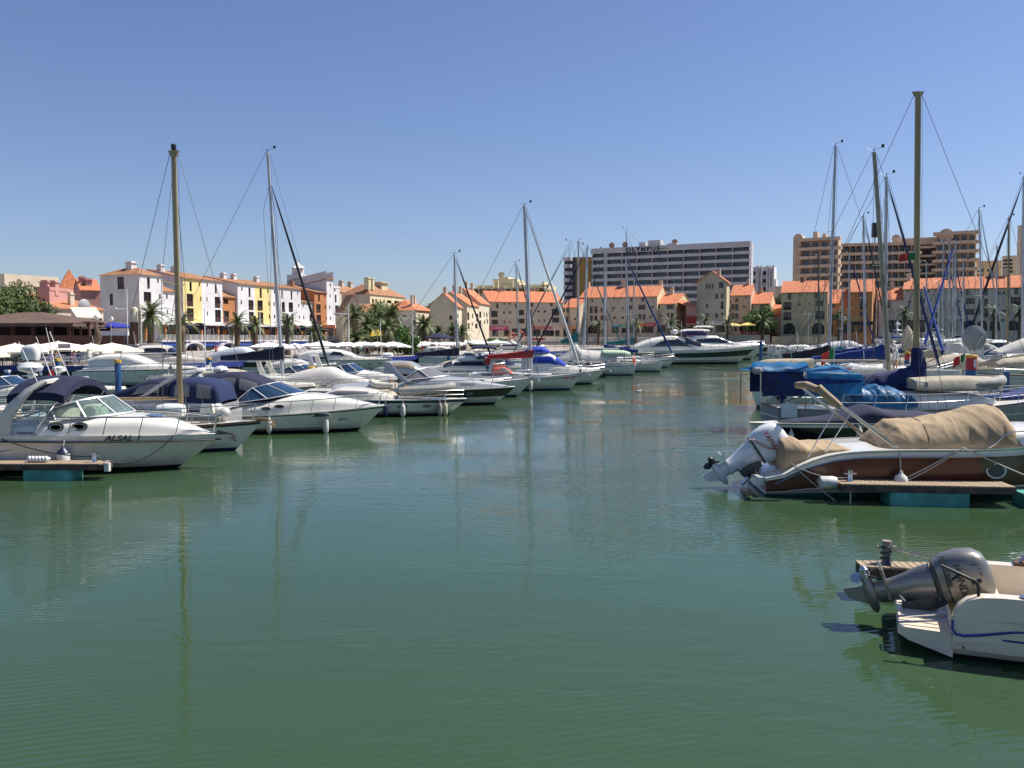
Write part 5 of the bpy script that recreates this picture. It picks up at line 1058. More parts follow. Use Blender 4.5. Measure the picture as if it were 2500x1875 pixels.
        e0 = [(x, y, zz_ - drop * .8) for x, y, zz_ in g[0]]; e1 = [(x, y, zz_ - drop * .8) for x, y, zz_ in g[-1]]
        mb.rings([e0] + g + [e1], cap=False, closed=False); mb.build(name, m, s.o)
        if legs:
            mb = MB()
            for sd in (-1, 1):
                for a, b in ((x0 + .1, (x0 + x1) / 2), (x1 - .1, (x0 + x1) / 2)): mb.tube([(a, sd * w * .97, z + tilt * (a - x0) / (x1 - x0)), (b, sd * w, s.sz(b) + .15)], .014, 4)
            mb.build('canopy_frame', STEEL, s.o)
    def shield(s, low, high, glass=GLASST, fr=None, posts=(), r=.022, name='windscreen'):
        """wrap round windscreen; low and high run from the aft side corner to the centre of the front"""
        L = [(x, -y, z) for x, y, z in low] + [(x, y, z) for x, y, z in low[::-1]]; Hh = [(x, -y, z) for x, y, z in high] + [(x, y, z) for x, y, z in high[::-1]]
        mb = MB(); mb.strip(L, Hh); w_ = mb.build(name, glass, s.o, smooth=60)
        mb = MB(); mb.tube(Hh, r, 5); mb.tube(L, r * .8, 5)
        for k in posts: mb.tube([L[k], Hh[k]], r * .9, 5); mb.tube([L[-1 - k], Hh[-1 - k]], r * .9, 5)
        mb.build('windscreen_frame', fr or ALU, w_); return w_
    def portholes(s, lst, w=.34, h=.13, m=GLASSD, rim=STEEL, yoff=0, sup=None, z=None):
        """oval ports on both hull sides: (x, fraction of the freeboard)"""
        for x, v in lst:
            for sd in (s.ns,):
                if sup: p = sup.pt(x, sup.alpha(v)); y, zz_ = abs(p[1]), p[2]
                else: y, zz_ = s.hb(x, v), s.sz(x) * v
                mb = MB(); ring = [2 * math.pi * q / 14 for q in range(14)]
                f = lambda a, k, dy: (x + w / 2 * k * math.cos(a), sd * (y + dy), zz_ + h / 2 * k * math.sin(a))
                mb.rings([[f(a, 1.18, -.06) for a in ring], [f(a, 1.18, .035) for a in ring], [f(a, 1, .035) for a in ring], [f(a, 1, .0) for a in ring]], cap=False); o = mb.build('porthole', rim, s.o)
                mb = MB(); mb.add([f(a, 1.0, .026) for a in ring], [tuple(range(14))]); mb.build('pane', m, o, smooth=0)
    def name_text(s, t, x, v, size, m=LETK, shear=.25, sx=1, off=.012, z=None, y=None, lean=0, name='lettering', bold=.002):
        yy = s.ns * ((s.hb(x, v) if y is None else y) + off); zz_ = s.sz(x) * v if z is None else z
        slope = math.atan2(s.hb(x + .4, v) - s.hb(x - .4, v), .8) if y is None else 0
        if s.face == 'R': rot = (R(90) + lean, 0, -slope * 1.0 * -1)
        else: rot = (R(90) + lean, 0, math.pi + slope * -1)
        return text(t, size, m, s.o, (x, yy, zz_), rot, shear=shear, sx=sx, name=name, bold=bold)
    def pulpit_anchor(s, m=STEEL):
        z = s.sz(s.L); mb = MB(); mb.box(s.L - .35, s.L + .22, -.07, .07, z - .02, z + .04); mb.tube([(s.L - .1, 0, z + .08), (s.L + .35, 0, z - .02), (s.L + .42, 0, z - .18)], .03, 5)
        mb.add([(s.L + .25, -.16, z - .12), (s.L + .45, 0, z - .26), (s.L + .25, .16, z - .12), (s.L + .42, 0, z - .05)], [(0, 1, 3), (1, 2, 3), (0, 1, 2)]); mb.build('anchor', m, s.o)
    def mast(s, x, top, r=.07, m=ALU, tr=.8, spr=((.5, .8),), base=None, boom=None, cover=None, jib=None, wires=True, back=True, vane=True, jtop=.96, cover_h=.45, y=0, lean=0, boom_m=None, covm=None, radar=None, plate=False, mull=1.0, bx=None, name='mast'):
        """top: mast height above water; boom: (length, z)"""
        zb = base if base is not None else s.sz(x) + .05; lx = lambda z: x + lean * (z - zb)
        mb = MB(); N = 10; rs = []
        for i in range(N + 1):
            z = lerp(zb, top, i / N); q = r * (1 - (1 - tr) * max(0, i / N - .5) * 2); rs.append([(lx(z) + q * 1.02 * math.cos(a), y + q * .85 * math.sin(a), z) for a in [2 * math.pi * k / 10 for k in range(10)]])
        mb.rings(rs)
        if plate: mb.prism([(lx(top) - 1.9 * r, top), (lx(top) + 1.9 * r, top), (lx(top) + .9 * r, top - .2), (lx(top) - .9 * r, top - .2)], y - .05, y + .05)
        M = mb.build(name, m, s.o)
        mb = MB()
        for f, l in spr:
            z = lerp(zb, top, f)
            for sd in (-1, 1): mb.tube([(lx(z), y, z), (lx(z) - .12, y + sd * l, z + .08)], .022, 5)
        if spr: mb.build('spreader', m, M)
        if vane:
            mb = MB(); mb.tube([(lx(top), y, top), (lx(top), y, top + .25)], .02, 5); mb.tube([(lx(top) - .05, y, top + .12), (lx(top) + .45, y, top + .28)], .009, 4); mb.tube([(lx(top), y, top + .1), (lx(top) - .4, y, top + .2)], .009, 4)
            mb.box(lx(top) + .38, lx(top) + .52, y - .02, y + .02, top + .25, top + .42); mb.build('masthead_instruments', BLKP, M)
        if wires:
            mb = MB(); w_ = .008 + s.Yn * .00011; zt = lerp(zb, top, jtop)
            chain = s.hb(x) - .05
            for sd in (-1, 1):
                pv = (lx(zt), y, zt)
                for f, l in spr[::-1]: z = lerp(zb, top, f); q = (lx(z) - .12, y + sd * l, z + .08); mb.tube([pv, q], w_, 3); pv = q
                mb.tube([pv, (x - .2, sd * chain, s.sz(x))], w_, 3)
                z = lerp(zb, top, spr[0][0] if spr else .5); mb.tube([(lx(z), y, z), (x - .55, sd * chain, s.sz(x))], w_, 3); mb.tube([(lx(z), y, z), (x + .5, sd * chain, s.sz(x))], w_, 3)
            if back: mb.tube([(lx(top) - .1, y, top), (.08 if bx is None else bx, 0, s.sz(0))], w_, 3)
            mb.tube([(lx(top) + .15, y, top - .1), (s.L - .25, 0, s.sz(s.L))], w_, 3)
            mb.tube([(lx(top), y - .14, top - .1), (x, y - .2, zb)], w_ * .7, 3); mb.tube([(lx(top) + .15, y - .05, top - .15), (x + .2, y - .1, zb)], w_ * .7, 3)
            mb.build('rigging', WIRE, s.o)
        if jib:
            mb = MB(); j0 = Vector((lx(lerp(zb, top, jtop)) + .12, y, lerp(zb, top, jtop) - .1)); j1 = Vector((s.L - .3 if jib is True or not isinstance(jib, dict) else jib.get('x', s.L - .3), 0, s.sz(s.L) + .25))
            jm = jib if not isinstance(jib, dict) else jib['m']; jr = .055 if not isinstance(jib, dict) else jib.get('r', .055); pts = [j0.lerp(j1, q / 10) for q in range(11)]; rs = [.2, .55, .7, .8, .85, .95, 1, 1.05, 1.1, 1.05, .3]
            rr = []
            d = (j1 - j0).normalized(); a = d.cross(Vector((0, 1, 0))).normalized(); b = a.cross(d)
            for p, q in zip(pts, rs): rr.append([p + (a * math.cos(t) + b * math.sin(t)) * jr * q for t in [2 * math.pi * k / 7 for k in range(7)]])
            mb.rings(rr); mb.build('furled_headsail', jm, s.o)
            mb = MB(); mb.lathe([(.07, -.1), (.09, -.06), (.05, 0), (.09, .06), (.07, .1)], tuple(j1 - Vector((0, 0, .12))), 8); mb.build('furling_drum', BLKP, s.o)
        if boom:
            l, z = boom; mb = MB(); mb.tube([(x - .1, y, z), (x - l, y, z - .03)], .055, 8); mb.build('boom', boom_m or m, s.o)
            if cover:
                st = []; mb = MB(); rs = []
                for i in range(13):
                    u = i / 12; hh = cover_h * (.22 + .78 * (1 - u) ** 1.3) * (1.0 + .05 * math.sin(i * 2.3)); xx = x + .12 - (l * .98) * u; ww = .13 + .04 * math.sin(i * 1.7) + .05 * (1 - u)
                    rs.append([(xx, y + ww * math.sin(a) * (.8 + .2 * abs(math.cos(a))), z - .10 + (hh * .5 + .08) + (hh * .5 + .08) * -math.cos(a)) for a in [2 * math.pi * k / 10 for k in range(10)]])
                mb.rings(rs); mb.build('sail_cover', cover, s.o)
        if radar:
            z = radar; mb = MB(); mb.lathe([(.1, -.09), (.26, -.07), (.28, .03), (.2, .1), (.05, .12)], (lx(z) + .38, y, z), 12); mb.tube([(lx(z), y, z - .1), (lx(z) + .38, y, z - .1)], .03); mb.build('radar_dome', WHTP, M)
        return M
class Sup:
    def __init__(s, b, st, e, zb, y0, off): s.b, s.st, s.e, s.zb, s.y0, s.off = b, sorted(st), e, zb, y0, off
    def pt(s, x, a, off=0):
        w, z1 = curve(s.st, x); z0 = (s.b.sz(x) - .04) if s.zb is None else s.zb
        c, q = math.cos(a), math.sin(a); z1 = max(z1, z0 + .01)
        y = (w + off) * sgn(c) * abs(c) ** s.e; z = z0 + (z1 - z0 + off) * abs(q) ** s.e
        return (x, s.y0 + y, z)
    def alpha(s, f): return math.asin(min(1, max(0, f)) ** (1 / s.e))
    def mesh(s, name, m, parent, n, k):
        mb = MB(); x0, x1 = s.st[0][0], s.st[-1][0]; xs = sorted({x0 + (x1 - x0) * i / n for i in range(n + 1)} | {q[0] for q in s.st})
        rs = [[s.pt(x, math.pi * j / k) for j in range(k + 1)] for x in xs]
        mb.rings(rs, cap=True, closed=False); s.o = mb.build(name, m, parent, smooth=40)
    def patch(s, x0, x1, f0, f1, name='window', m=GLASSD, off=.012, n=10, both=True, slant0=0, slant1=0, top=None, bot=None):
        """glass on the side: f0..f1 are heights as a fraction of the cabin height; slant shifts the ends with height"""
        sides = (0, 1) if both else ((1,) if s.b.ns < 0 else (0,))
        out = []
        for sd in sides:
            mb = MB(); A, Bq = [], []
            G = []
            for j in range(4):
                f = lerp(f0, f1, j / 3); row = []
                for i in range(n + 1):
                    x = lerp(x0 + slant0 * (j / 3), x1 + slant1 * (j / 3), i / n); ff = f
                    if top: ff = lerp(f0, top(i / n), j / 3)
                    a = s.alpha(ff); p = s.pt(x, a if sd == 0 else math.pi - a, off); row.append(p)
                G.append(row)
            mb.rings(G, cap=False, closed=False); out.append(mb.build(name, m, s.o, smooth=40))
        return out
    def front(s, x0, x1, f0=.55, name='windscreen', m=GLASSD, off=.014, n=6, k=12, mull=1):
        a0 = s.alpha(f0); G = [[s.pt(lerp(x0, x1, i / n), lerp(a0, math.pi - a0, j / k), off) for j in range(k + 1)] for i in range(n + 1)]
        mb = MB(); mb.rings(G, cap=False, closed=False); return mb.build(name, m, s.o, smooth=40)
def fender(b, x, z=.35, r=.11, l=.5, m=FENDW, cap=None, label=None, side=None, rope=ROPEW):
    sd = b.ns if side is None else side; p = b.M @ Vector((x, sd * (b.hb(x, .6) + r + .02), z)); top = b.M @ Vector((x, sd * (b.hb(x) - .03), b.sz(x)))
    t = thing('fender', label, 'fender', p)
    mb = MB(); mb.lathe([(.03, -l / 2 - .05), (.05, -l / 2), (r * .8, -l / 2 + .06), (r, -l / 2 + .14), (r, l / 2 - .14), (r * .8, l / 2 - .06), (.04, l / 2), (.03, l / 2 + .06)], seg=12); mb.build('body', m, t, smooth=60)
    if cap: mb = MB(); mb.lathe([(r * 1.01, l / 2 - .13), (r * .82, l / 2 - .05), (.045, l / 2 + .01), (.03, l / 2 + .07)], seg=12); mb.build('end_cap', cap, t, smooth=60)
    mb = MB(); mb.tube([(0, 0, l / 2 + .03), top - p], .012, 4); mb.build('rope', rope, t); return t
def outboard(b, x, y, z, tilt, sc=1.0, cowl=WHTP, leg=None, decal=None, name='outboard_motor'):
    """outboard motor, part of the boat; tilt swings the leg aft and up about the bracket"""
    leg = leg or cowl; o = MB(); 
    rs = []
    prof = [(0, -.16, .10, .13), (.03, -.30, .22, .19), (.18, -.37, .28, .225), (.36, -.38, .30, .235), (.52, -.35, .29, .225), (.62, -.27, .24, .18), (.66, -.12, .12, .10)]
    for zz_, xa, xf, w in prof:
        cx, hx = (xa + xf) / 2, (xf - xa) / 2
        rs.append([(cx + hx * sgn(math.cos(a)) * abs(math.cos(a)) ** .6, w * sgn(math.sin(a)) * abs(math.sin(a)) ** .6, zz_ + .12) for a in [2 * math.pi * k / 20 for k in range(20)]])
    T = Matrix.Translation((x, y, z)) @ Matrix.Rotation(tilt, 4, 'Y') @ Matrix.Scale(sc, 4) @ Matrix.Translation((-.24, 0, .1))
    o.rings(rs); me = o.mesh('outboard_motor', cowl, 50); O = put(name, me, b.o); O.matrix_basis = T
    k_ = .77; m2 = MB(); rs = []
    for zz_, xa, xf, w in ((.13, -.28, .22, .18), (.0, -.27, .19, .16), (-.14, -.24, .15, .13), (-.32, -.21, .11, .10), (-.50, -.19, .09, .08), (-.68, -.18, .07, .06), (-.80, -.18, .06, .05)):
        cx, hx = (xa + xf) / 2, (xf - xa) / 2; rs.append([(cx + hx * math.cos(a), w * math.sin(a), zz_ * k_ if zz_ < 0 else zz_) for a in [2 * math.pi * k / 14 for k in range(14)]])
    m2.rings(rs); zp = -.52 * k_; m2.rings([[(-.40, -.05, zp - q), (-.34, -.13, zp - q), (.05, -.11, zp - q), (.10, 0, zp - q), (.05, .11, zp - q), (-.34, .13, zp - q), (-.40, .05, zp - q)] for q in (0, .03)])
    zg = -.80 * k_; m2.lathe([(.02, .20), (.05, .15), (.085, .02), (.08, -.14), (.055, -.26)], (0, 0, zg), 12, 0, 'x'); m2.prism([(-.16, zg - .03), (.10, zg - .03), (-.04, zg - .27), (-.18, zg - .32)], -.014, .014)
    m2.build('drive_leg', leg, O, smooth=40)
    m3 = MB(); m3.lathe([(.05, -.20), (.055, -.36), (.02, -.41)], (0, 0, zg), 12, 0, 'x')
    for k in range(3):
        a = k * 2.094 + .4; c, q = math.cos(a), math.sin(a); pr = lambda r_, t_, dx: (-.28 + dx, r_ * c - t_ * q, zg + r_ * q + t_ * c)
        m3.add([pr(.04, -.04, .04), pr(.12, -.10, .05), pr(.19, -.03, .02), pr(.18, .06, -.03), pr(.10, .09, -.05), pr(.04, .04, -.04)], [(0, 1, 2, 3, 4, 5)])
    m3.build('propeller', BLKP if cowl != MATS.get('honda_silver') else STEEL, O, smooth=0)
    m5 = MB(); m5.rings([[(xc_ + hx_ * sgn(math.cos(a)) * abs(math.cos(a)) ** .6, w_ * sgn(math.sin(a)) * abs(math.sin(a)) ** .6, zq_) for a in [2 * math.pi * k / 20 for k in range(20)]] for xc_, hx_, w_, zq_ in ((-.035, .262, .197, .150), (-.04, .275, .208, .170), (-.04, .275, .208, .178), (-.04, .27, .203, .190))], cap=False); m5.build('cowl_trim', mat('cowl_trim', (.05, .05, .05), .5), O, smooth=50)
    m6 = MB(); m6.tube([(.16, -.05, -.05), (.30, -.05, -.22), (.34, -.05, -.40)], .03, 6); m6.tube([(.16, .05, -.05), (.30, .05, -.22), (.34, .05, -.40)], .03, 6); m6.tube([(.02, -.06, -.30), (.24, -.06, -.2)], .028, 8); m6.build('tilt_ram', STEEL, O)
    m4 = MB(); m4.box(.10, .24, -.14, -.09, -.30, .10); m4.box(.10, .24, .09, .14, -.30, .10); m4.box(.08, .16, -.12, .12, -.12, -.02); m4.build('bracket', MATS.get('dark_metal') or mat('dark_metal', (.08, .08, .08), .4, metal=.6), O, smooth=0)
    return O
def dinghy(label, loc, rz, L=2.6, B=1.4, r=.2, m=RUBG, tilt=0, cover=None, floor=True):
    t = thing('inflatable_dinghy', label, 'dinghy', loc, rz); w = B / 2 - r
    path = [(0, -w, r), (L * .35, -w, r), (L * .68, -w, r + .02), (L * .85, -w * .75, r + .08), (L * .96, -w * .35, r + .14), (L, 0, r + .17), (L * .96, w * .35, r + .14), (L * .85, w * .75, r + .08), (L * .68, w, r + .02), (L * .35, w, r), (0, w, r)]
    mb = MB(); mb.tube([Vector((-.2, -w, r))] + path + [Vector((-.2, w, r))], r, 10); mb.build('tube', m, t, smooth=60)
    mb = MB(); mb.box(0, L * .9, -w, w, .05, .12); mb.build('floor', RUBG, t, smooth=0); mb = MB(); mb.box(-.03, .03, -w, w, .05, .45); mb.build('transom', WOOD, t, smooth=0)
    if cover:
        mb = MB(); rs = []
        for i in range(11): u = i / 10; x = -.25 + (L + .3) * u; ww = (B / 2 + .03) * (1 if u < .6 else max(.08, 1 - ((u - .6) / .4) ** 2 * .92)); rs.append([(x, ww * math.cos(a), .1 + (r * 1.75 + .1 * math.sin(3.1 * u)) * max(0, math.sin(a)) ** .5) for a in [math.pi * k / 8 for k in range(9)]])
        mb.rings(rs, closed=False); mb.build('cover', cover, t, smooth=50)
    t.rotation_euler = (0, tilt, rz); return t
def rope(label, pts, r=.012, m=ROPEW, name='mooring_rope'):
    mb = MB(); mb.tube(pts, r, 5); return tag(mb.build(name, m), label, 'rope')
STDB = lambda top=HULLW, anti=ANTIB, boot=None: [(.96, RUB), (.10, top)] + ([(.05, boot)] if boot else []) + [(0.0, anti), (-.35, anti)]
def sprayhood(b, x, w=1.0, h=.75, m=NAVY):
    S = b.sup([(x - .75, w, b.sz(x) + .5), (x - .65, w, b.sz(x) + .45 + h), (x + .1, w * .95, b.sz(x) + .4 + h), (x + .75, w * .9, b.sz(x) + .45)], .5, name='sprayhood', m=m, n=10)
    S.patch(x - .1, x + .5, .55, .85, m=VINYL, both=True); return S
def sailboat(label, bowpx, wlrow, L, B, face='R', mastpx=None, toprow=None, r=.07, mm=ALU, hullm=HULLW, anti=ANTIB, stripe=None, cover=BLUEC, jib=NAVY, hood=None, rails=True, cabin_h=.42, boom=None, spr=((.45, .75), (.72, .55)), jtop=.97, ang=0, sheer=(1.0, .92, 1.2), lean=0, wins=True, radar=None, Y=None, ttl=None, cover_h=.45, gear=True, group=None, tr=.35, jr=.055):
    b = Boat(label, bowpx, wlrow, L, B, face, ang, 'sail', sheer, rake=1.1, cat_='sailing boat', tr=tr, Y=Y, group=group)
    b.hull([(.965, RUB), (.84, hullm)] + ([(.79, stripe)] if stripe else []) + [(.12, hullm), (.07, stripe or anti), (0, anti), (-.35, anti)]); b.deck(GELW)
    S = b.sup([(L * .22, B * .30, sheer[0] + .1), (L * .26, B * .31, sheer[1] + cabin_h), (L * .5, B * .29, sheer[1] + cabin_h), (L * .68, B * .18, sheer[1] + cabin_h * .72), (L * .78, B * .08, sheer[2] - .05)], .4, name='coachroof')
    if wins: S.patch(L * .32, L * .46, .45, .78); S.patch(L * .50, L * .56, .45, .75); S.patch(L * .60, L * .64, .45, .72)
    if gear:
        mb = MB(); mb.box(L * .02, L * .24, -B * .36, -B * .28, b.sz(L * .1) - .02, b.sz(L * .1) + .26); mb.box(L * .02, L * .24, B * .28, B * .36, b.sz(L * .1) - .02, b.sz(L * .1) + .26); mb.build('coaming', GEL, b.o, smooth=0)
        mb = MB(); mb.lathe([(.34, 0), (.36, .02), (.34, .04)], (L * .1, 0, b.sz(0) + .55), 16, 0, 'x'); mb.tube([(L * .1, 0, b.sz(0)), (L * .1, 0, b.sz(0) + .6)], .05); mb.build('steering_wheel', STEEL, b.o)
    if rails: b.rail(.1, L - .15, .55, int(L), r=.014, inset=.06)
    if mastpx:
        p = b.lp(mastpx[0], mastpx[1], 0); x = p.x; top = b.lp(toprow[0], toprow[1], 0); ln = (top.x - x) / (top.z - p.z)
        zb = sheer[1] + cabin_h * .9; x0 = x + ln * (zb - p.z)
        b.mast(x0, top.z, r, mm, spr=spr, base=zb, boom=boom or (L * .42, sheer[1] + 1.15), cover=cover, jib={'m': jib, 'r': jr} if jib else None, jtop=jtop, lean=ln, radar=radar, cover_h=cover_h); b.mx = x0
    if hood: sprayhood(b, L * .30, B * .32, .55, hood)
    if ttl: b.name_text(*ttl)
    b.pulpit_anchor(); return b
def cruiser(label, bowpx, wlrow, L, B, face='R', top=1.0, hullm=HULLW, anti=ANTIB, band=None, style='express', canvas=NAVY, glass=GLASSD, arch=True, ang=0, sheer=(1.0, 1.0, 1.3), boot=None, rails=True, cabm=GEL, Y=None, name=None, group=None, hmul=1.0, ports=True, rake=1.3, fine=1.0, biminim=None):
    """planing motor cruisers: express (open, canvas aft), fly (flying bridge), hard (coupe roof), cover (all under canvas)"""
    b = Boat(label, bowpx, wlrow, L, B, face, ang, 'power', sheer, rake, 'motor boat', name, Y=Y, fine=fine, group=group)
    bands = [(.95, RUB)] + ([(.95 - band[1], band[0])] if band else []) + [(.12, hullm)] + ([(.06, boot)] if boot else []) + [(0, anti), (-.35, anti)]
    b.hull(bands); b.deck(cabm); q = hmul; s0 = sheer[1]
    if style == 'express':
        S = b.sup([(L * .08, B * .44, s0 + .32 * q), (L * .4, B * .43, s0 + .50 * q), (L * .55, B * .38, s0 + .60 * q), (L * .72, B * .28, s0 + .50 * q), (L * .9, B * .1, sheer[2] + .12)], .5, name='foredeck', m=cabm)
        b.shield([(L * .30, B * .42, s0 + .44 * q), (L * .42, B * .41, s0 + .50 * q), (L * .52, B * .34, s0 + .56 * q), (L * .58, B * .16, s0 + .62 * q)], [(L * .26, B * .42, s0 + .52 * q), (L * .36, B * .38, s0 + .95 * q), (L * .43, B * .30, s0 + 1.02 * q), (L * .46, B * .14, s0 + 1.04 * q)], glass if glass != GLASSD else GLASSB, posts=(1, 2))
        if canvas: C = b.sup([(L * .06, B * .38, s0 + .9 * q), (L * .10, B * .41, s0 + 1.35 * q), (L * .28, B * .40, s0 + 1.5 * q), (L * .40, B * .36, s0 + 1.3 * q), (L * .47, B * .32, s0 + 1.02 * q)], .4, zb=s0 + .3 * q, name='cockpit_cover', m=canvas); C.patch(L * .11, L * .22, .45, .8, m=VINYL); C.patch(L * .26, L * .36, .5, .82, m=VINYL)
        if arch: b.arch([(L * .16, B * .45, s0 + .2, .5), (L * .13, B * .44, s0 + .8 * q, .35), (L * .10, B * .40, s0 + 1.5 * q, .3)])
    elif style == 'cover':
        S = b.sup([(L * .04, B * .42, s0 + .5 * q), (L * .2, B * .44, s0 + 1.0 * q), (L * .42, B * .40, s0 + 1.25 * q), (L * .55, B * .36, s0 + .8 * q), (L * .72, B * .28, s0 + .45 * q), (L * .9, B * .08, sheer[2] + .08)], .55, name='boat_cover', m=canvas)
    elif style == 'hard':
        S = b.sup([(L * .08, B * .43, s0 + .3 * q), (L * .2, B * .43, s0 + .6 * q), (L * .55, B * .38, s0 + .68 * q), (L * .75, B * .26, s0 + .5 * q), (L * .93, B * .06, sheer[2] + .1)], .5, name='foredeck', m=cabm)
        C = b.sup([(L * .12, B * .38, s0 + 1.25 * q), (L * .2, B * .39, s0 + 1.6 * q), (L * .4, B * .37, s0 + 1.65 * q), (L * .5, B * .34, s0 + 1.25 * q), (L * .60, B * .28, s0 + .66 * q)], .42, zb=s0 + .2, name='saloon', m=cabm)
        C.patch(L * .22, L * .49, .42, .82, m=glass, slant0=L * .03, slant1=-L * .05); C.front(L * .47, L * .58, .5, m=glass)
    else:
        S = b.sup([(L * .10, B * .42, s0 + 1.05 * q), (L * .14, B * .43, s0 + 1.25 * q), (L * .45, B * .40, s0 + 1.25 * q), (L * .56, B * .34, s0 + .72 * q), (L * .75, B * .24, s0 + .45 * q), (L * .92, B * .06, sheer[2] + .08)], .42, name='saloon', m=cabm)
        S.patch(L * .16, L * .46, .52, .86, m=glass, slant1=-L * .02); S.front(L * .47, L * .545, .5, m=glass)
        F2 = b.sup([(L * .06, B * .36, s0 + 1.55 * q), (L * .2, B * .38, s0 + 1.7 * q), (L * .36, B * .35, s0 + 1.8 * q), (L * .45, B * .26, s0 + 1.3 * q)], .5, zb=s0 + 1.2 * q, name='flying_bridge', m=cabm)
        b.shield([(L * .28, B * .34, s0 + 1.75 * q), (L * .36, B * .30, s0 + 1.78 * q), (L * .40, B * .12, s0 + 1.72 * q)], [(L * .26, B * .34, s0 + 1.82 * q), (L * .33, B * .29, s0 + 2.05 * q), (L * .36, B * .12, s0 + 2.08 * q)], GLASSB)
        if arch: b.arch([(L * .10, B * .40, s0 + 1.4 * q, .45), (L * .07, B * .38, s0 + 2.0 * q, .3), (L * .04, B * .34, s0 + 2.35 * q, .3)])
        if canvas: b.canopy(L * .08, L * .30, B * .34, s0 + 2.6 * q, .12, canvas)
    if biminim: b.canopy(L * .06, L * .28, B * .4, s0 + 1.55 * q, .2, biminim)
    if ports: b.portholes([(L * .55, .62), (L * .63, .62), (L * .71, .62)], .30, .10)
    if rails: b.rail(L * .42, L - .1, .45, 6, r=.014 + b.Yn * .00006)
    if b.Yn < 110:
        mb = MB(); z_ = b.sz(L * .86) + .14; mb.rings([[(L * .70 + q * L * .09, y_, S.pt(L * .70 + q * L * .09, math.pi / 2)[2] + .012) for y_ in (-.22, .22)] for q in (0, 1)], closed=False, cap=False); mb.build('deck_hatch', GLASSD, b.o, smooth=0)
        mb = MB(); zt_ = s0 + (2.5 if style == 'fly' else 1.55) * q; mb.tube([(L * .10, .3, zt_), (L * .08, .3, zt_ + 1.5)], .014, 4); mb.lathe([(.02, 0), (.13, .03), (.13, .1), (.02, .14)], (L * .14, -.2, zt_ + .05), 10); mb.build('antenna', WHTP, b.o)
    b.pulpit_anchor()
    b.S = S; return b
# ------------------------------------------------------------------ hero boat: white express cruiser at the left
b = Boat('large white sport cruiser with navy bimini and radar arch at the left front', 540, 1160, 9.8, 3.0, 'R', 0, 'power', (1.1, 1.08, .98), 1.25)
LINE = mat('grey_pinstripe', (.12, .12, .13), .4)
b.hull([(.86, GEL), (.835, LINE), (.70, GELW), (.10, GELW), (0, ANTIK), (-.35, ANTIK)]); b.deck(GEL)
S = b.sup([(2.6, 1.30, 1.30), (4.2, 1.34, 1.38), (5.0, 1.34, 1.45), (6.2, 1.24, 1.52), (7.3, .98, 1.56), (8.2, .66, 1.44), (9.0, .34, 1.2), (9.55, .08, 1.0)], .5, name='foredeck', m=GEL)
b.shield([(4.45, 1.31, 1.42), (5.7, 1.20, 1.48), (6.45, 1.04, 1.53), (7.1, .6, 1.58), (7.25, .001, 1.6)], [(4.5, 1.30, 1.45), (5.55, 1.14, 1.80), (6.15, .94, 1.97), (6.5, .5, 2.04), (6.6, .001, 2.05)], posts=(1, 2, 3), r=.03)
b.arch([(4.28, 1.41, 1.05, .60), (4.42, 1.41, 1.5, .44), (4.74, 1.37, 1.95, .33), (5.08, 1.33, 2.30, .24), (5.4, 1.18, 2.50, .18)], m=GELW, th=.08)
b.canopy(4.45, 6.0, 1.30, 2.14, .40, NAVY, .22, xcr=.1)
mb = MB()
for x, w_ in ((5.2, .5), (6.1, .42), (6.4, .3)): mb.lathe([(.02, 1.82), (w_ * .6, 1.80), (w_, 1.68), (w_, 1.3)], (x, .2 if x < 6.3 else -.5, 0), 14, sc=(.8, 1.2))
mb.build('cockpit_seat', CREAM, b.o, smooth=60)
b.portholes([(5.75, .55), (6.35, .55)], .36, .19, sup=S, rim=BLKP); b.portholes([(5.75, .55), (6.35, .55)], .30, .14, sup=S, yoff=.02)
b.name_text('ALSAL 1', 7.55, .9, .21, z=.985, y=b.hb(7.15) + .05, shear=.3, sx=1.3, bold=.006); b.name_text('Sundancer', 4.95, .9, .11, z=1.15, y=1.36, shear=.4, m=LINE)
mb = MB(); mb.tube([(x, -b.hb(x, .6) - .004, z) for x, z in ((3.0, .48), (4.4, .66), (5.4, .80), (6.4, .88), (9, .9))], .012, 4); mb.build('pinstripe', LINE, b.o)
mb = MB(); mb.add([(7.75, -.28, 1.525), (8.15, -.22, 1.475), (8.15, .22, 1.475), (7.75, .28, 1.525)], [(0, 1, 2, 3)]); mb.build('deck_hatch', GLASSB, b.o, (0, 0, .012), smooth=0)
b.strake(RUB, .022, z=-.165); b.rail(3.6, 9.7, .50, 7, .020, mid=False); b.pulpit_anchor(mat('anchor_dark', (.09, .09, .09), .4, metal=.7))
mb = MB(); mb.lathe([(.10, 0), (.30, .06), (.34, .16), (.25, .27), (.05, .30)], (4.4, .0, 2.72), 14); mb.build('radar_dome', WHTP, b.o)
mb = MB(); mb.tube([(5.1, -.9, 2.45), (4.6, -.9, 3.6)], .012, 4); mb.tube([(5.1, .9, 2.45), (4.5, .9, 3.9)], .012, 4); mb.build('antenna', WHTP, b.o)
fender(b, 6.05, .42, .17, .62, FENDW, FENDN, 'white fender with navy cap hanging from the large white sport cruiser, above the pontoon end'); fender(b, 3.95, .42, .17, .6, FENDW, BLKP, 'white fender with black cap at the left photo edge')
HERO = b
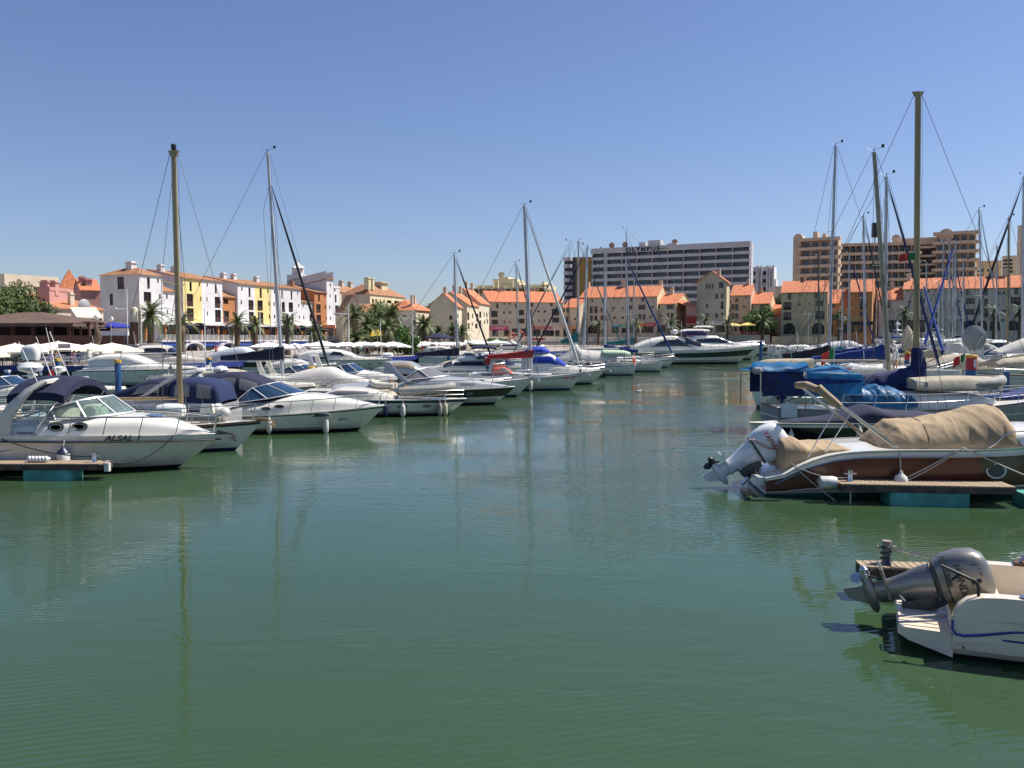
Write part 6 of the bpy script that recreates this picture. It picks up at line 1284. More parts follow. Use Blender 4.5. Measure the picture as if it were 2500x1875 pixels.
# gold masted sailing yacht behind it
b = Boat('sailing yacht with thick gold mast and teak cap rail behind the white sport cruiser', 640, 1113, 10.5, 3.0, 'R', 0, 'sail', (.95, .85, 1.0), .9, 'sailing boat')
b.hull([(.93, TEAK), (.86, RUB), (.10, HULLW), (.0, ANTIB), (-.35, ANTIB)]); b.deck(GELW); b.sup([(2.5, .85, 1.0), (3.0, .9, 1.25), (6.8, .85, 1.2), (7.6, .4, 1.0)], .4, name='coachroof', m=GEL).patch(3.4, 6.2, .4, .75, m=GLASSD)
p = b.lp(441, 985, 0); q = b.lp(424, 368, 0); b.mast(p.x, q.z, .092, GOLD, tr=.95, spr=((.5, 1.0),), base=1.1, vane=False, lean=(q.x - p.x) / (q.z - p.z), plate=True, boom=(3.1, 1.72), boom_m=GOLD, bx=b.lp(255, 1000, 0).x)
mb = MB(); mb.lathe([(.06, 0), (.09, .02), (.09, .16), (.05, .2)], (q.x, 0, q.z + .02), 8); mb.build('masthead_light', BLKP, b.o)
b.rail(.1, 10.3, .55, 8, .016); b.pulpit_anchor(TEAK)
mb = MB(); mb.lathe([(.02, -.45), (.2, -.42), (.24, -.2), (.24, .2), (.2, .42), (.02, .45)], (7.7, -.5, 1.35), 14, 0, 'x'); mb.build('raft_canister', WHTP, b.o, smooth=60)
mb = MB(); mb.lathe([(.02, -.25), (.2, -.16), (.25, 0), (.2, .16), (.02, .25)], (9.0, .1, 1.3), 14); mb.lathe([(.02, -.2), (.16, -.12), (.2, 0), (.16, .12), (.02, .2)], (9.3, -.1, 1.25), 14); mb.build('ball_fender', FENDW, b.o, smooth=60)
mb = MB(); mb.prism([(8.55, 1.25), (9.0, 1.25), (8.95, 1.55), (8.6, 1.55)], -.3, -.1); mb.build('deck_box', GEL, b.o, smooth=0)
# silver boat with blue canopies, bow to the left
b = Boat('silver grey boat with blue windowed canvas, bow to the left behind the sport cruiser', 150, 1081, 6.3, 2.5, 'L', 0, 'power', (1.15, 1.2, 1.3), 1.1)
b.hull([(.94, RUB), (.1, SILVER), (0, ANTIK), (-.35, ANTIK)]); b.deck(SILVER)
b.sup([(.1, 1.1, 1.45), (2.6, 1.12, 1.6), (3.6, .95, 1.7), (5.0, .5, 1.6), (6.0, .1, 1.35)], .5, name='foredeck', m=SILVER)
C = b.sup([(.1, .9, 1.5), (.3, 1.0, 2.1), (1.4, 1.02, 2.28), (1.9, 1.0, 2.2)], .38, zb=1.35, name='aft_canopy', m=mat('marine_blue_canvas', (.007, .018, .075), .85, bump=.4, bscale=7)); C.patch(.45, .95, .25, .8, m=VINYL); C.patch(1.2, 1.75, .3, .75, m=VINYL)
C = b.sup([(1.95, 1.0, 2.20), (2.6, .98, 2.25), (3.8, .85, 1.85), (4.6, .7, 1.66)], .4, zb=1.5, name='fore_canopy', m=NAVY); C.patch(2.3, 3.3, .35, .75, m=VINYL, slant1=-.3)
b.arch([(3.0, 1.1, 1.5, .2), (2.2, 1.07, 2.05, .2), (1.5, 1.0, 2.46, .2)], m=SILVER); b.name_text('Gobbi', 2.75, .9, .2, z=1.62, y=1.15, m=LINE)
b.rail(3, 6.1, .35, 3, .014)
# cream express at far left behind the hero
b = cruiser('cream open sports boat at the left photo edge, partly hidden by the navy bimini', 95, 1095, 7.5, 2.6, 'R', canvas=None, style='express', hmul=.9, sheer=(1.0, 1.0, 1.15), cabm=GELW); b.canopy(1.0, 3.0, 1.0, 2.3, .15, CREAM)
# white express cruiser with navy canopies
b = Boat('white express cruiser with dark navy cockpit canvas and blue windscreen, centre left front', 940, 1060, 9.5, 2.9, 'R', 0, 'power', (.62, .72, 1.02), 1.1)
b.hull([(.95, GEL), (.90, BLKP), (.12, HULLW), (0, ANTIK), (-.35, ANTIK)]); b.deck(GEL)
S = b.sup([(1.8, 1.36, .98), (3.2, 1.38, 1.12), (4.8, 1.36, 1.22), (5.8, 1.24, 1.46), (6.6, 1.02, 1.52), (7.6, .76, 1.38), (8.7, .34, 1.16), (9.3, .08, 1.04)], .5, name='foredeck', m=GEL)
b.shield([(3.9, 1.32, 1.2), (5.1, 1.18, 1.36), (5.9, .88, 1.50), (6.3, .35, 1.54), (6.35, .001, 1.55)], [(3.95, 1.30, 1.3), (4.5, 1.08, 1.78), (5.0, .84, 1.90), (5.2, .35, 1.95), (5.22, .001, 1.95)], GLASSB, posts=(1, 2), r=.024)
C = b.sup([(1.6, 1.1, 1.15), (2.2, 1.2, 2.0), (2.8, 1.22, 2.32), (3.9, 1.15, 2.36), (4.7, 1.0, 2.1), (5.15, .88, 1.88)], .36, zb=.95, name='cockpit_canopy', m=NAVY)
C.patch(2.25, 2.75, .2, .68, m=VINYL, slant0=.12, slant1=-.15); C.patch(3.3, 3.85, .55, .86, m=VINYL); C.patch(4.0, 4.75, .55, .85, m=VINYL, slant1=-.1)
b.arch([(3.5, 1.34, 1.15, .40), (3.05, 1.31, 1.6, .32), (2.55, 1.26, 2.15, .28), (2.3, 1.16, 2.42, .26)], th=.1)
b.portholes([(5.1, .5), (5.6, .5)], .34, .12, sup=S, rim=GREYP); b.portholes([(7.05, .86)], .85, .13, rim=GREYP); b.name_text('Elegance', 7.9, .6, .16, m=LINE, shear=.3)
b.rail(3.6, 9.35, .48, 7, .018, mid=False); b.name_text('///', 2.7, .9, .16, z=.88, y=b.hb(2.7))
mb = MB(); mb.lathe([(.08, 2.3), (.26, 2.36), (.3, 2.45), (.22, 2.56), (.04, 2.6)], (2.9, .1, 0), 14); mb.tube([(2.8, -.6, 2.35), (2.7, -.6, 2.75)], .03); mb.tube([(2.8, .6, 2.3), (2.8, .6, 2.6)], .03); mb.box(2.5, 3.1, -.5, -.3, 2.42, 2.5); mb.build('radar_dome', WHTP, b.o)
fender(b, 5.25, .34, .11, .55, FENDW, None, 'left hand white fender on the express cruiser with navy canvas'); fender(b, 7.35, .28, .11, .60, FENDW, None, 'right hand white fender near the bow of the express cruiser with navy canvas')
# boat with navy stripe carrying a grey dinghy
b = Boat('white motor boat with navy top stripe and a grey dinghy lying on its bow', 1140, 1018, 8.0, 2.8, 'R', 0, 'power', (.80, .80, .78), .9)
b.hull([(.96, GEL), (.80, NAVYG), (.78, GEL), (.12, HULLW), (0, ANTIK), (-.35, ANTIK)]); b.deck(GEL); b.sup([(1, 1.1, 1.0), (2, 1.2, 1.35), (3.6, 1.1, 1.25), (4.6, .8, .95)], .45, name='cabin', m=GELW).patch(1.5, 3.4, .4, .8, m=VINYL)
b.portholes([(5.0, .62), (6.1, .62)], .42, .10, rim=BLKP); b.rail(3.5, 7.85, .42, 5, .014); b.name_text('//', 2.0, .5, .1)
b.sup([(3.0, .75, 1.0), (3.4, .8, 1.15), (4.2, .7, 1.25), (4.6, .3, 1.0)], .8, name='folded_cover', m=CREAM)
dinghy('grey inflatable dinghy lashed upside up on the bow of the navy striped boat', b.M @ Vector((5.0, .0, .98)), 0, 2.3, 1.5, .19, RUBG, R(-2)); dinghy('small cream inflatable roll beside the grey dinghy on the navy striped boat', b.M @ Vector((4.3, .2, 1.25)), R(170), 1.0, .8, .15, RUBW)
for i, (x, m_, lb) in enumerate(((4.25, FENDN, 'dark fender on the side of the navy striped boat, leftmost of its four'), (5.05, FENDW, 'slim white fender below the left black port of the navy striped boat'), (6.75, RUBG, 'grey fender of the pair near the bow of the navy striped boat'), (7.0, mat('fender_yellowed', (.5, .44, .28), .5), 'yellowed fender of the pair near the bow of the navy striped boat'))): fender(b, x, .3, .12, .6, m_, None, lb)
# big silver white cruiser with black band
b = Boat('large cruiser with a broad black hull band and silver deck, middle of the left group', 1258, 992, 11.5, 3.3, 'R', 0, 'power', (.85, .85, 1.0), 1.2)
b.hull([(.95, GEL), (.48, BLACK), (.12, HULLW), (0, ANTIB), (-.35, ANTIB)]); b.deck(GEL)
S = b.sup([(1.5, 1.5, 1.1), (4.5, 1.5, 1.35), (6.8, 1.35, 1.6), (8.4, 1.0, 1.52), (10, .5, 1.25), (11.1, .1, 1.05)], .5, name='foredeck', m=SILVER)
b.shield([(5.4, 1.42, 1.4), (6.8, 1.22, 1.55), (7.6, .7, 1.62), (7.8, .001, 1.65)], [(5.4, 1.4, 1.5), (6.2, 1.15, 2.0), (6.6, .7, 2.08), (6.7, .001, 2.1)], VINYL, posts=(1, 2), r=.03)
C = b.sup([(4.3, 1.2, 2.15), (4.55, 1.25, 2.45), (5.6, 1.2, 2.42), (6.4, 1.0, 1.95)], .4, zb=1.75, name='hard_top', m=SILVER); C.patch(4.8, 6.0, .45, .9, m=mat('sunshade_tan', (.30, .24, .18), .8))
b.arch([(5.6, 1.45, 1.3, .5), (5.0, 1.4, 1.8, .42), (4.5, 1.3, 2.35, .36)], m=SILVER); b.sup([(4.9, 1.0, 1.4), (5.2, 1.05, 1.75), (5.9, 1.0, 1.8), (6.3, .8, 1.5)], .5, name='cockpit_cover', m=mat('cover_tan', (.28, .20, .14), .9))
b.rail(5, 11.3, .5, 6, .02, mid=False); b.portholes([(8.9, .72)], .42, .14, rim=GREYP); b.name_text('EVEREST', 8.9, .9, .2, z=1.15, y=b.hb(8.9) - .25, sx=1.1)
mb = MB(); mb.lathe([(.1, 2.62), (.32, 2.68), (.34, 2.8), (.1, 2.9)], (4.3, .3, 0), 12); mb.tube([(4.1, -.5, 2.5), (4.0, -.5, 4.6)], .02, 4); mb.build('radar_dome', WHTP, b.o)
# yachts further along the left pontoon
sailboat('white sloop bow with anchor roller just behind the black banded cruiser', 1302, 972, 8.6, 2.8, mastpx=None, cover=None, jib=None, cabin_h=.3)
b = sailboat('white sailing yacht with red lettering at the bow, red sail cover and rolled white headsail', 1427, 955, 10.8, 3.3, mastpx=(1296, 905), toprow=(1280, 503), r=.13, cover=REDC, jib=mat('white_sail', (.6, .6, .58), .8), boom=(3.3, 2.35), cover_h=.5, jr=.10, spr=((.47, 1.0),), ttl=('FRONACHE', 9.35, .8, .28, LETR, .3), sheer=(1.0, .88, 1.25), radar=None, hood=None, stripe=LINE)
sprayhood(b, 4.9, 1.0, .5, CORAL); fender(b, 6.9, .4, .14, .7, FENDW, None, 'white fender amidships on the sailing yacht with red lettering')
b = cruiser('white cabin boat with bright blue window covers, right behind the red lettered yacht', 1480, 940, 7.8, 2.8, 'R', style='hard', glass=mat('screen_cover_blue', (.012, .05, .42), .8), sheer=(.9, .9, 1.2), hmul=.98)
b.sup([(1.2, .8, 2.7), (1.6, .9, 3.0), (2.6, .9, 3.05), (3.2, .7, 2.75)], .7, zb=2.6, name='bundled_cover', m=MATS['screen_cover_blue'])
b = cruiser('small white boat showing its black tilted outboard beyond the blue windowed cabin boat', 1452, 938, 5.2, 2.0, 'L', style='cover', canvas=CREAM, sheer=(.7, .7, .9), Y=73, hmul=.6); 
b.o.location.x = xpx(1445, 74, 900); outboard(b, -.1, 0, .6, R(55), 1.2, BLKP)
b = sailboat('white sailing boat under a white tent tarpaulin and a green striped sheet', 1285, 917, 11, 3.2, 'L', mastpx=(1425, 865), toprow=(1434, 603), r=.11, mm=ALU, cover=None, jib=NAVY, boom=(3.6, 2.7), jr=.08)
T = b.sup([(2.0, 1.2, 2.35), (3.4, 1.3, 2.45), (5.6, 1.4, 2.6), (6.0, .9, 3.3), (7.0, 1.1, 2.2), (8.4, .6, 1.5)], 1.0, zb=1.45, name='tent_tarpaulin', m=WHITEC, n=18)
ST = mat('striped_sheet', (.55, .60, .48), .9); n_ = ST.node_tree.nodes; l_ = ST.node_tree.links; wv = n_.new('ShaderNodeTexWave'); wv.inputs['Scale'].default_value = 1.3; tc = n_.new('ShaderNodeTexCoord'); cr = n_.new('ShaderNodeValToRGB'); cr.color_ramp.interpolation = 'CONSTANT'; cr.color_ramp.elements[0].color = (.22, .42, .24, 1); cr.color_ramp.elements[1].color = (.6, .6, .5, 1); cr.color_ramp.elements[1].position = .5
l_.new(tc.outputs['Object'], wv.inputs[0]); l_.new(wv.outputs[0], cr.inputs[0]); l_.new(cr.outputs[0], n_['Principled BSDF'].inputs['Base Color'])
b.sup([(.6, 1.1, 2.3), (1.2, 1.2, 2.5), (3.2, 1.25, 2.55), (3.4, 1.2, 2.5)], .55, zb=1.9, name='striped_sheet', m=ST)
mb = MB(); ring = [(.02, .33 * math.cos(a), .33 * math.sin(a)) for a in [2 * math.pi * k / 18 for k in range(19)]]; mb.tube(ring, .07, 7, cap=False); buoy_me = mb.mesh('lifebuoy', ORNG, 60)
def lifebuoy(label, loc, rz, sc=1.0):
    o = put('lifebuoy', buoy_me, None, loc, (0, 0, rz)); o.scale = (sc,) * 3; return tag(o, label, 'lifebuoy')
lifebuoy('orange lifebuoy on the stern of the white boat under the tent tarpaulin', b.M @ Vector((.1, -.2, 1.4)) , R(-20))
sailboat('white sailing boat stern with blue drum aboard, just right of the striped sheet', 1390, 908, 10.3, 3.1, 'L', mastpx=(1477, 850), toprow=(1477, 612), r=.13, cover=BLUEC, jib=None, boom=(3.9, 2.2), cover_h=.8)
sailboat('sloop with dark striped bow and a blue rolled headsail, last before the open water', 1650, 898, 10, 3.1, 'R', mastpx=(1535, 860), toprow=(1528, 625), r=.12, cover=BLUEC, jib=mat('blue_sail', (.01, .03, .16), .8), stripe=NAVYG, boom=(3.6, 2.2), jr=.13)
sailboat('slim masted sloop between the grey masts left of the big motor yacht', 1600, 890, 10, 3.0, 'R', mastpx=(1547, 852), toprow=(1548, 672), r=.09, cover=TEAL, jib=None, boom=(4.2, 2.9), cover_h=.9)
sailboat('sailing boat with a turquoise sail cover, left one of two', 1530, 882, 12, 3.3, 'R', mastpx=(1411, 850), toprow=(1412, 588), r=.14, cover=TEAL, jib=mat('teal_sail', (.02, .12, .13), .8), boom=(3.0, 3.0), cover_h=1.8, jr=.09)
sailboat('sailing boat without sail cover squeezed in directly left of the long motor yacht', 1640, 884, 11, 3.2, 'L', mastpx=(1535, 855), toprow=(1529, 560), r=.0001, cover=None, jib=None)
# big motor yacht and neighbours
b = Boat('long white motor yacht with a black hull stripe, largest boat in the centre', 1850, 889, 19.5, 4.8, 'R', 0, 'power', (2.1, 2.0, 2.7), 3.0, name='motor_yacht')
b.hull([(.96, GEL), (.80, HULLW), (.46, BLACK), (.10, HULLW), (0, ANTIK), (-.35, ANTIK)]); b.deck(GEL)
S = b.sup([(1, 1.9, 2.6), (3.5, 2.0, 3.6), (6.5, 2.0, 4.1), (8.5, 1.8, 3.9), (11, 1.5, 3.0), (15, .9, 2.8), (18.5, .2, 2.65)], .5, name='saloon'); S.patch(3.0, 10.4, .30, .86, m=GLASSD, slant0=1.4, slant1=-1.6, top=lambda u: .36 + .52 * math.sin(math.pi * u) ** .6); S.front(8.6, 11.0, .5)
b.canopy(8.3, 12.2, 1.4, 4.75, .22, WHITEC, .1, legs=True); b.sup([(8.6, 1.1, 4.6), (9.2, 1.2, 4.85), (11.2, 1.1, 4.8), (11.8, .9, 4.6)], .5, zb=4.15, name='purple_cover', m=mat('purple_canvas', (.05, .035, .15), .9)); b.rail(10, 19.2, .7, 8, .03)
mb = MB(); mb.lathe([(.2, 4.3), (.55, 4.4), (.55, 4.8), (.2, 5.0)], (7.3, 0, 0), 12); mb.tube([(6.9, 0, 4.1), (6.4, 0, 6.0)], .05); mb.box(6.2, 7.4, -.5, .5, 5.3, 5.36); mb.build('radar_mast', WHTP, b.o)
b = Boat('white motor yacht with dark windscreen directly behind the largest one', 1872, 879, 17, 4.5, 'R', 0, 'power', (2.0, 2.0, 2.6), 2.8, name='motor_yacht'); b.hull([(.96, RUB), (.1, HULLW), (0, ANTIK), (-.35, ANTIK)]); b.deck(GEL)
S = b.sup([(2, 1.8, 3.2), (5, 1.9, 4.1), (8, 1.8, 4.2), (11, 1.5, 3.1), (16, .4, 2.7)], .5, name='saloon'); S.patch(4.5, 9.6, .45, .8); S.front(8.4, 10.8, .5); b.canopy(4.5, 7.5, 1.2, 5.6, .2, WHITEC, .1); b.rail(9, 16.6, .7, 6, .035)
b = Boat('small white bowed boat with a black hull band at the mouth of the right basin', 1902, 867, 10.5, 3.4, 'R', 0, 'power', (1.6, 1.7, 2.4), 2.0); b.hull([(.9, GEL), (.4, BLACK), (.1, HULLW), (0, ANTIK), (-.35, ANTIK)]); b.deck(GEL); S = b.sup([(1, 1.4, 2.3), (4, 1.5, 3.2), (6, 1.3, 3.2), (7.5, 1, 2.3)], .4, name='wheelhouse'); S.patch(2, 6, .4, .8)
# --- left middle distance
b = sailboat('sailing yacht with a long navy sail cover and dark rolled headsail beside the slender mast', 818, 968, 12.0, 3.3, 'R', mastpx=(690, 922), toprow=(653, 372), r=.11, cover=mat('deep_navy_cover', (.008, .012, .04), .8), jib=mat('black_sail', (.012, .014, .02), .7), boom=(4.2, 2.35), cover_h=.8, jtop=.86, jr=.09, spr=((.72, 1.5),), sheer=(1.1, .95, 1.25), hullm=HULLW)
cruiser('white flybridge cruiser with long sloping foredeck behind the blue pile with a yellow cap', 500, 945, 9.6, 3.3, 'R', style='hard', sheer=(1.2, 1.3, 1.4), hmul=.72, canvas=None, glass=GEL, rails=True)
cruiser('cream coupe cruiser with dark slanted windows beyond the gold mast', 552, 915, 10.5, 3.4, 'R', style='hard', sheer=(1.2, 1.2, 1.4), cabm=GELW, hmul=1.1)
b = cruiser('yacht with black hull band under a pale grey cover, bow pointing at the slender mast', 728, 916, 9.5, 3.3, 'R', style='cover', canvas=mat('pale_grey_cover', (.42, .46, .50), .8, bump=.3, bscale=5), band=(BLACK, .34), sheer=(1.3, 1.3, 1.5), hmul=1.25)
cruiser('low white boat with narrow pointed bow between the slender mast and the white motor yacht', 838, 922, 7.5, 2.6, 'R', style='cover', canvas=WHITEC, sheer=(.9, 1.0, 1.3), hmul=.55)
b = Boat('white flybridge motor yacht with small hull ports in front of the parasol row', 958, 907, 11.2, 3.6, 'R', 0, 'power', (1.3, 1.3, 1.35), 1.6, name='motor_yacht')
b.hull([(.95, RUB), (.12, HULLW), (0, ANTIB), (-.35, ANTIB)]); b.deck(GEL); S = b.sup([(.8, 1.5, 2.0), (2, 1.6, 2.35), (4.5, 1.6, 2.5), (6.2, 1.3, 2.2), (7.4, 1.0, 1.7), (10.6, .15, 1.45)], .45, name='saloon'); S.patch(4.3, 6.2, .45, .8, slant0=.5, slant1=-.6); S.patch(2.6, 4.0, .1, .3); S.front(6.2, 7.2, .5, m=GEL)
b.arch([(1.2, 1.5, 2.1, .5), (.8, 1.4, 2.6, .35), (.4, 1.3, 2.9, .3)]); b.portholes([(7.0, .55), (7.6, .55), (8.8, .6), (9.9, .65)], .34, .12); b.rail(5.5, 11, .5, 8, .02); mb = MB(); mb.box(.3, 3.2, -1.35, -1.3, 1.0, 1.9); mb.build('cockpit_screen', GLASSB, b.o, smooth=0)
b = cruiser('fishing cruiser with navy awning and dark cabin sides, bow to the left', 960, 936, 9.4, 3.1, 'L', style='fly', canvas=NAVY, sheer=(1.0, 1.0, 1.3), hmul=.72, glass=NAVY); b.canopy(-.2, 2.4, 1.4, 2.1, .1, NAVY)
cruiser('white yacht with oval dome in front of the small white parasols', 1170, 887, 11.5, 3.5, 'R', style='hard', sheer=(1.3, 1.3, 1.6), hmul=1.1)
cruiser('low white cruiser behind the fishing cruiser, bow to the right', 1200, 895, 9.5, 3.2, 'R', style='express', canvas=WHITEC, sheer=(1.2, 1.2, 1.4))
cruiser('far white yacht half hidden behind the sailing mast left of the red kiosk', 1120, 872, 12, 3.8, 'R', style='fly', canvas=None, sheer=(1.6, 1.6, 2.0), hmul=1.2)
b = cruiser('open cream boat with curved radar arch beside the red and yellow capped pile', 905, 962, 8.2, 2.7, 'R', style='express', canvas=None, sheer=(.9, .9, 1.1), cabm=GELW); 
cruiser('boat under a wide white tent tarpaulin in the crowded left basin', 985, 978, 7.6, 2.6, 'R', style='cover', canvas=WHITEC, sheer=(.8, .8, 1.0), hmul=.95)
cruiser('white runabout with raised arch left of the silver hard top', 1010, 968, 7.4, 2.5, 'R', style='express', canvas=None, sheer=(.9, .9, 1.1), hmul=1.1, Y=56.5)
cruiser('low cream sports boat left of the red and yellow capped pile', 800, 985, 8.0, 2.6, 'R', style='express', canvas=CREAM, sheer=(.8, .8, 1.0), hmul=.75, cabm=GELW)
cruiser('white boat with beige hood behind the blue pile with the red cap', 1235, 925, 6.8, 2.4, 'R', style='cover', canvas=CREAM, sheer=(.8, .8, 1.0), hmul=.8)
cruiser('small open white boat with navy cover close to the blue pile with the red cap', 1330, 918, 6.5, 2.4, 'R', style='express', canvas=NAVY, sheer=(.8, .8, 1.0), hmul=.7)
for lb, loc, rz in (('folded grey inflatable dinghy on the pontoon in the crowded left basin', on(900, 958, .5), 20), ('cream inflatable dinghy leaning beside the folded grey one', on(935, 948, .5), 160), ('white inflatable dinghy near the silver hard top', on(880, 948, .5), 60)): dinghy(lb, loc, R(rz), 2.6, 1.4, .2, RUBW if 'grey' not in lb else RUBG, 0, cover=None)
sailboat('grey masted sloop with dark rolled headsail left of the red sail cover', 1215, 935, 10.5, 3.1, 'R', mastpx=(1118, 905), toprow=(1109, 622), r=.09, cover=NAVY, jib=MATS['black_sail'], boom=(3.8, 2.3), jr=.08, cover_h=.6)
sailboat('far sloop with thin grey mast left of the thick white mast', 1330, 900, 10, 3.0, 'R', mastpx=(1268, 852), toprow=(1259, 642), r=.08, cover=None, jib=MATS['black_sail'], jr=.08)
sailboat('far sloop with a green tinged rolled headsail leaning to the left', 1240, 905, 11, 3.2, 'L', mastpx=(1384, 852), toprow=(1392, 592), r=.0001, cover=None, jib=MATS['teal_sail'], jr=.07, spr=())
b = cruiser('motor cruiser with two lifebuoys on its white frame, below the pink shop sign', 1330, 872, 10, 3.4, 'R', style='fly', canvas=None, sheer=(1.6, 1.6, 1.9), hmul=.9)
lifebuoy('left one of two orange lifebuoys on the radar frame beside the thick white mast', b.M @ Vector((3.4, -1.2, 4.2)), R(90), 1.9); lifebuoy('right one of two orange lifebuoys on the radar frame beside the thick white mast', b.M @ Vector((5.2, -1.2, 4.4)), R(90), 1.9)
mb = MB(); mb.tube([(3.4, -1.2, 1.6), (3.4, -1.2, 4.6)], .06); mb.tube([(5.2, -1.2, 1.6), (5.2, -1.2, 4.9)], .06); mb.tube([(3.4, -1.2, 4.6), (5.2, -1.2, 4.9)], .05); mb.build('radar_frame', WHTP, b.o)
# small boat behind the hero with slanting white poles and a white outboard
b = cruiser('sport fishing boat with two slanting white outrigger poles in the left basin', 205, 1012, 6.5, 2.4, 'R', style='express', canvas=None, sheer=(.9, .9, 1.1), hmul=.9, arch=False)
p1, p2 = b.lp(128, 925, 0), b.lp(88, 822, 0); mb = MB(); mb.tube([p1, p2], .03, 5, r2=.015); mb.build('outrigger_pole', WHTP, b.o); p1, p2 = b.lp(140, 922, .3), b.lp(112, 800, .3); mb = MB(); mb.tube([p1, p2], .03, 5, r2=.015); mb.build('outrigger_pole', WHTP, b.o)
mb = MB(); a_ = b.lp(117, 940, .2); mb.add([a_, a_ + Vector((.35, .1, .1)), a_ + Vector((.3, .05, .75)), a_ + Vector((.05, 0, .8))], [(0, 1, 2, 3)]); mb.build('flag', mat('flag_red', (.5, .04, .03), .8), b.o, smooth=0)
b = cruiser('rigid inflatable with a big white outboard cowl behind the navy bimini', 330, 985, 6.6, 2.4, 'R', style='express', canvas=None, sheer=(.7, .7, .8), hmul=.5, arch=False, rails=False, ports=False, glass=GLASSB)
O = outboard(b, 1.0, 0, 2.0, R(0), 1.5, WHTP); 
mb = MB(); mb.lathe([(.1, 0), (.35, .1), (.36, .3), (.1, .4)], (2.2, 0, 1.7), 14); mb.tube([(2.2, 0, .8), (2.2, 0, 1.75)], .05); mb.build('radar_dome', WHTP, b.o)
# ------------------------------------------------------------------ right side boats
# brown and white motor boat with white outboard
b = Boat('brown and white motor boat with tilted white outboard and tan cover, at the right front', 2700, 1228, 8.2, 2.7, 'R', -5, 'power', [(0, .44), (.04, .50), (.10, .78), (.18, 1.02), (.30, 1.13), (.6, 1.19), (1, 1.36)], 1.2)
b.hull([(.975, GEL), (.95, STEEL), (.84, GEL), (.25, BROWN), (.20, GEL), (.185, BROWN), (.10, GEL), (0, ANTIT), (-.35, ANTIT)], n=34); b.deck(GEL); b.strake(STEEL, .014, .2, z=-.16, name='steel_trim')
S = b.sup([(cx(2330) if False else 4.6, .98, 1.3), (5.2, 1.08, 1.55), (6.6, .95, 1.66), (7.6, .5, 1.5), (8.0, .15, 1.4)], .45, name='cuddy', m=GEL)
cx = lambda px, y=0: b.lp(px, 1000, y).x
C = b.sup([(cx(2122), .80, 1.24), (cx(2145), 1.0, 1.50), (cx(2172), 1.06, 1.72), (cx(2230), 1.08, 1.76), (cx(2300), 1.1, 1.86), (cx(2385), 1.12, 2.08), (cx(2412), 1.12, 2.10), (cx(2432), 1.10, 1.88), (cx(2462), 1.05, 1.40)], .9, zb=1.10, name='cockpit_cover', m=BEIGE, n=100, k=44)
from mathutils import noise as NZ
def crumple(o, amp=.05, sc=2.2, zlo=1.15, dirn=(1, .4, -1.6)):
    "long ridged creases hanging from the ridge of a cloth cover"
    d = Vector(dirn)
    for v in o.data.vertices:
        p = v.co; q = Vector((p.x * d.x + p.z * .55, p.y * .5, p.z * .45 + p.x * .25)) * sc
        r1 = 1 - abs(NZ.noise(q)) * 2.4; r2 = 1 - abs(NZ.noise(q * 2.3 + Vector((7, 3, 1)))) * 2.4
        k = (max(r1, 0) ** 3 * .9 + max(r2, 0) ** 3 * .45 + NZ.noise(p * 1.1) * .5) * amp * min(1, max(.15, (p.z - zlo) * 2.5))
        nrm = v.normal; v.co = p + nrm * k
crumple(C.o, .034, 1.5)
SEAM = mat('cover_seam', (.22, .155, .09), .9)
for xs_ in (cx(2230), cx(2330), cx(2408)):
    for a_ in (0, 1): mb = MB(); mb.tube([C.pt(xs_, lerp(.15, math.pi / 2, k / 14) if a_ == 0 else math.pi - lerp(.15, math.pi / 2, k / 14), .012) for k in range(15)], .008, 4); mb.build('seam', SEAM, C.o)
st = b.sup([(.42, .85, 1.0), (.5, .92, 1.24), (.75, .92, 1.30), (1.1, .9, 1.14), (1.8, .98, 1.14), (2.1, .95, 1.05)], .5, name='seat_cover', m=BEIGE, n=60, k=30); crumple(st.o, .03, 2.5, .8)
mb = MB()
for off in (0, .05, .1): mb.tube([(2.88 + off, -1.2, 1.2), (1.25 + off * .6, -1.05, 2.46)], .016, 5); mb.tube([(2.88 + off, 1.2, 1.2), (1.25 + off * .6, 1.05, 2.46)], .016, 5)
mb.tube([(1.25, -1.05, 2.46), (1.2, 0, 2.5), (1.25, 1.05, 2.46)], .018, 5); mb.tube([(.95, -1.1, .9), (1.62, -1.1, 2.15)], .014, 5); mb.tube([(1.35, -1.12, 1.05), (1.9, -1.1, 1.95)], .014, 5); mb.build('bimini_frame', STEEL, b.o)
mb = MB(); mb.tube([(1.66, -1.12, 2.12), (1.5, -1.1, 2.27), (1.32, -1.08, 2.42), (1.18, -1.02, 2.56)], .085, 9, r2=.10); mb.tube([(1.2, -1.02, 2.5), (1.18, 0, 2.56), (1.2, 1.02, 2.5)], .09, 9); mb.build('furled_bimini', BEIGE, b.o, smooth=60)
b.portholes([(5.15, .56)], .38, .30, rim=STEEL); b.name_text('sessa', 1.35, .42, .17, m=mat('lettering_silver', (.35, .3, .25), .3, metal=.5), sx=1.5, shear=.2)
b.rail(5.1, 8.0, .35, 3, .018, mid=False)
mb = MB(); mb.box(-.22, .06, -1.0, -.5, .22, .42); mb.box(-.22, .06, .5, 1.0, .22, .42); mb.build('swim_platform', GEL, b.o, smooth=0)
O = outboard(b, -.10, 0, .42, R(56), 1.34, mat('outboard_white', (.72, .73, .74), .25, coat=.6))
t_ = text('YAMAHA', .13, LETR, O, (-.03, -.243, .46), (R(90), 0, 0), shear=.15, sx=1.0); mb = MB()
for k in range(2): mb.tube([(-.33 + k * .03, -.21, .16 + k * .05), (.0, -.242, .34 + k * .04), (.2, -.2, .62)], .006, 4)
mb.build('decal_stripe', mat('decal_gold', (.45, .18, .05), .4), O)
fender(b, 2.95, .42, .155, .42, FENDW, None, 'round white fender on the brown and white motor boat, above the finger pontoon'); fender(b, 2.97, .02, .15, .4, FENDW, None, 'second white fender half in the water below the first one on the brown motor boat')
SES = b
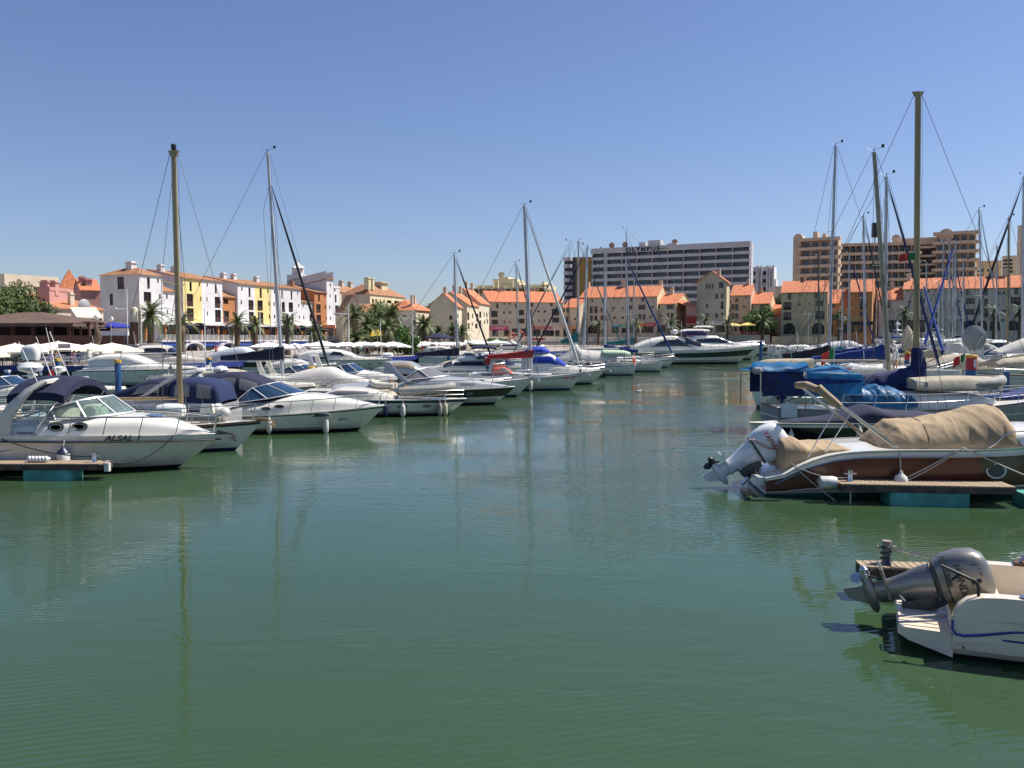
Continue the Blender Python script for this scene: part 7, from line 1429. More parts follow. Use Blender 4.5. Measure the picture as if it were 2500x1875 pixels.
# black speedboat, bow to the left
b = Boat('sleek black speedboat with a white top edge and navy cover, bow to the left', 1828, 1090, 7.2, 2.3, 'L', 0, 'power', (.85, .80, .72), 1.4, fine=.8)
b.hull([(.96, GEL), (.93, BLACK), (.80, GEL), (.10, BLACK), (.05, GEL), (0, ANTIK), (-.35, ANTIK)]); b.deck(GEL)
b.sup([(.2, .9, .95), (.9, 1.02, 1.1), (2.4, 1.0, 1.18), (3.1, .95, 1.36), (3.5, .9, 1.25), (4.3, .8, .98), (5.6, .5, .84), (6.2, .3, .78)], .6, name='cockpit_cover', m=NAVY, n=60, k=24).o['kind'] = 'thing'; crumple(b.o.children[-1], .04, 2.0, .8)
b.name_text('PORTALEGRE', 3.55, .87, .16, sx=1.2, shear=0); fender(b, 3.75, .45, .11, .42, FENDW, None, 'white fender hanging at the black speedboat below its lettering'); fender(b, 5.9, .3, .1, .35, FENDW, None, 'small pale fender low near the bow of the black speedboat')
mb = MB(); mb.tube([(2.6, -.9, .82), (2.5, -.9, 1.05), (2.8, -.9, 1.05)], .02, 5); mb.build('cleat', STEEL, b.o)
# blue covered ketch
b = Boat('old ketch almost wholly wrapped in blue tarpaulins, thick gold mast, at the right', 2560, 1056, 11.5, 3.4, 'R', 0, 'sail', (.95, .9, 1.25), 1.0, 'sailing boat')
b.hull([(.94, TEAK), (.60, GREYP), (.56, GEL), (.1, GREYP), (0, ANTIB), (-.35, ANTIB)]); b.deck(GELW); b.sup([(3.2, 1.05, 1.3), (3.6, 1.1, 1.6), (7.8, 1.0, 1.5), (9, .6, 1.25)], .35, name='coachroof', m=GEL)
KM = b.M.copy()
def X_(px, row, y=0): return b.lp(px, row, y)
def cloth(name, m, pts, y0, y1, amp=.04, parent=None, nx=14, ny=8):
    """hanging or stretched sheet: four corners given as (x, z) on the near side, repeated on the far side by a ridge"""
    mb = MB(); rs = []
    for i in range(nx + 1):
        u = i / nx; ring = []
        (xa, za), (xb, zb_), (xc, zc), (xd, zd) = pts      # lower left, lower right, upper right, upper left
        for j in range(ny + 1):
            v = j / ny; x = lerp(lerp(xa, xb, u), lerp(xd, xc, u), v); z = lerp(lerp(za, zb_, u), lerp(zd, zc, u), v)
            yy = lerp(y0, y1, v ** 1.5) + amp * math.sin(u * 17 + v * 3) * (1 - v * .5); ring.append((x, yy, z - .03 * math.sin(u * math.pi) * (1 - v)))
        rs.append(ring)
    mb.rings(rs, cap=False, closed=False); return mb.build(name, m, parent or b.o, smooth=70)
zc = lambda row: X_(2000, row).z
xc = lambda px: X_(px, 930).x
yn = -1.5
# stern awning box: navy side screen with a rolled azure top
mb = MB(); x0_, x1_ = X_(1862, 930, yn).x, X_(1962, 930, yn).x; zt_, zb_ = X_(1900, 903, yn).z, X_(1900, 967, yn).z
mb.box(x0_, x1_, yn, yn + .05, zb_, zt_); mb.build('side_screen', mat('navy_screen', (.008, .02, .10), .8, var=.2, bump=.4, bscale=4), b.o, smooth=0); mb = MB(); mb.box(x0_ + .3, x1_, 1.4, 1.45, zb_, zt_); mb.build('side_screen', MATS['navy_screen'], b.o, smooth=0)
rs = []
for i in range(13):
    u = i / 12; x = lerp(x0_ - .25, x1_ + .2 , u); rs.append([(x + .5 * a_, yn - .05 + lerp(0, 2.6, a_), zt_ + .05 + .22 * math.sin(math.pi * a_ ) ** .6 + .03 * math.sin(u * 14) ) for a_ in [k / 8 for k in range(9)]] + [(x, 1.55, zt_ - .06)] + [(x, yn - .1, zt_ - .08)])
mb = MB(); mb.rings(rs, cap=False); crumple(mb.build('azure_awning', BLUEL, b.o, smooth=70), .04, 3, 1.0)
mb = MB()
for px_ in (1856, 1966): p = X_(px_, 1010, yn); mb.tube([(p.x, yn, .9), (p.x, yn, zt_ + .05)], .025, 5); mb.tube([(p.x, 1.5, .9), (p.x, 1.5, zt_ + .05)], .025, 5)
mb.build('awning_frame', STEEL, b.o)
# azure tent amidships with a ridge and a navy band
x0_, x1_, xr = X_(1958, 925, yn).x, X_(2106, 925, yn).x, X_(2040, 925, -.6).x
z_e, z_r, z_m, z_l = X_(2000, 912, yn).z, X_(2040, 889, 0).z, X_(2000, 931, yn).z, X_(2000, 966, yn).z
cloth('azure_tent', BLUEL, [(x0_, z_m), (x1_ + .05, z_m), (x1_, z_e - .05), (x0_ + .15, z_e + .05)], yn, yn, .015)
mb = MB(); A = [(x0_ + .15, yn, z_e + .05), (xr, yn + .05, z_e + .02), (x1_, yn, z_e - .05)]; z_r = X_(2040, 889, -.5).z; T = [(x0_ + .4, -.5, z_r - .22), (xr, -.5, z_r), (x1_ - .1, -.5, z_r - .28)]; mb.strip(A, T); mb.strip(T, [(x, 1.4, z) for x, y, z in A]); mb.build('azure_tent', BLUEL, b.o, smooth=70)
cloth('navy_band', BLUEC, [(x0_ - .1, z_m - .12), (x1_ + .05, z_m - .02), (x1_ + .05, z_m + .05), (x0_ - .05, z_m + .12)], yn - .03, yn - .03, .02)
cloth('azure_side_curtain', BLUEL, [(x0_ - .15, z_l), (x1_ - .05, z_l + .03), (x1_ + .02, z_m - .05), (x0_ - .1, z_m - .05)], yn + .02, yn, .03)
# mast, sail cover
p = X_(2237, 930); q = X_(2242, 224); b.mast(p.x, q.z, .125, GOLD, tr=.95, spr=((.40, .0),), base=1.3, lean=(q.x - p.x) / (q.z - p.z), plate=True, vane=False, wires=True)
z0_, z1_ = X_(2200, 962).z, X_(2237, 870).z
for nm, y_ in (('sail_cover', -.32),):
    mb = MB(); rs = []
    for i in range(17):
        u = i / 16; x = lerp(p.x + .28, X_(2103, 930).x - .2, u); top = lerp(z1_, X_(2110, 915).z, min(1, u * 1.15) ** .45); bot = lerp(z0_ - .25, X_(2110, 947).z, u ** .7); hh = (top - bot) / 2; w_ = lerp(.42, .30, u) * (1 + .12 * math.sin(i * 1.9))
        rs.append([(x, w_ * math.sin(a) * (1.0 if math.cos(a) < .2 else .75) + .03 * math.sin(i * 2.4 + a * 3), bot + hh - hh * math.cos(a) * -1) for a in [2 * math.pi * k / 14 for k in range(14)]])
    mb.rings(rs); mb.build('sail_cover', mat('royal_navy_cover', (.006, .018, .10), .8, var=.2, bump=.6, bscale=5), b.o, smooth=60)
mb = MB(); mb.lathe([(.26, z1_ - .5), (.22, z1_), (.24, z1_ + .1), (.20, z1_ + .35)], (p.x, 0, 0), 12); mb.build('mast_boot', MATS['royal_navy_cover'], b.o, smooth=60)
S = b.sup([(X_(2078, 960, -1.0).x, 1.2, X_(2100, 966, -1).z), (X_(2100, 960, -1.0).x, 1.38, X_(2100, 940, -1).z), (X_(2165, 960, -1.0).x, 1.4, X_(2100, 944, -1).z), (X_(2200, 960, -1).x, 1.36, X_(2100, 956, -1).z), (X_(2232, 960, -1).x, 1.3, X_(2100, 972, -1).z)], .6, zb=.92, name='hatch_cover', m=BLUEL, n=60, k=30)
for v in S.o.data.vertices: v.co.z += .05 * math.sin(v.co.x * 6 + v.co.y * 4)
crumple(S.o, .09, 1.6, .9)
lifebuoy('orange lifebuoy behind a white box on the stern of the blue wrapped ketch', X_(1926, 982, yn), R(90), .85)
mb = MB(); p1 = X_(1926, 997, yn); mb.prism([(p1.x - .3, p1.z - .35), (p1.x + .3, p1.z - .35), (p1.x + .33, p1.z + .15), (p1.x + .2, p1.z + .2), (p1.x - .2, p1.z + .2), (p1.x - .33, p1.z + .15)], yn - .08, yn - .02); mb.build('stern_box', WHTP, b.o, smooth=0)
b.rail(.05, 11.2, .6, 9, .018); O = outboard(b, .35, yn + .15, 1.75, 0, .75, BLUEC); O.name = 'covered_outboard'
mb = MB(); p1 = X_(1848, 905, yn); mb.lathe([(.02, -.22), (.14, -.1), (.16, .1), (.02, .26)], tuple(p1), 10, 0, 'x'); mb.build('grey_horn', GREYP, b.o)
mb = MB(); p1 = X_(2236, 615, -.1); F3 = [(p1.x, 0, p1.z), (p1.x, 0, p1.z - .42)]
G_ = lambda a, c, n_: [[(p1.x - a + (a - c) * i / n_, .06 * math.sin(i * 1.4), p1.z - .3 * j - .15 * (a - (a - c) * i / n_) ) for i in range(n_ + 1)] for j in (0, 1)]
g = G_(.62, .25, 6); mb.strip(g[0], g[1], 0); g = G_(.25, 0, 4); mb.strip(g[0], g[1], 1); mb.build('flag', [mat('flag_red', (.5, .04, .03), .8), GRNP], b.o, smooth=0)
dinghy('dinghy under a long cream cover lying on the foredeck of the blue wrapped ketch', Vector((X_(2235, 984, -.7).x, 0, 0)) * 0 + KM @ Vector((X_(2235, 975, -.6).x, -.5, 1.58)), 0, 3.5, 1.5, .24, RUBG, 0, cover=CREAM)
KET = b
# yachts behind the ketch
b = sailboat('sailing boat with a cream boom above the blue tents and a gold grey leaning mast', 2330, 1003, 10.5, 3.2, 'R', mastpx=(2170, 900), toprow=(2134, 372), r=.13, mm=mat('gold_grey_mast', (.34, .31, .22), .4, metal=.4, var=.08), cover=None, jib=None, boom=(5.2, 2.55), spr=((.5, .9),), jtop=.99, radar=None, sheer=(1.3, 1.2, 1.4), cabin_h=.5)
b.sup([(.2, .25, 2.5), (.6, .3, 2.6), (3.0, .25, 2.65)], .8, zb=2.15, name='rolled_awning', m=CREAM)
t = thing('raft_container', 'white life raft container with a red line on the cream boom sloop', 'container', b.M @ Vector((4.2, -.5, 1.9))); mb = MB()
for z in (0, .19): mb.rings([[(x_, y_, z + .01) for x_, y_ in ((-.55, -.25), (.55, -.25), (.55, .25), (-.55, .25))], [(x_, y_, z + .17) for x_, y_ in ((-.6, -.3), (.6, -.3), (.6, .3), (-.6, .3))]] if z else [[(x_, y_, z + .17) for x_, y_ in ((-.55, -.25), (.55, -.25), (.55, .25), (-.55, .25))][::1], [(x_, y_, z) for x_, y_ in ((-.5, -.22), (.5, -.22), (.5, .22), (-.5, .22))]])
mb.build('shell', WHTP, t, smooth=0); mb = MB(); mb.box(-.61, .61, -.31, .31, .165, .185); mb.build('red_line', REDP, t, smooth=0)
sailboat('sailing boat with a long navy sail cover behind the white raft container', 2310, 975, 11, 3.2, 'R', mastpx=(2160, 890), toprow=(2164, 432), r=.12, cover=BLUEC, jib=mat('navy_sail', (.008, .02, .09), .8), boom=(4.8, 2.3), cover_h=1.0, jr=.09, spr=((.6, .9),), sheer=(1.2, 1.1, 1.3))
b = sailboat('sailing boat with the tall white leaning mast and an azure covered dinghy', 2235, 955, 9.6, 3.0, 'R', mastpx=(2023, 880), toprow=(2040, 356), r=.11, mm=mat('pale_mast', (.55, .55, .57), .35, metal=.4), cover=mat('dark_cover', (.02, .02, .025), .8), jib=None, boom=(3.5, 2.4), spr=((.62, .6),), sheer=(1.2, 1.1, 1.3), cover_h=.8, hood=WHITEC)
b.sup([(.3, .9, 1.75), (.8, 1.0, 1.95), (2.4, 1.0, 1.95), (3.0, .6, 1.75)], .6, zb=1.5, name='azure_boat_cover', m=BLUEL)
def flag(label, px, row, Y, w_=.9, h_=.6, pole=1.6):
    p = at(px, row, Y); t = thing('flag', label, 'flag', (p.x, p.y, p.z - pole)); mb = MB(); mb.tube([(0, 0, 0), (0, 0, pole + .1)], .018, 5); mb.build('pole', WHTP, t)
    for nm, a, c, m_ in (('green_field', 0, .4, GRNP), ('red_field', .4, 1, mat('flag_red', (.5, .04, .03), .8))):
        mb = MB(); n_ = 5; mb.strip([(-w_ * lerp(a, c, i / n_) * .8, .05 * math.sin(i * 2 + a * 5), pole - .35 * lerp(a, c, i / n_)) for i in range(n_ + 1)], [(-w_ * lerp(a, c, i / n_) * .8, .05 * math.sin(i * 2 + a * 5 + 1), pole - h_ - .5 * lerp(a, c, i / n_)) for i in range(n_ + 1)]); mb.build(nm, m_, t, smooth=0)
    return t
flag('limp red and green flag near the tall white leaning mast', 1932, 862, 52.5, .5, .9); flag('red and green flag flying above the cream boom, left of the raft container', 2037, 850, 48.5, .9, .5); flag('small red and green flag left of the red and yellow capped pile', 2356, 862, 54.5, .9, .45, 2.2)
sailboat('sailing boat with dark grey mast between the white mast and the gold one', 2190, 925, 10.5, 3.2, 'R', mastpx=(2112, 848), toprow=(2108, 528), r=.11, cover=BLUEC, jib=MATS['black_sail'], boom=(4, 2.3), jr=.07, cover_h=.7)
sailboat('sailing boat with black slim mast just left of the tall white one', 2125, 905, 9.5, 3.0, 'R', mastpx=(1999, 850), toprow=(1998, 625), r=.09, mm=mat('black_mast', (.04, .05, .06), .4), cover=WHITEC, jib=None, boom=(3.6, 2.2), cover_h=.8)
sailboat('sailing boat with short grey mast between the black mast and the gold grey one', 2150, 893, 10, 3.1, 'R', mastpx=(2074, 838), toprow=(2073, 618), r=.11, cover=None, jib=MATS['blue_sail'], jr=.1)
for lb, px, tr_, Y_, r_, bp in (('left one of four pale masts in front of the far arches', 2303, 590, 150, .13, 2370), ('second of four pale masts in front of the far arches', 2318, 588, 142, .15, 2400), ('third of four pale masts before the far arches', 2327, 620, 134, .12, 2385), ('right one of four pale masts in front of the far arches', 2333, 590, 128, .14, 2420)):
    sailboat('sailing boat with the ' + lb, bp, 826 + 7881 / Y_, 11, 3.3, 'R', mastpx=(px - 1, 850), toprow=(px, tr_), r=r_, cover=BLUEC if 'right' in lb else None, jib=MATS['blue_sail'] if 'left' in lb or 'third' in lb else None, jr=.12, gear=False, spr=((.5, .9),))
sailboat('sailing boat with rust coloured radar reflector on its thin mast', 2470, 930, 10.5, 3.2, 'R', mastpx=(2399, 860), toprow=(2390, 512), r=.08, cover=None, jib=mat('grey_sail', (.4, .4, .4), .8), jr=.05)
sailboat('sailing boat with thin golden mast left of the right photo edge', 2560, 922, 11, 3.3, 'R', mastpx=(2460, 862), toprow=(2463, 532), r=.11, mm=GOLD, cover=None, jib=None, spr=((.55, .5),))
sailboat('sailing boat cut by the right edge with a black rolled headsail leaning to the left', 2340, 905, 12, 3.4, 'L', mastpx=(2496, 850), toprow=(2500, 430), r=.16, cover=CREAM, jib=MATS['black_sail'], jr=.14, ang=0)
cruiser('long grey shaded motor yacht under a sheet behind the leaning masts', 2195, 888, 13, 4.0, 'R', style='cover', canvas=mat('grey_sheet', (.45, .45, .48), .8, bump=.3, bscale=4), sheer=(1.6, 1.7, 2.6), hmul=1.35, rake=3.2)
b = Boat('white sailing boat with a steep upturned bow right of the gold mast', 2346, 955, 9.5, 3.0, 'R', 0, 'sail', (1.1, 1.1, 1.95), 2.6, 'sailing boat'); b.hull([(.95, RUB), (.12, HULLW), (.07, NAVYG), (0, ANTIB), (-.35, ANTIB)]); b.deck(GEL); b.rail(2, 9.3, .5, 6, .016); b.sup([(1.5, 1.0, 1.5), (2, 1.05, 1.8), (5, .9, 1.75), (6.5, .5, 1.5)], .4, name='coachroof')
cruiser('small white cabin boat with round stern lamp below the upturned bow', 2352, 985, 6.2, 2.2, 'R', style='hard', sheer=(.7, .7, .95), hmul=.5)
b = cruiser('grey green rigid inflatable with a white outboard right of the blue furled sails', 2200, 935, 6.5, 2.6, 'L', style='cover', canvas=RUBG, sheer=(.9, .9, 1.2), hmul=.7, ports=False, rails=False); b.o.location.x = xpx(2345, b.Yn); outboard(b, .1, 0, 1.5, 0, 1.1, WHTP)
b = Boat('pale grey sailing hull right of the red and yellow capped pile, tan awning aboard', 2862, 972, 12, 3.4, 'R', 0, 'sail', (1.5, 1.35, 1.6), 1.0, 'sailing boat'); b.hull([(.95, TEAK), (.84, GELW), (.82, LINE), (.1, GELW), (0, ANTIB), (-.35, ANTIB)]); b.deck(GELW)
b.sup([(.3, 1.2, 2.2), (.8, 1.3, 2.45), (3.2, 1.3, 2.7), (4.0, 1.2, 2.6)], .6, zb=1.9, name='tan_awning', m=CREAM); b.sup([(.6, .6, 2.9), (2.2, .7, 3.6), (4.4, .6, 4.3)], .9, zb=2.75, name='white_sheet', m=WHITEC); b.rail(.1, 11, .6, 6, .018)
GR = 'white motor yachts moored in the far right basin'
for i, (px, Y_, L_, st, lb) in enumerate(((2440, 118, 12, 'hard', 'far right yacht with a white hard top over purple canvas, behind the satellite dish'), (2520, 105, 13, 'fly', 'far right white flybridge yacht beside the golden mast'), (2600, 94, 12, 'hard', 'white yacht with blue awning near the right edge, upper one'), (2480, 135, 13, 'fly', 'farthest white yacht under the arches at the right'), (2560, 82, 10, 'express', 'white open yacht near the right edge below the blue awning'), (2380, 160, 12, 'hard', 'distant white yacht left of the satellite dish under the arches'), (2270, 165, 11, 'express', 'distant low white yacht behind the blue crossed sails'))):
    cruiser(lb, px, 826 + 7881 / Y_, L_, 3.8, 'R', style=st, canvas=(BLUEC, None, NAVY, None, WHITEC, None, WHITEC)[i], sheer=(1.5, 1.5, 1.9), hmul=1.25, group=GR, biminim=WHITEC if i in (0, 2) else None)
for px, Y_, L_, st, cv, lb in ((2120, 100, 9, 'express', WHITEC, 'white open cruiser between the black mast and the short grey mast'), (2250, 88, 9, 'hard', None, 'white coupe boat under the blue crossed sails'), (2300, 74, 8, 'cover', CREAM, 'cream covered boat above the upturned bow'), (2330, 108, 10, 'fly', BLUEC, 'flybridge boat with blue awning left of the satellite dish'), (2420, 78, 10, 'cover', WHITEC, 'boat under a white sheet just right of the satellite dish'), (2470, 90, 10, 'express', BLUEC, 'open boat with blue cockpit cover right of the satellite dish'), (2510, 70, 9, 'cover', CREAM, 'tan covered boat at the right edge above the pale sailing hull'), (2400, 120, 11, 'hard', None, 'white coupe yacht behind the red radar reflector mast'), (2060, 118, 9, 'hard', None, 'small white coupe yacht in front of the rock bank'), (1985, 130, 7, 'express', WHITEC, 'little white boat at the end of the rock bank'), (2180, 66, 8, 'express', NAVY, 'navy hooded cruiser behind the leaning man')):
    cruiser(lb, px, 826 + 7881 / Y_, L_, 3.3, 'R', style=st, canvas=cv, sheer=(1.2, 1.2, 1.6), hmul=1.0, group=GR)
for px, Y_, tr_, r_, cv, lb in ((2260, 96, 640, .09, BLUEC, 'thin grey masted sloop right of the thick gold mast'), (2290, 70, 690, .07, CREAM, 'low masted sloop with cream sail cover by the crossed blue sails'), (2350, 84, 640, .08, BLUEC, 'slim masted sloop with blue sail cover left of the satellite dish'), (2432, 100, 600, .09, WHITEC, 'slim masted sloop with white sail cover right of the satellite dish'), (2055, 84, 700, .07, TEAL, 'low masted sloop with turquoise sail cover near the tall white mast')):
    sailboat(lb, px + 60, 826 + 7881 / Y_, 9.5, 3.0, 'R', mastpx=(px, 850), toprow=(px + 2, tr_), r=r_, cover=cv, jib=None, boom=(3.6, 2.2), cover_h=.7)
t = thing('radar_pillar', 'white radar pillar with domes rising behind the blue furled headsail', 'radar mast', at(2190, 830, 118)); mb = MB(); mb.tube([(0, 0, -1.5), (0, 0, 2.6)], .12); mb.lathe([(.1, 0), (.6, .1), (.6, .7), (.1, .9)], (.2, 0, 0), 12); mb.lathe([(.1, 1.2), (.7, 1.3), (.1, 1.45)], (0, 0, 0), 12); mb.lathe([(.05, 2.0), (.4, 2.05), (.4, 2.2), (.05, 2.3)], (0, 0, 0), 12); mb.build('mast', WHTP, t)
t = thing('inverted_dinghy', 'pale dinghy standing on end among the masts right of the gold mast', 'dinghy', at(2215, 850, 92)); mb = MB(); mb.lathe([(.05, -1.2), (.55, -1.0), (.7, 0), (.5, 1.0), (.05, 1.6)], (0, 0, .8), 10, sc=(1, .4)); mb.build('shell', CREAM, t, smooth=60)
# crossed blue furled sails right of the gold mast
for lb, a, c in (('blue furled sail leaning right, crossing another right of the thick gold mast', (2256, 700), (2300, 850)), ('blue furled sail leaning left, crossing another right of the thick gold mast', (2326, 608), (2258, 840))):
    pa_, pc = at(*a, 66), at(*c, 63); mb = MB(); mb.tube([pa_.lerp(pc, k / 8) for k in range(9)], .06, 8, r2=.11); o = mb.build('furled_sail', mat('bright_blue_sail', (.01, .06, .30), .8, var=.15), smooth=60); tag(o, lb, 'furled sail')
# man on the deck of the cream boom sloop
person('grey haired man in a white shirt leaning forward on a yacht deck', 'lean', xpx(2186, 46.5, 900), 46.5, zrow(902, 46.5), R(-150), 0, 0, hair=mat('grey_hair', (.4, .38, .35), .9))
t = thing('deck_platform', 'white yacht deck carrying the leaning man behind the gold mast', 'motor boat', (xpx(2150, 46.5), 45.6, 0)); zd = zrow(902, 46.5) - .02
mb = MB(); mb.rings([[(-1, -.2, .0), (3.4, -.2, .0), (3.9, .9, 0), (3.4, 2.2, 0), (-1, 2.2, 0)], [(-1.2, -.4, zd), (3.6, -.4, zd), (4.4, .9, zd), (3.6, 2.4, zd), (-1.2, 2.4, zd)]]); mb.build('hull', HULLW, t, smooth=0)
# ------------------------------------------------------------------ grey outboard boat at the lower right
HS = mat('honda_silver', (.24, .23, .21), .34, metal=.55, coat=.5, var=.05, scale=2)
p0 = on(2322, 1612); p1_ = on(2500, 1634); an = math.atan2(p1_.y - p0.y, p1_.x - p0.x)
b = Boat('white boat with blue lines and a tilted silver outboard, cut by the lower right corner', 3200, 1640, 5.2, 2.0, 'R', 0, 'power', (.72, .78, .9), .8)
b.o.location = (p0.x, p0.y, 0) ; b.o.rotation_euler = (0, 0, an); b.M = Matrix.Translation((p0.x, p0.y, 0)) @ Matrix.Rotation(an, 4, 'Z')
HB = thing('x', 'x', 'x'); bpy.data.objects.remove(HB)
b.M = b.M @ Matrix.Translation((0, b.B / 2 * .9, 0)); b.o.location = b.M.translation; b.Mi = b.M.inverted(); b.o.matrix_basis = b.M
WP = mat('powerboat_white', (.76, .66, .52), .3, coat=.4, var=.05, scale=2)
b.sh = (.50, .55, .62); b.hull([(.95, WP), (.62, WP), (.57, BLUEG), (.12, WP), (0, ANTIK), (-.35, ANTIK)], n=30)
# raised quarter with the rounded white shoulder, both sides, and inner liner
for sd in (-1, 1):
    yo = sd * .90; yi = sd * .72; prof = [(.02, .22), (.0, .42), (.02, .54), (.07, .64), (.16, .72), (.30, .765), (.5, .78), (1.2, .79), (5.0, .83), (5.0, .35), (1.4, .36), (.7, .33), (.3, .25)]
    mb = MB(); mb.prism(prof, min(yo * 1.015, yi), max(yo * 1.015, yi)); mb.build('gunwale', WP, b.o, smooth=35)
    mb = MB(); mb.tube([(x, yo * 1.03, z - .02) for x, z in ((.0, .50), (.0, .40), (.04, .34), (.12, .33), (.3, .36), (.6, .43), (1.0, .49), (1.6, .53), (3, .56))], .016, 6); mb.build('blue_trim', BLUEG, b.o)
mb = MB(); mb.box(.55, 5, -.72, .72, .30, .35); mb.box(.5, .58, -.72, .72, .1, .60); mb.build('cockpit_liner', WP, b.o, smooth=0)
mb = MB(); f_ = lambda z, k, q: [(-.50 * k, -.80, z + q), (-.56 * k, -.70, z + q), (-.56 * k, .70, z + q), (-.50 * k, .80, z + q), (.02, .86, z), (.02, -.86, z)]; mb.rings([f_(.30, .97, .0), f_(.27, 1.0, .0), f_(.16, 1.0, .03), f_(.02, .9, .13)]); mb.build('swim_platform', WP, b.o, smooth=0)
mb = MB(); mb.tube([(-.56, -.5, .33), (-.1, -.52, .42), (-.02, -.5, .44)], .015, 5); mb.tube([(-.56, -.7, .32), (-.1, -.68, .38), (-.02, -.66, .40)], .015, 5); mb.tube([(-.56, -.7, .32), (-.56, -.5, .33)], .013, 5); mb.build('boarding_ladder', STEEL, b.o)
mb = MB(); mb.tube([(.0, -.25, .5), (-.12, -.28, .42), (-.1, -.1, .38), (.0, 0, .46)], .025, 6); mb.build('bathing_hose', BLKP, b.o)
mb = MB(); mb.tube([(.9, .8, .80), (1.0, .8, .98), (1.2, .8, 1.06), (2.4, .8, 1.10)], .022, 6); mb.tube([(1.5, .8, 1.0), (1.38, .8, 1.5)], .03, 8); mb.build('rod_rail', STEEL, b.o)
mb = MB(); mb.box(.85, 3, .70, .92, .80, .83); mb.build('teak_capping', DWOOD, b.o, smooth=0)
mb = MB(); mb.lathe([(.07, 0), (.075, .012), (.03, .02)], (.75, -.82, .79), 14); mb.build('filler_cap', STEEL, b.o); mb = MB(); mb.lathe([(.012, 0), (.012, .02)], (.12, -.93, .17), 8, 0, 'y'); mb.build('drain_hole', BLKP, b.o)
mb = MB(); mb.tube([(.27, -.82, .76), (.27, -.82, .86), (.24, -.80, .92), (.08, -.76, .98), (-.12, -.74, 1.06)], .02, 6); mb.tube([(.2, -.79, .9), (.3, -.78, .93)], .03, 6); mb.tube([(.08, -.76, .97), (.0, -.74, .90)], .018, 6); mb.build('rod_holder', BLKP, b.o)
O = outboard(b, -.26, .12, .29, R(72), 1.02, HS)
text('115', .12, LETK, O, (-.15, -.215, .62), (R(90), 0, 0), shear=.1); text('HONDA', .13, LETK, O, (-.03, -.243, .42), (R(90), 0, 0), shear=.0, sx=.95); text('FOUR STROKE', .06, LETK, O, (-.2, -.238, .30), (R(90), R(0), 0), shear=.3)
mb = MB(); mb.tube([(-.36, -.1, .24), (-.37, -.18, .27), (-.2, -.243, .27), (.2, -.225, .27)], .006, 4); mb.build('cowl_seam', BLKP, O)
HON = b
# ------------------------------------------------------------------ pontoons, piles and mooring gear
PLK = mat('pontoon_plank', (.36, .27, .18), .8, var=.2, scale=6, bump=.3); PLKG = mat('grey_plank', (.30, .27, .24), .85, var=.2, scale=5, bump=.3); BEAM = mat('pontoon_beam', (.10, .065, .05), .7, var=.3, scale=4, bump=.4); FLT = mat('turquoise_float', (.07, .32, .29), .55, var=.2, scale=2.5, bump=.15)
def pontoon(label, a, c, width, z=.46, pitch=.11, floats=(), plank=PLK, fl=FLT, side=1):
    """finger pontoon; a, c are world points along its near edge at deck height"""
    a, c = Vector(a), Vector(c); d = c - a; L_ = d.length; an = math.atan2(d.y, d.x); t = thing('finger_pontoon', label, 'pontoon', (a.x, a.y, 0), an)
    mb = MB(); mb.box(0, L_, 0, .08, z - .17, z - .03); mb.box(0, L_, width - .08, width, z - .17, z - .03); mb.box(0, .08, .08, width - .08, z - .16, z - .035); mb.box(L_ - .08, L_, .08, width - .08, z - .16, z - .035); mb.build('beam', BEAM, t, smooth=0)
    mb = MB(); mb.box(0, pitch * .86, -.01, width + .01, -.028, 0); me = mb.mesh('plank', plank, 0); n_ = int(L_ / pitch)
    for i in range(n_): o = put('plank', me, t, (i * pitch, 0, z + random.uniform(-.002, .002)))
    for x0, x1 in floats: mb = MB(); mb.rings([[(x0 + .03, .06, -.25), (x1 - .03, .06, -.25), (x1 - .03, width - .06, -.25), (x0 + .03, width - .06, -.25)], [(x0, -.03, -.1), (x1, -.03, -.1), (x1, width - .02, -.1), (x0, width - .02, -.1)], [(x0, -.03, z - .175), (x1, -.03, z - .175), (x1, width - .02, z - .175), (x0, width - .02, z - .175)]]); mb.build('float', fl, t, smooth=0)
    return t
def cleat_post(label, p, h=.22, m=STEEL):
    t = thing('mooring_cleat', label, 'cleat', p); mb = MB(); mb.lathe([(.075, 0), (.06, .03), (.06, h)], seg=12); mb.tube([(-.14, 0, h * .8), (.14, 0, h * .8)], .02, 6); mb.lathe([(.065, h), (.065, h + .03)], seg=12); mb.build('post', m, t); return t
a, c = on(2055, 1181, .46), on(2560, 1212, .46); c = Vector((c.x, a.y + (c.x - a.x) * -.12, c.z)); dx = (c - a).length
fl0 = (on(2175, 1190, .4).x - a.x); fl1 = (on(2358, 1190, .4).x - a.x)
pontoon('finger pontoon with a turquoise float alongside the brown and white motor boat', a, c, .75, .46, .105, [(fl0, fl1), (fl1 + 1.2, fl1 + 2.6)])
t = thing('pontoon_fender', 'white roller fender on the tip of the finger pontoon by the brown motor boat', 'fender', (a.x - .14, a.y + .3, .42)); mb = MB(); mb.lathe([(.04, -.20), (.13, -.18), (.145, -.1), (.145, .1), (.13, .18), (.04, .2)], seg=14, axis='x'); mb.build('body', FENDW, t, (-.06, 0, .02), smooth=60)
cleat_post('steel mooring post near the tip of the finger pontoon by the brown motor boat', Vector((a.x + .32, a.y + .35, .46)))
a2, c2 = on(250, 1132, .44), on(-160, 1132, .44); f0 = a2.x - on(187, 1132, .4).x; f1 = a2.x - on(72, 1132, .4).x
pontoon('finger pontoon with a turquoise float below the large white sport cruiser', Vector((c2.x, a2.y, .44)), Vector((a2.x, a2.y, .44)), .62, .44, .105, [((a2.x - c2.x) - f1, (a2.x - c2.x) - f0)])
t = thing('pontoon_fender', 'white end fender at the tip of the left finger pontoon', 'fender', (a2.x + .05, a2.y + .05, .33)); mb = MB(); mb.box(-.02, .10, -.03, .1, -.1, .12); mb.build('body', FENDW, t, smooth=0)
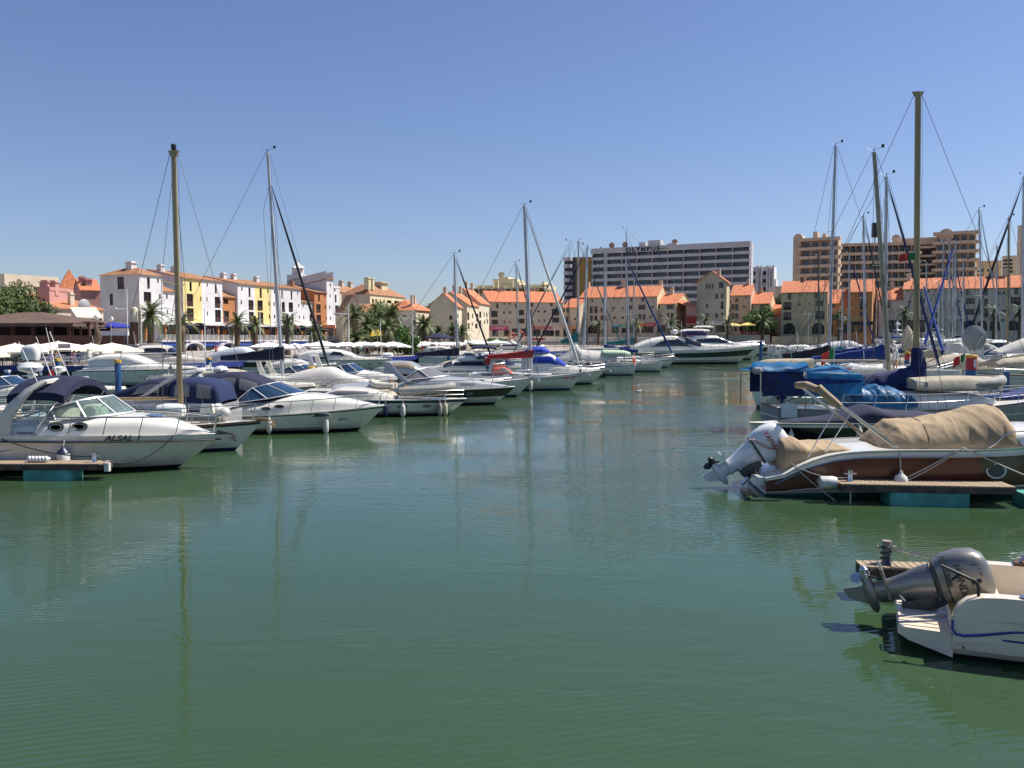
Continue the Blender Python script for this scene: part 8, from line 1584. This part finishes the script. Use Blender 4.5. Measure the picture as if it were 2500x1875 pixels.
cleat_post('steel mooring post on the tip of the left finger pontoon', Vector((a2.x - .35, a2.y + .3, .44)))
t = thing('rope_roll', 'thick white twisted rope roll lying on the left finger pontoon', 'rope', (on(78, 1127, .5).x, a2.y + .25, .5)); mb = MB()
for s_ in range(2): mb.tube([(-.27 + .0125 * k, .045 * math.cos(k * .45 + s_ * 3.14), .03 + .04 * math.sin(k * .45 + s_ * 3.14)) for k in range(44)], .045, 7)
mb.build('coil', WHTP, t, smooth=60)
a3, c3 = on(2105, 1383, .46), on(2420, 1415, .46); pontoon('short finger pontoon tip behind the silver outboard', a3, Vector((c3.x + 3, a3.y - .6, .46)), .36, .46, .10, [(1.6, 2.6)])
cleat_post('rope wrapped mooring post on the pontoon tip behind the silver outboard', Vector((a3.x + .42, a3.y + .18, .46)), .30, mat('post_worn', (.25, .22, .18), .7))
t = thing('fender', 'fat navy and white fender hanging from the rope wrapped post behind the silver outboard', 'fender', on(2166, 1415, .25)); mb = MB(); mb.lathe([(.04, -.22), (.14, -.18), (.15, -.02), (.15, .0)], seg=14); mb.build('body', FENDW, t, smooth=60); mb = MB(); mb.lathe([(.151, 0), (.14, .08), (.07, .15), (.05, .22), (.03, .3)], seg=14); mb.build('end_cap', FENDN, t, smooth=60)
pw = Vector((a3.x + .42, a3.y + .18, .70)); rope('dark green rope wound round the mooring post behind the silver outboard', [pw + Vector((.075 * math.cos(k), .075 * math.sin(k), -.2 + .012 * k)) for k in range(20)] + [on(2166, 1415, .25) + Vector((0, 0, .3))], .018, mat('green_rope', (.05, .09, .07), .9, scale=30), 'mooring_rope')
rope('pale rope running from the rope wrapped post to the silver outboard boat', cat(pw, HON.M @ Vector((1.0, .8, .8)), .05), .014); rope('second pale rope from the rope wrapped post sagging lower towards the boat', cat(pw, HON.M @ Vector((1.6, .8, .78)), .14), .014)
# ropes of the brown boat and of the hero
cl = SES.M @ Vector((4.35, -1.33, 1.22)); pe = Vector((a.x + 1.5, a.y + .4, .47))
rope('white rope from the midship cleat of the brown motor boat down to the pontoon', cat(cl, pe, .02), .014); rope('white rope beside it from the same midship cleat of the brown motor boat', cat(cl + Vector((.02, 0, 0)), pe + Vector((.15, 0, 0)), .04), .014); rope('white rope from the midship cleat of the brown motor boat running right', cat(cl, Vector((a.x + 4.6, a.y + .3, .47)), .02), .014)
sc_ = SES.M @ Vector((.55, -1.22, .80)); rope('white stern rope of the brown motor boat running to the pontoon tip', cat(sc_, Vector((a.x + .3, a.y + .35, .55)), .12), .012); rope('white stern rope of the brown motor boat hanging into the water', cat(sc_, SES.M @ Vector((1.5, -1.6, -.02)), .03), .012); rope('thin rope hanging straight down from the pontoon tip into the water by the brown boat', cat(Vector((a.x + .2, a.y, .45)), Vector((a.x + .2, a.y, -.1)), 0, 3), .014)
hp = lambda x, z, dy=.02: HERO.M @ Vector((x, -(HERO.hb(x) + dy), z)); mc = Vector((a2.x - .35, a2.y + .3, .58))
rope('black rope from the stern quarter of the sport cruiser to the pontoon post', cat(hp(4.4, 1.0), mc, .12), .016, ROPEK); rope('black rope sagging from the pontoon post to the bow of the sport cruiser', cat(mc, hp(8.7, .98), .42, 16), .016, ROPEK)
# main walkways
def walkway(label, pts, width, z=.55):
    pts = [Vector(p) for p in pts]
    for i, (p, q) in enumerate(zip(pts, pts[1:])):
        d = q - p; L_ = d.length; an = math.atan2(d.y, d.x); t = thing('walkway_pontoon', label[i], 'pontoon', (p.x, p.y, 0), an)
        mb = MB(); mb.box(0, L_ - .02, 0, width, z - .3, z - .04); mb.build('beam', BEAM, t, smooth=0); mb = MB(); mb.box(0, .38, -.01, width + .01, -.035, 0); me = mb.mesh('plank', PLKG, 0)
        for k in range(int(L_ / .42)): put('plank', me, t, (k * .42, 0, z))
        mb = MB(); mb.box(.5, L_ - .5, .1, width - .1, -.2, z - .3); mb.build('float', CONC, t, smooth=0)
wl = lambda Y: -12.9 + .35 * (Y - 56)
walkway(['main walkway of the left basin, nearest stretch hidden behind the sport cruiser', 'main walkway of the left basin between the red capped piles', 'main walkway of the left basin, far stretch'], [(wl(18), 18, 0), (wl(40), 40, 0), (wl(62), 62, 0), (wl(95), 95, 0)], 1.6)
walkway(['main grey plank walkway of the right basin, near stretch beside the striped pile', 'main grey plank walkway of the right basin, far stretch'], [(24.2, 34, 0), (28.9, 57, 0), (36, 92, 0)], 2.4)
def pile(label, px, row, Y, r, caps, zt=None):
    X = xpx(px, Y, row); top = zrow(row, Y); t = thing('mooring_pile', label, 'pile', (X, Y, -2))
    h_ = top + 2; c = [0]; zr = h_
    if 'y' in caps: mb = MB(); mb.lathe([(r * 1.12, h_ - .14), (r * 1.14, h_ - .02), (r * 1.0, h_ + .04), (.05, h_ + .06)], seg=18); mb.build('yellow_cap', YELP, t); zr = h_ - .14
    if 'r' in caps: mb = MB(); mb.lathe([(r * 1.03, zr - r * 2.4), (r * 1.03, zr)], seg=18); mb.build('red_band', REDP, t); zr -= r * 2.4
    if 'w' in caps: mb = MB(); mb.box(-.02, r * .45, -r * 1.08, -r * .9, zr + r * .5, zr + r * 2.1); mb.build('white_plate', WHTP, t, smooth=0)
    mb = MB(); mb.lathe([(r, 0), (r, zr)], seg=18); mb.build('shaft', PILEB, t)
    mb = MB(); mb.box(-r - .15, r + .15, -r - .15, r + .15, 2.30, 2.40); mb.build('pile_guide', mat('galvanised', (.25, .25, .25), .5, metal=.6), t, smooth=0); return t
pile('mooring pile with yellow cap and red and blue bands among the left boats', 760, 897, 56, .25, 'yrw'); pile('blue mooring pile with a plain red cap near the red sail cover', 1190, 874, 72, .25, 'r')
pile('blue mooring pile with yellow cap in front of the white foredeck at the left', 287, 880, 46, .16, 'y'); pile('blue and yellow mooring pile below the cream parasols', 140, 877, 58, .17, 'y'); pile('plain blue mooring pile right of the gold mast', 510, 874, 74, .20, 'y'); pile('mooring pile with yellow cap and red and blue bands under the satellite dish', 2372, 868, 53, .30, 'yrw')
pile('far small mooring pile with red band behind the man on the yacht', 2226, 850, 92, .25, 'yrw'); pile('dark blue pile beside the grey mast of the left basin', 1095, 858, 86, .17, ''); pile('dark blue pile left of the red capped one', 1171, 862, 86, .18, ''); pile('navy blue pile at the tip of the last right pontoon', 1858, 833, 140, .26, ''); pile('small red banded pile between the tent boat and the blue windows', 1393, 857, 95, .22, 'rw'); pile('small red banded pile right of the stern of the long navy cover', 2215, 860, 70, .2, 'yr')
t = thing('satellite_dish', 'large grey satellite dish on a post behind the striped pile at the right', 'satellite dish', (xpx(2374, 54.2, 868), 54.2, .55)); zc_ = zrow(824, 54.2) - .55; rr_ = 30 / F * 54.2
mb = MB(); rs = []
for q in range(9): r_ = rr_ * q / 8; rs.append([(r_ * math.cos(a_) + .0001, .12 * (q / 8) ** 2 - .3, zc_ + r_ * math.sin(a_)) for a_ in [2 * math.pi * k / 28 for k in range(28)]])
mb.rings(rs, cap=False); mb.build('reflector', mat('dish_grey', (.36, .36, .34), .7, var=.08), t, smooth=70); mb = MB(); mb.tube([(0, .1, 0), (0, .1, zc_ - .3)], .05); mb.tube([(0, .1, zc_ - .4), (0, -.1, zc_)], .05); mb.tube([(.0, -.3, zc_ - rr_), (.0, -.95, zc_ - .05)], .02); mb.lathe([(.06, -1.05), (.06, -.9)], (0, 0, zc_), 8, 0, 'y'); mb.build('mount', STEEL, t)
for lb, px, row, Y, h_ in (('blue service pedestal on the right walkway planks', 2456, 953, 48, 1.3), ('slim blue service pedestal on the left walkway beyond the navy bimini', 19, 918, 50, 1.2)):
    p = at(px, row, Y); t = thing('service_pedestal', lb, 'pedestal', (p.x, Y, .55)); mb = MB(); mb.box(-.11, .11, -.11, .11, 0, h_); mb.build('body', PILEB, t, smooth=0); mb = MB(); mb.box(-.13, .13, -.13, .13, h_, h_ + .14); mb.build('cap', WHTP, t, smooth=0)
t = thing('litter_bin', 'dark brown slatted bin on the right walkway beside the striped pile', 'bin', (xpx(2405, 49.5, 950), 49.5, .55)); mb = MB(); mb.lathe([(.28, 0), (.32, .1), (.32, .9), (.3, 1.0)], seg=16); mb.build('drum', DWOOD, t); mb = MB()
for z in (.25, .5, .75): mb.lathe([(.33, z), (.34, z + .04)], seg=16)
mb.build('hoop', STEEL, t)
b = cruiser('small boat with blue cover at the right edge by the grey walkway', 2560, 1012, 5.0, 2.0, 'L', style='cover', canvas=BLUEC, sheer=(.7, .7, .8), hmul=.45, ports=False); b.o.location.x = xpx(2620, b.Yn + 1)
# floating bird on the open water
t = thing('seagull', 'small white gull floating on the open water in front of the tent boats', 'bird', on(1560, 957)); mb = MB(); mb.lathe([(.01, -.2), (.05, -.14), (.085, 0), (.07, .1), (.03, .18)], (0, 0, .05), 10, 0, 'x'); mb.lathe([(.01, -.04), (.04, 0), (.01, .04)], (.16, 0, .15), 8); mb.add([(.2, -.01, .15), (.27, 0, .14), (.2, .01, .15)], [(0, 1, 2)]); mb.build('body', WHTP, t, smooth=60); mb = MB(); mb.add([(-.2, -.03, .08), (.05, -.08, .1), (.0, -.085, .02), (-.25, 0, .06), (.05, .08, .1), (0, .085, .02), (-.2, .03, .08)], [(0, 1, 2, 3), (6, 4, 5, 3)]); mb.build('wing', GREYP, t, smooth=0)
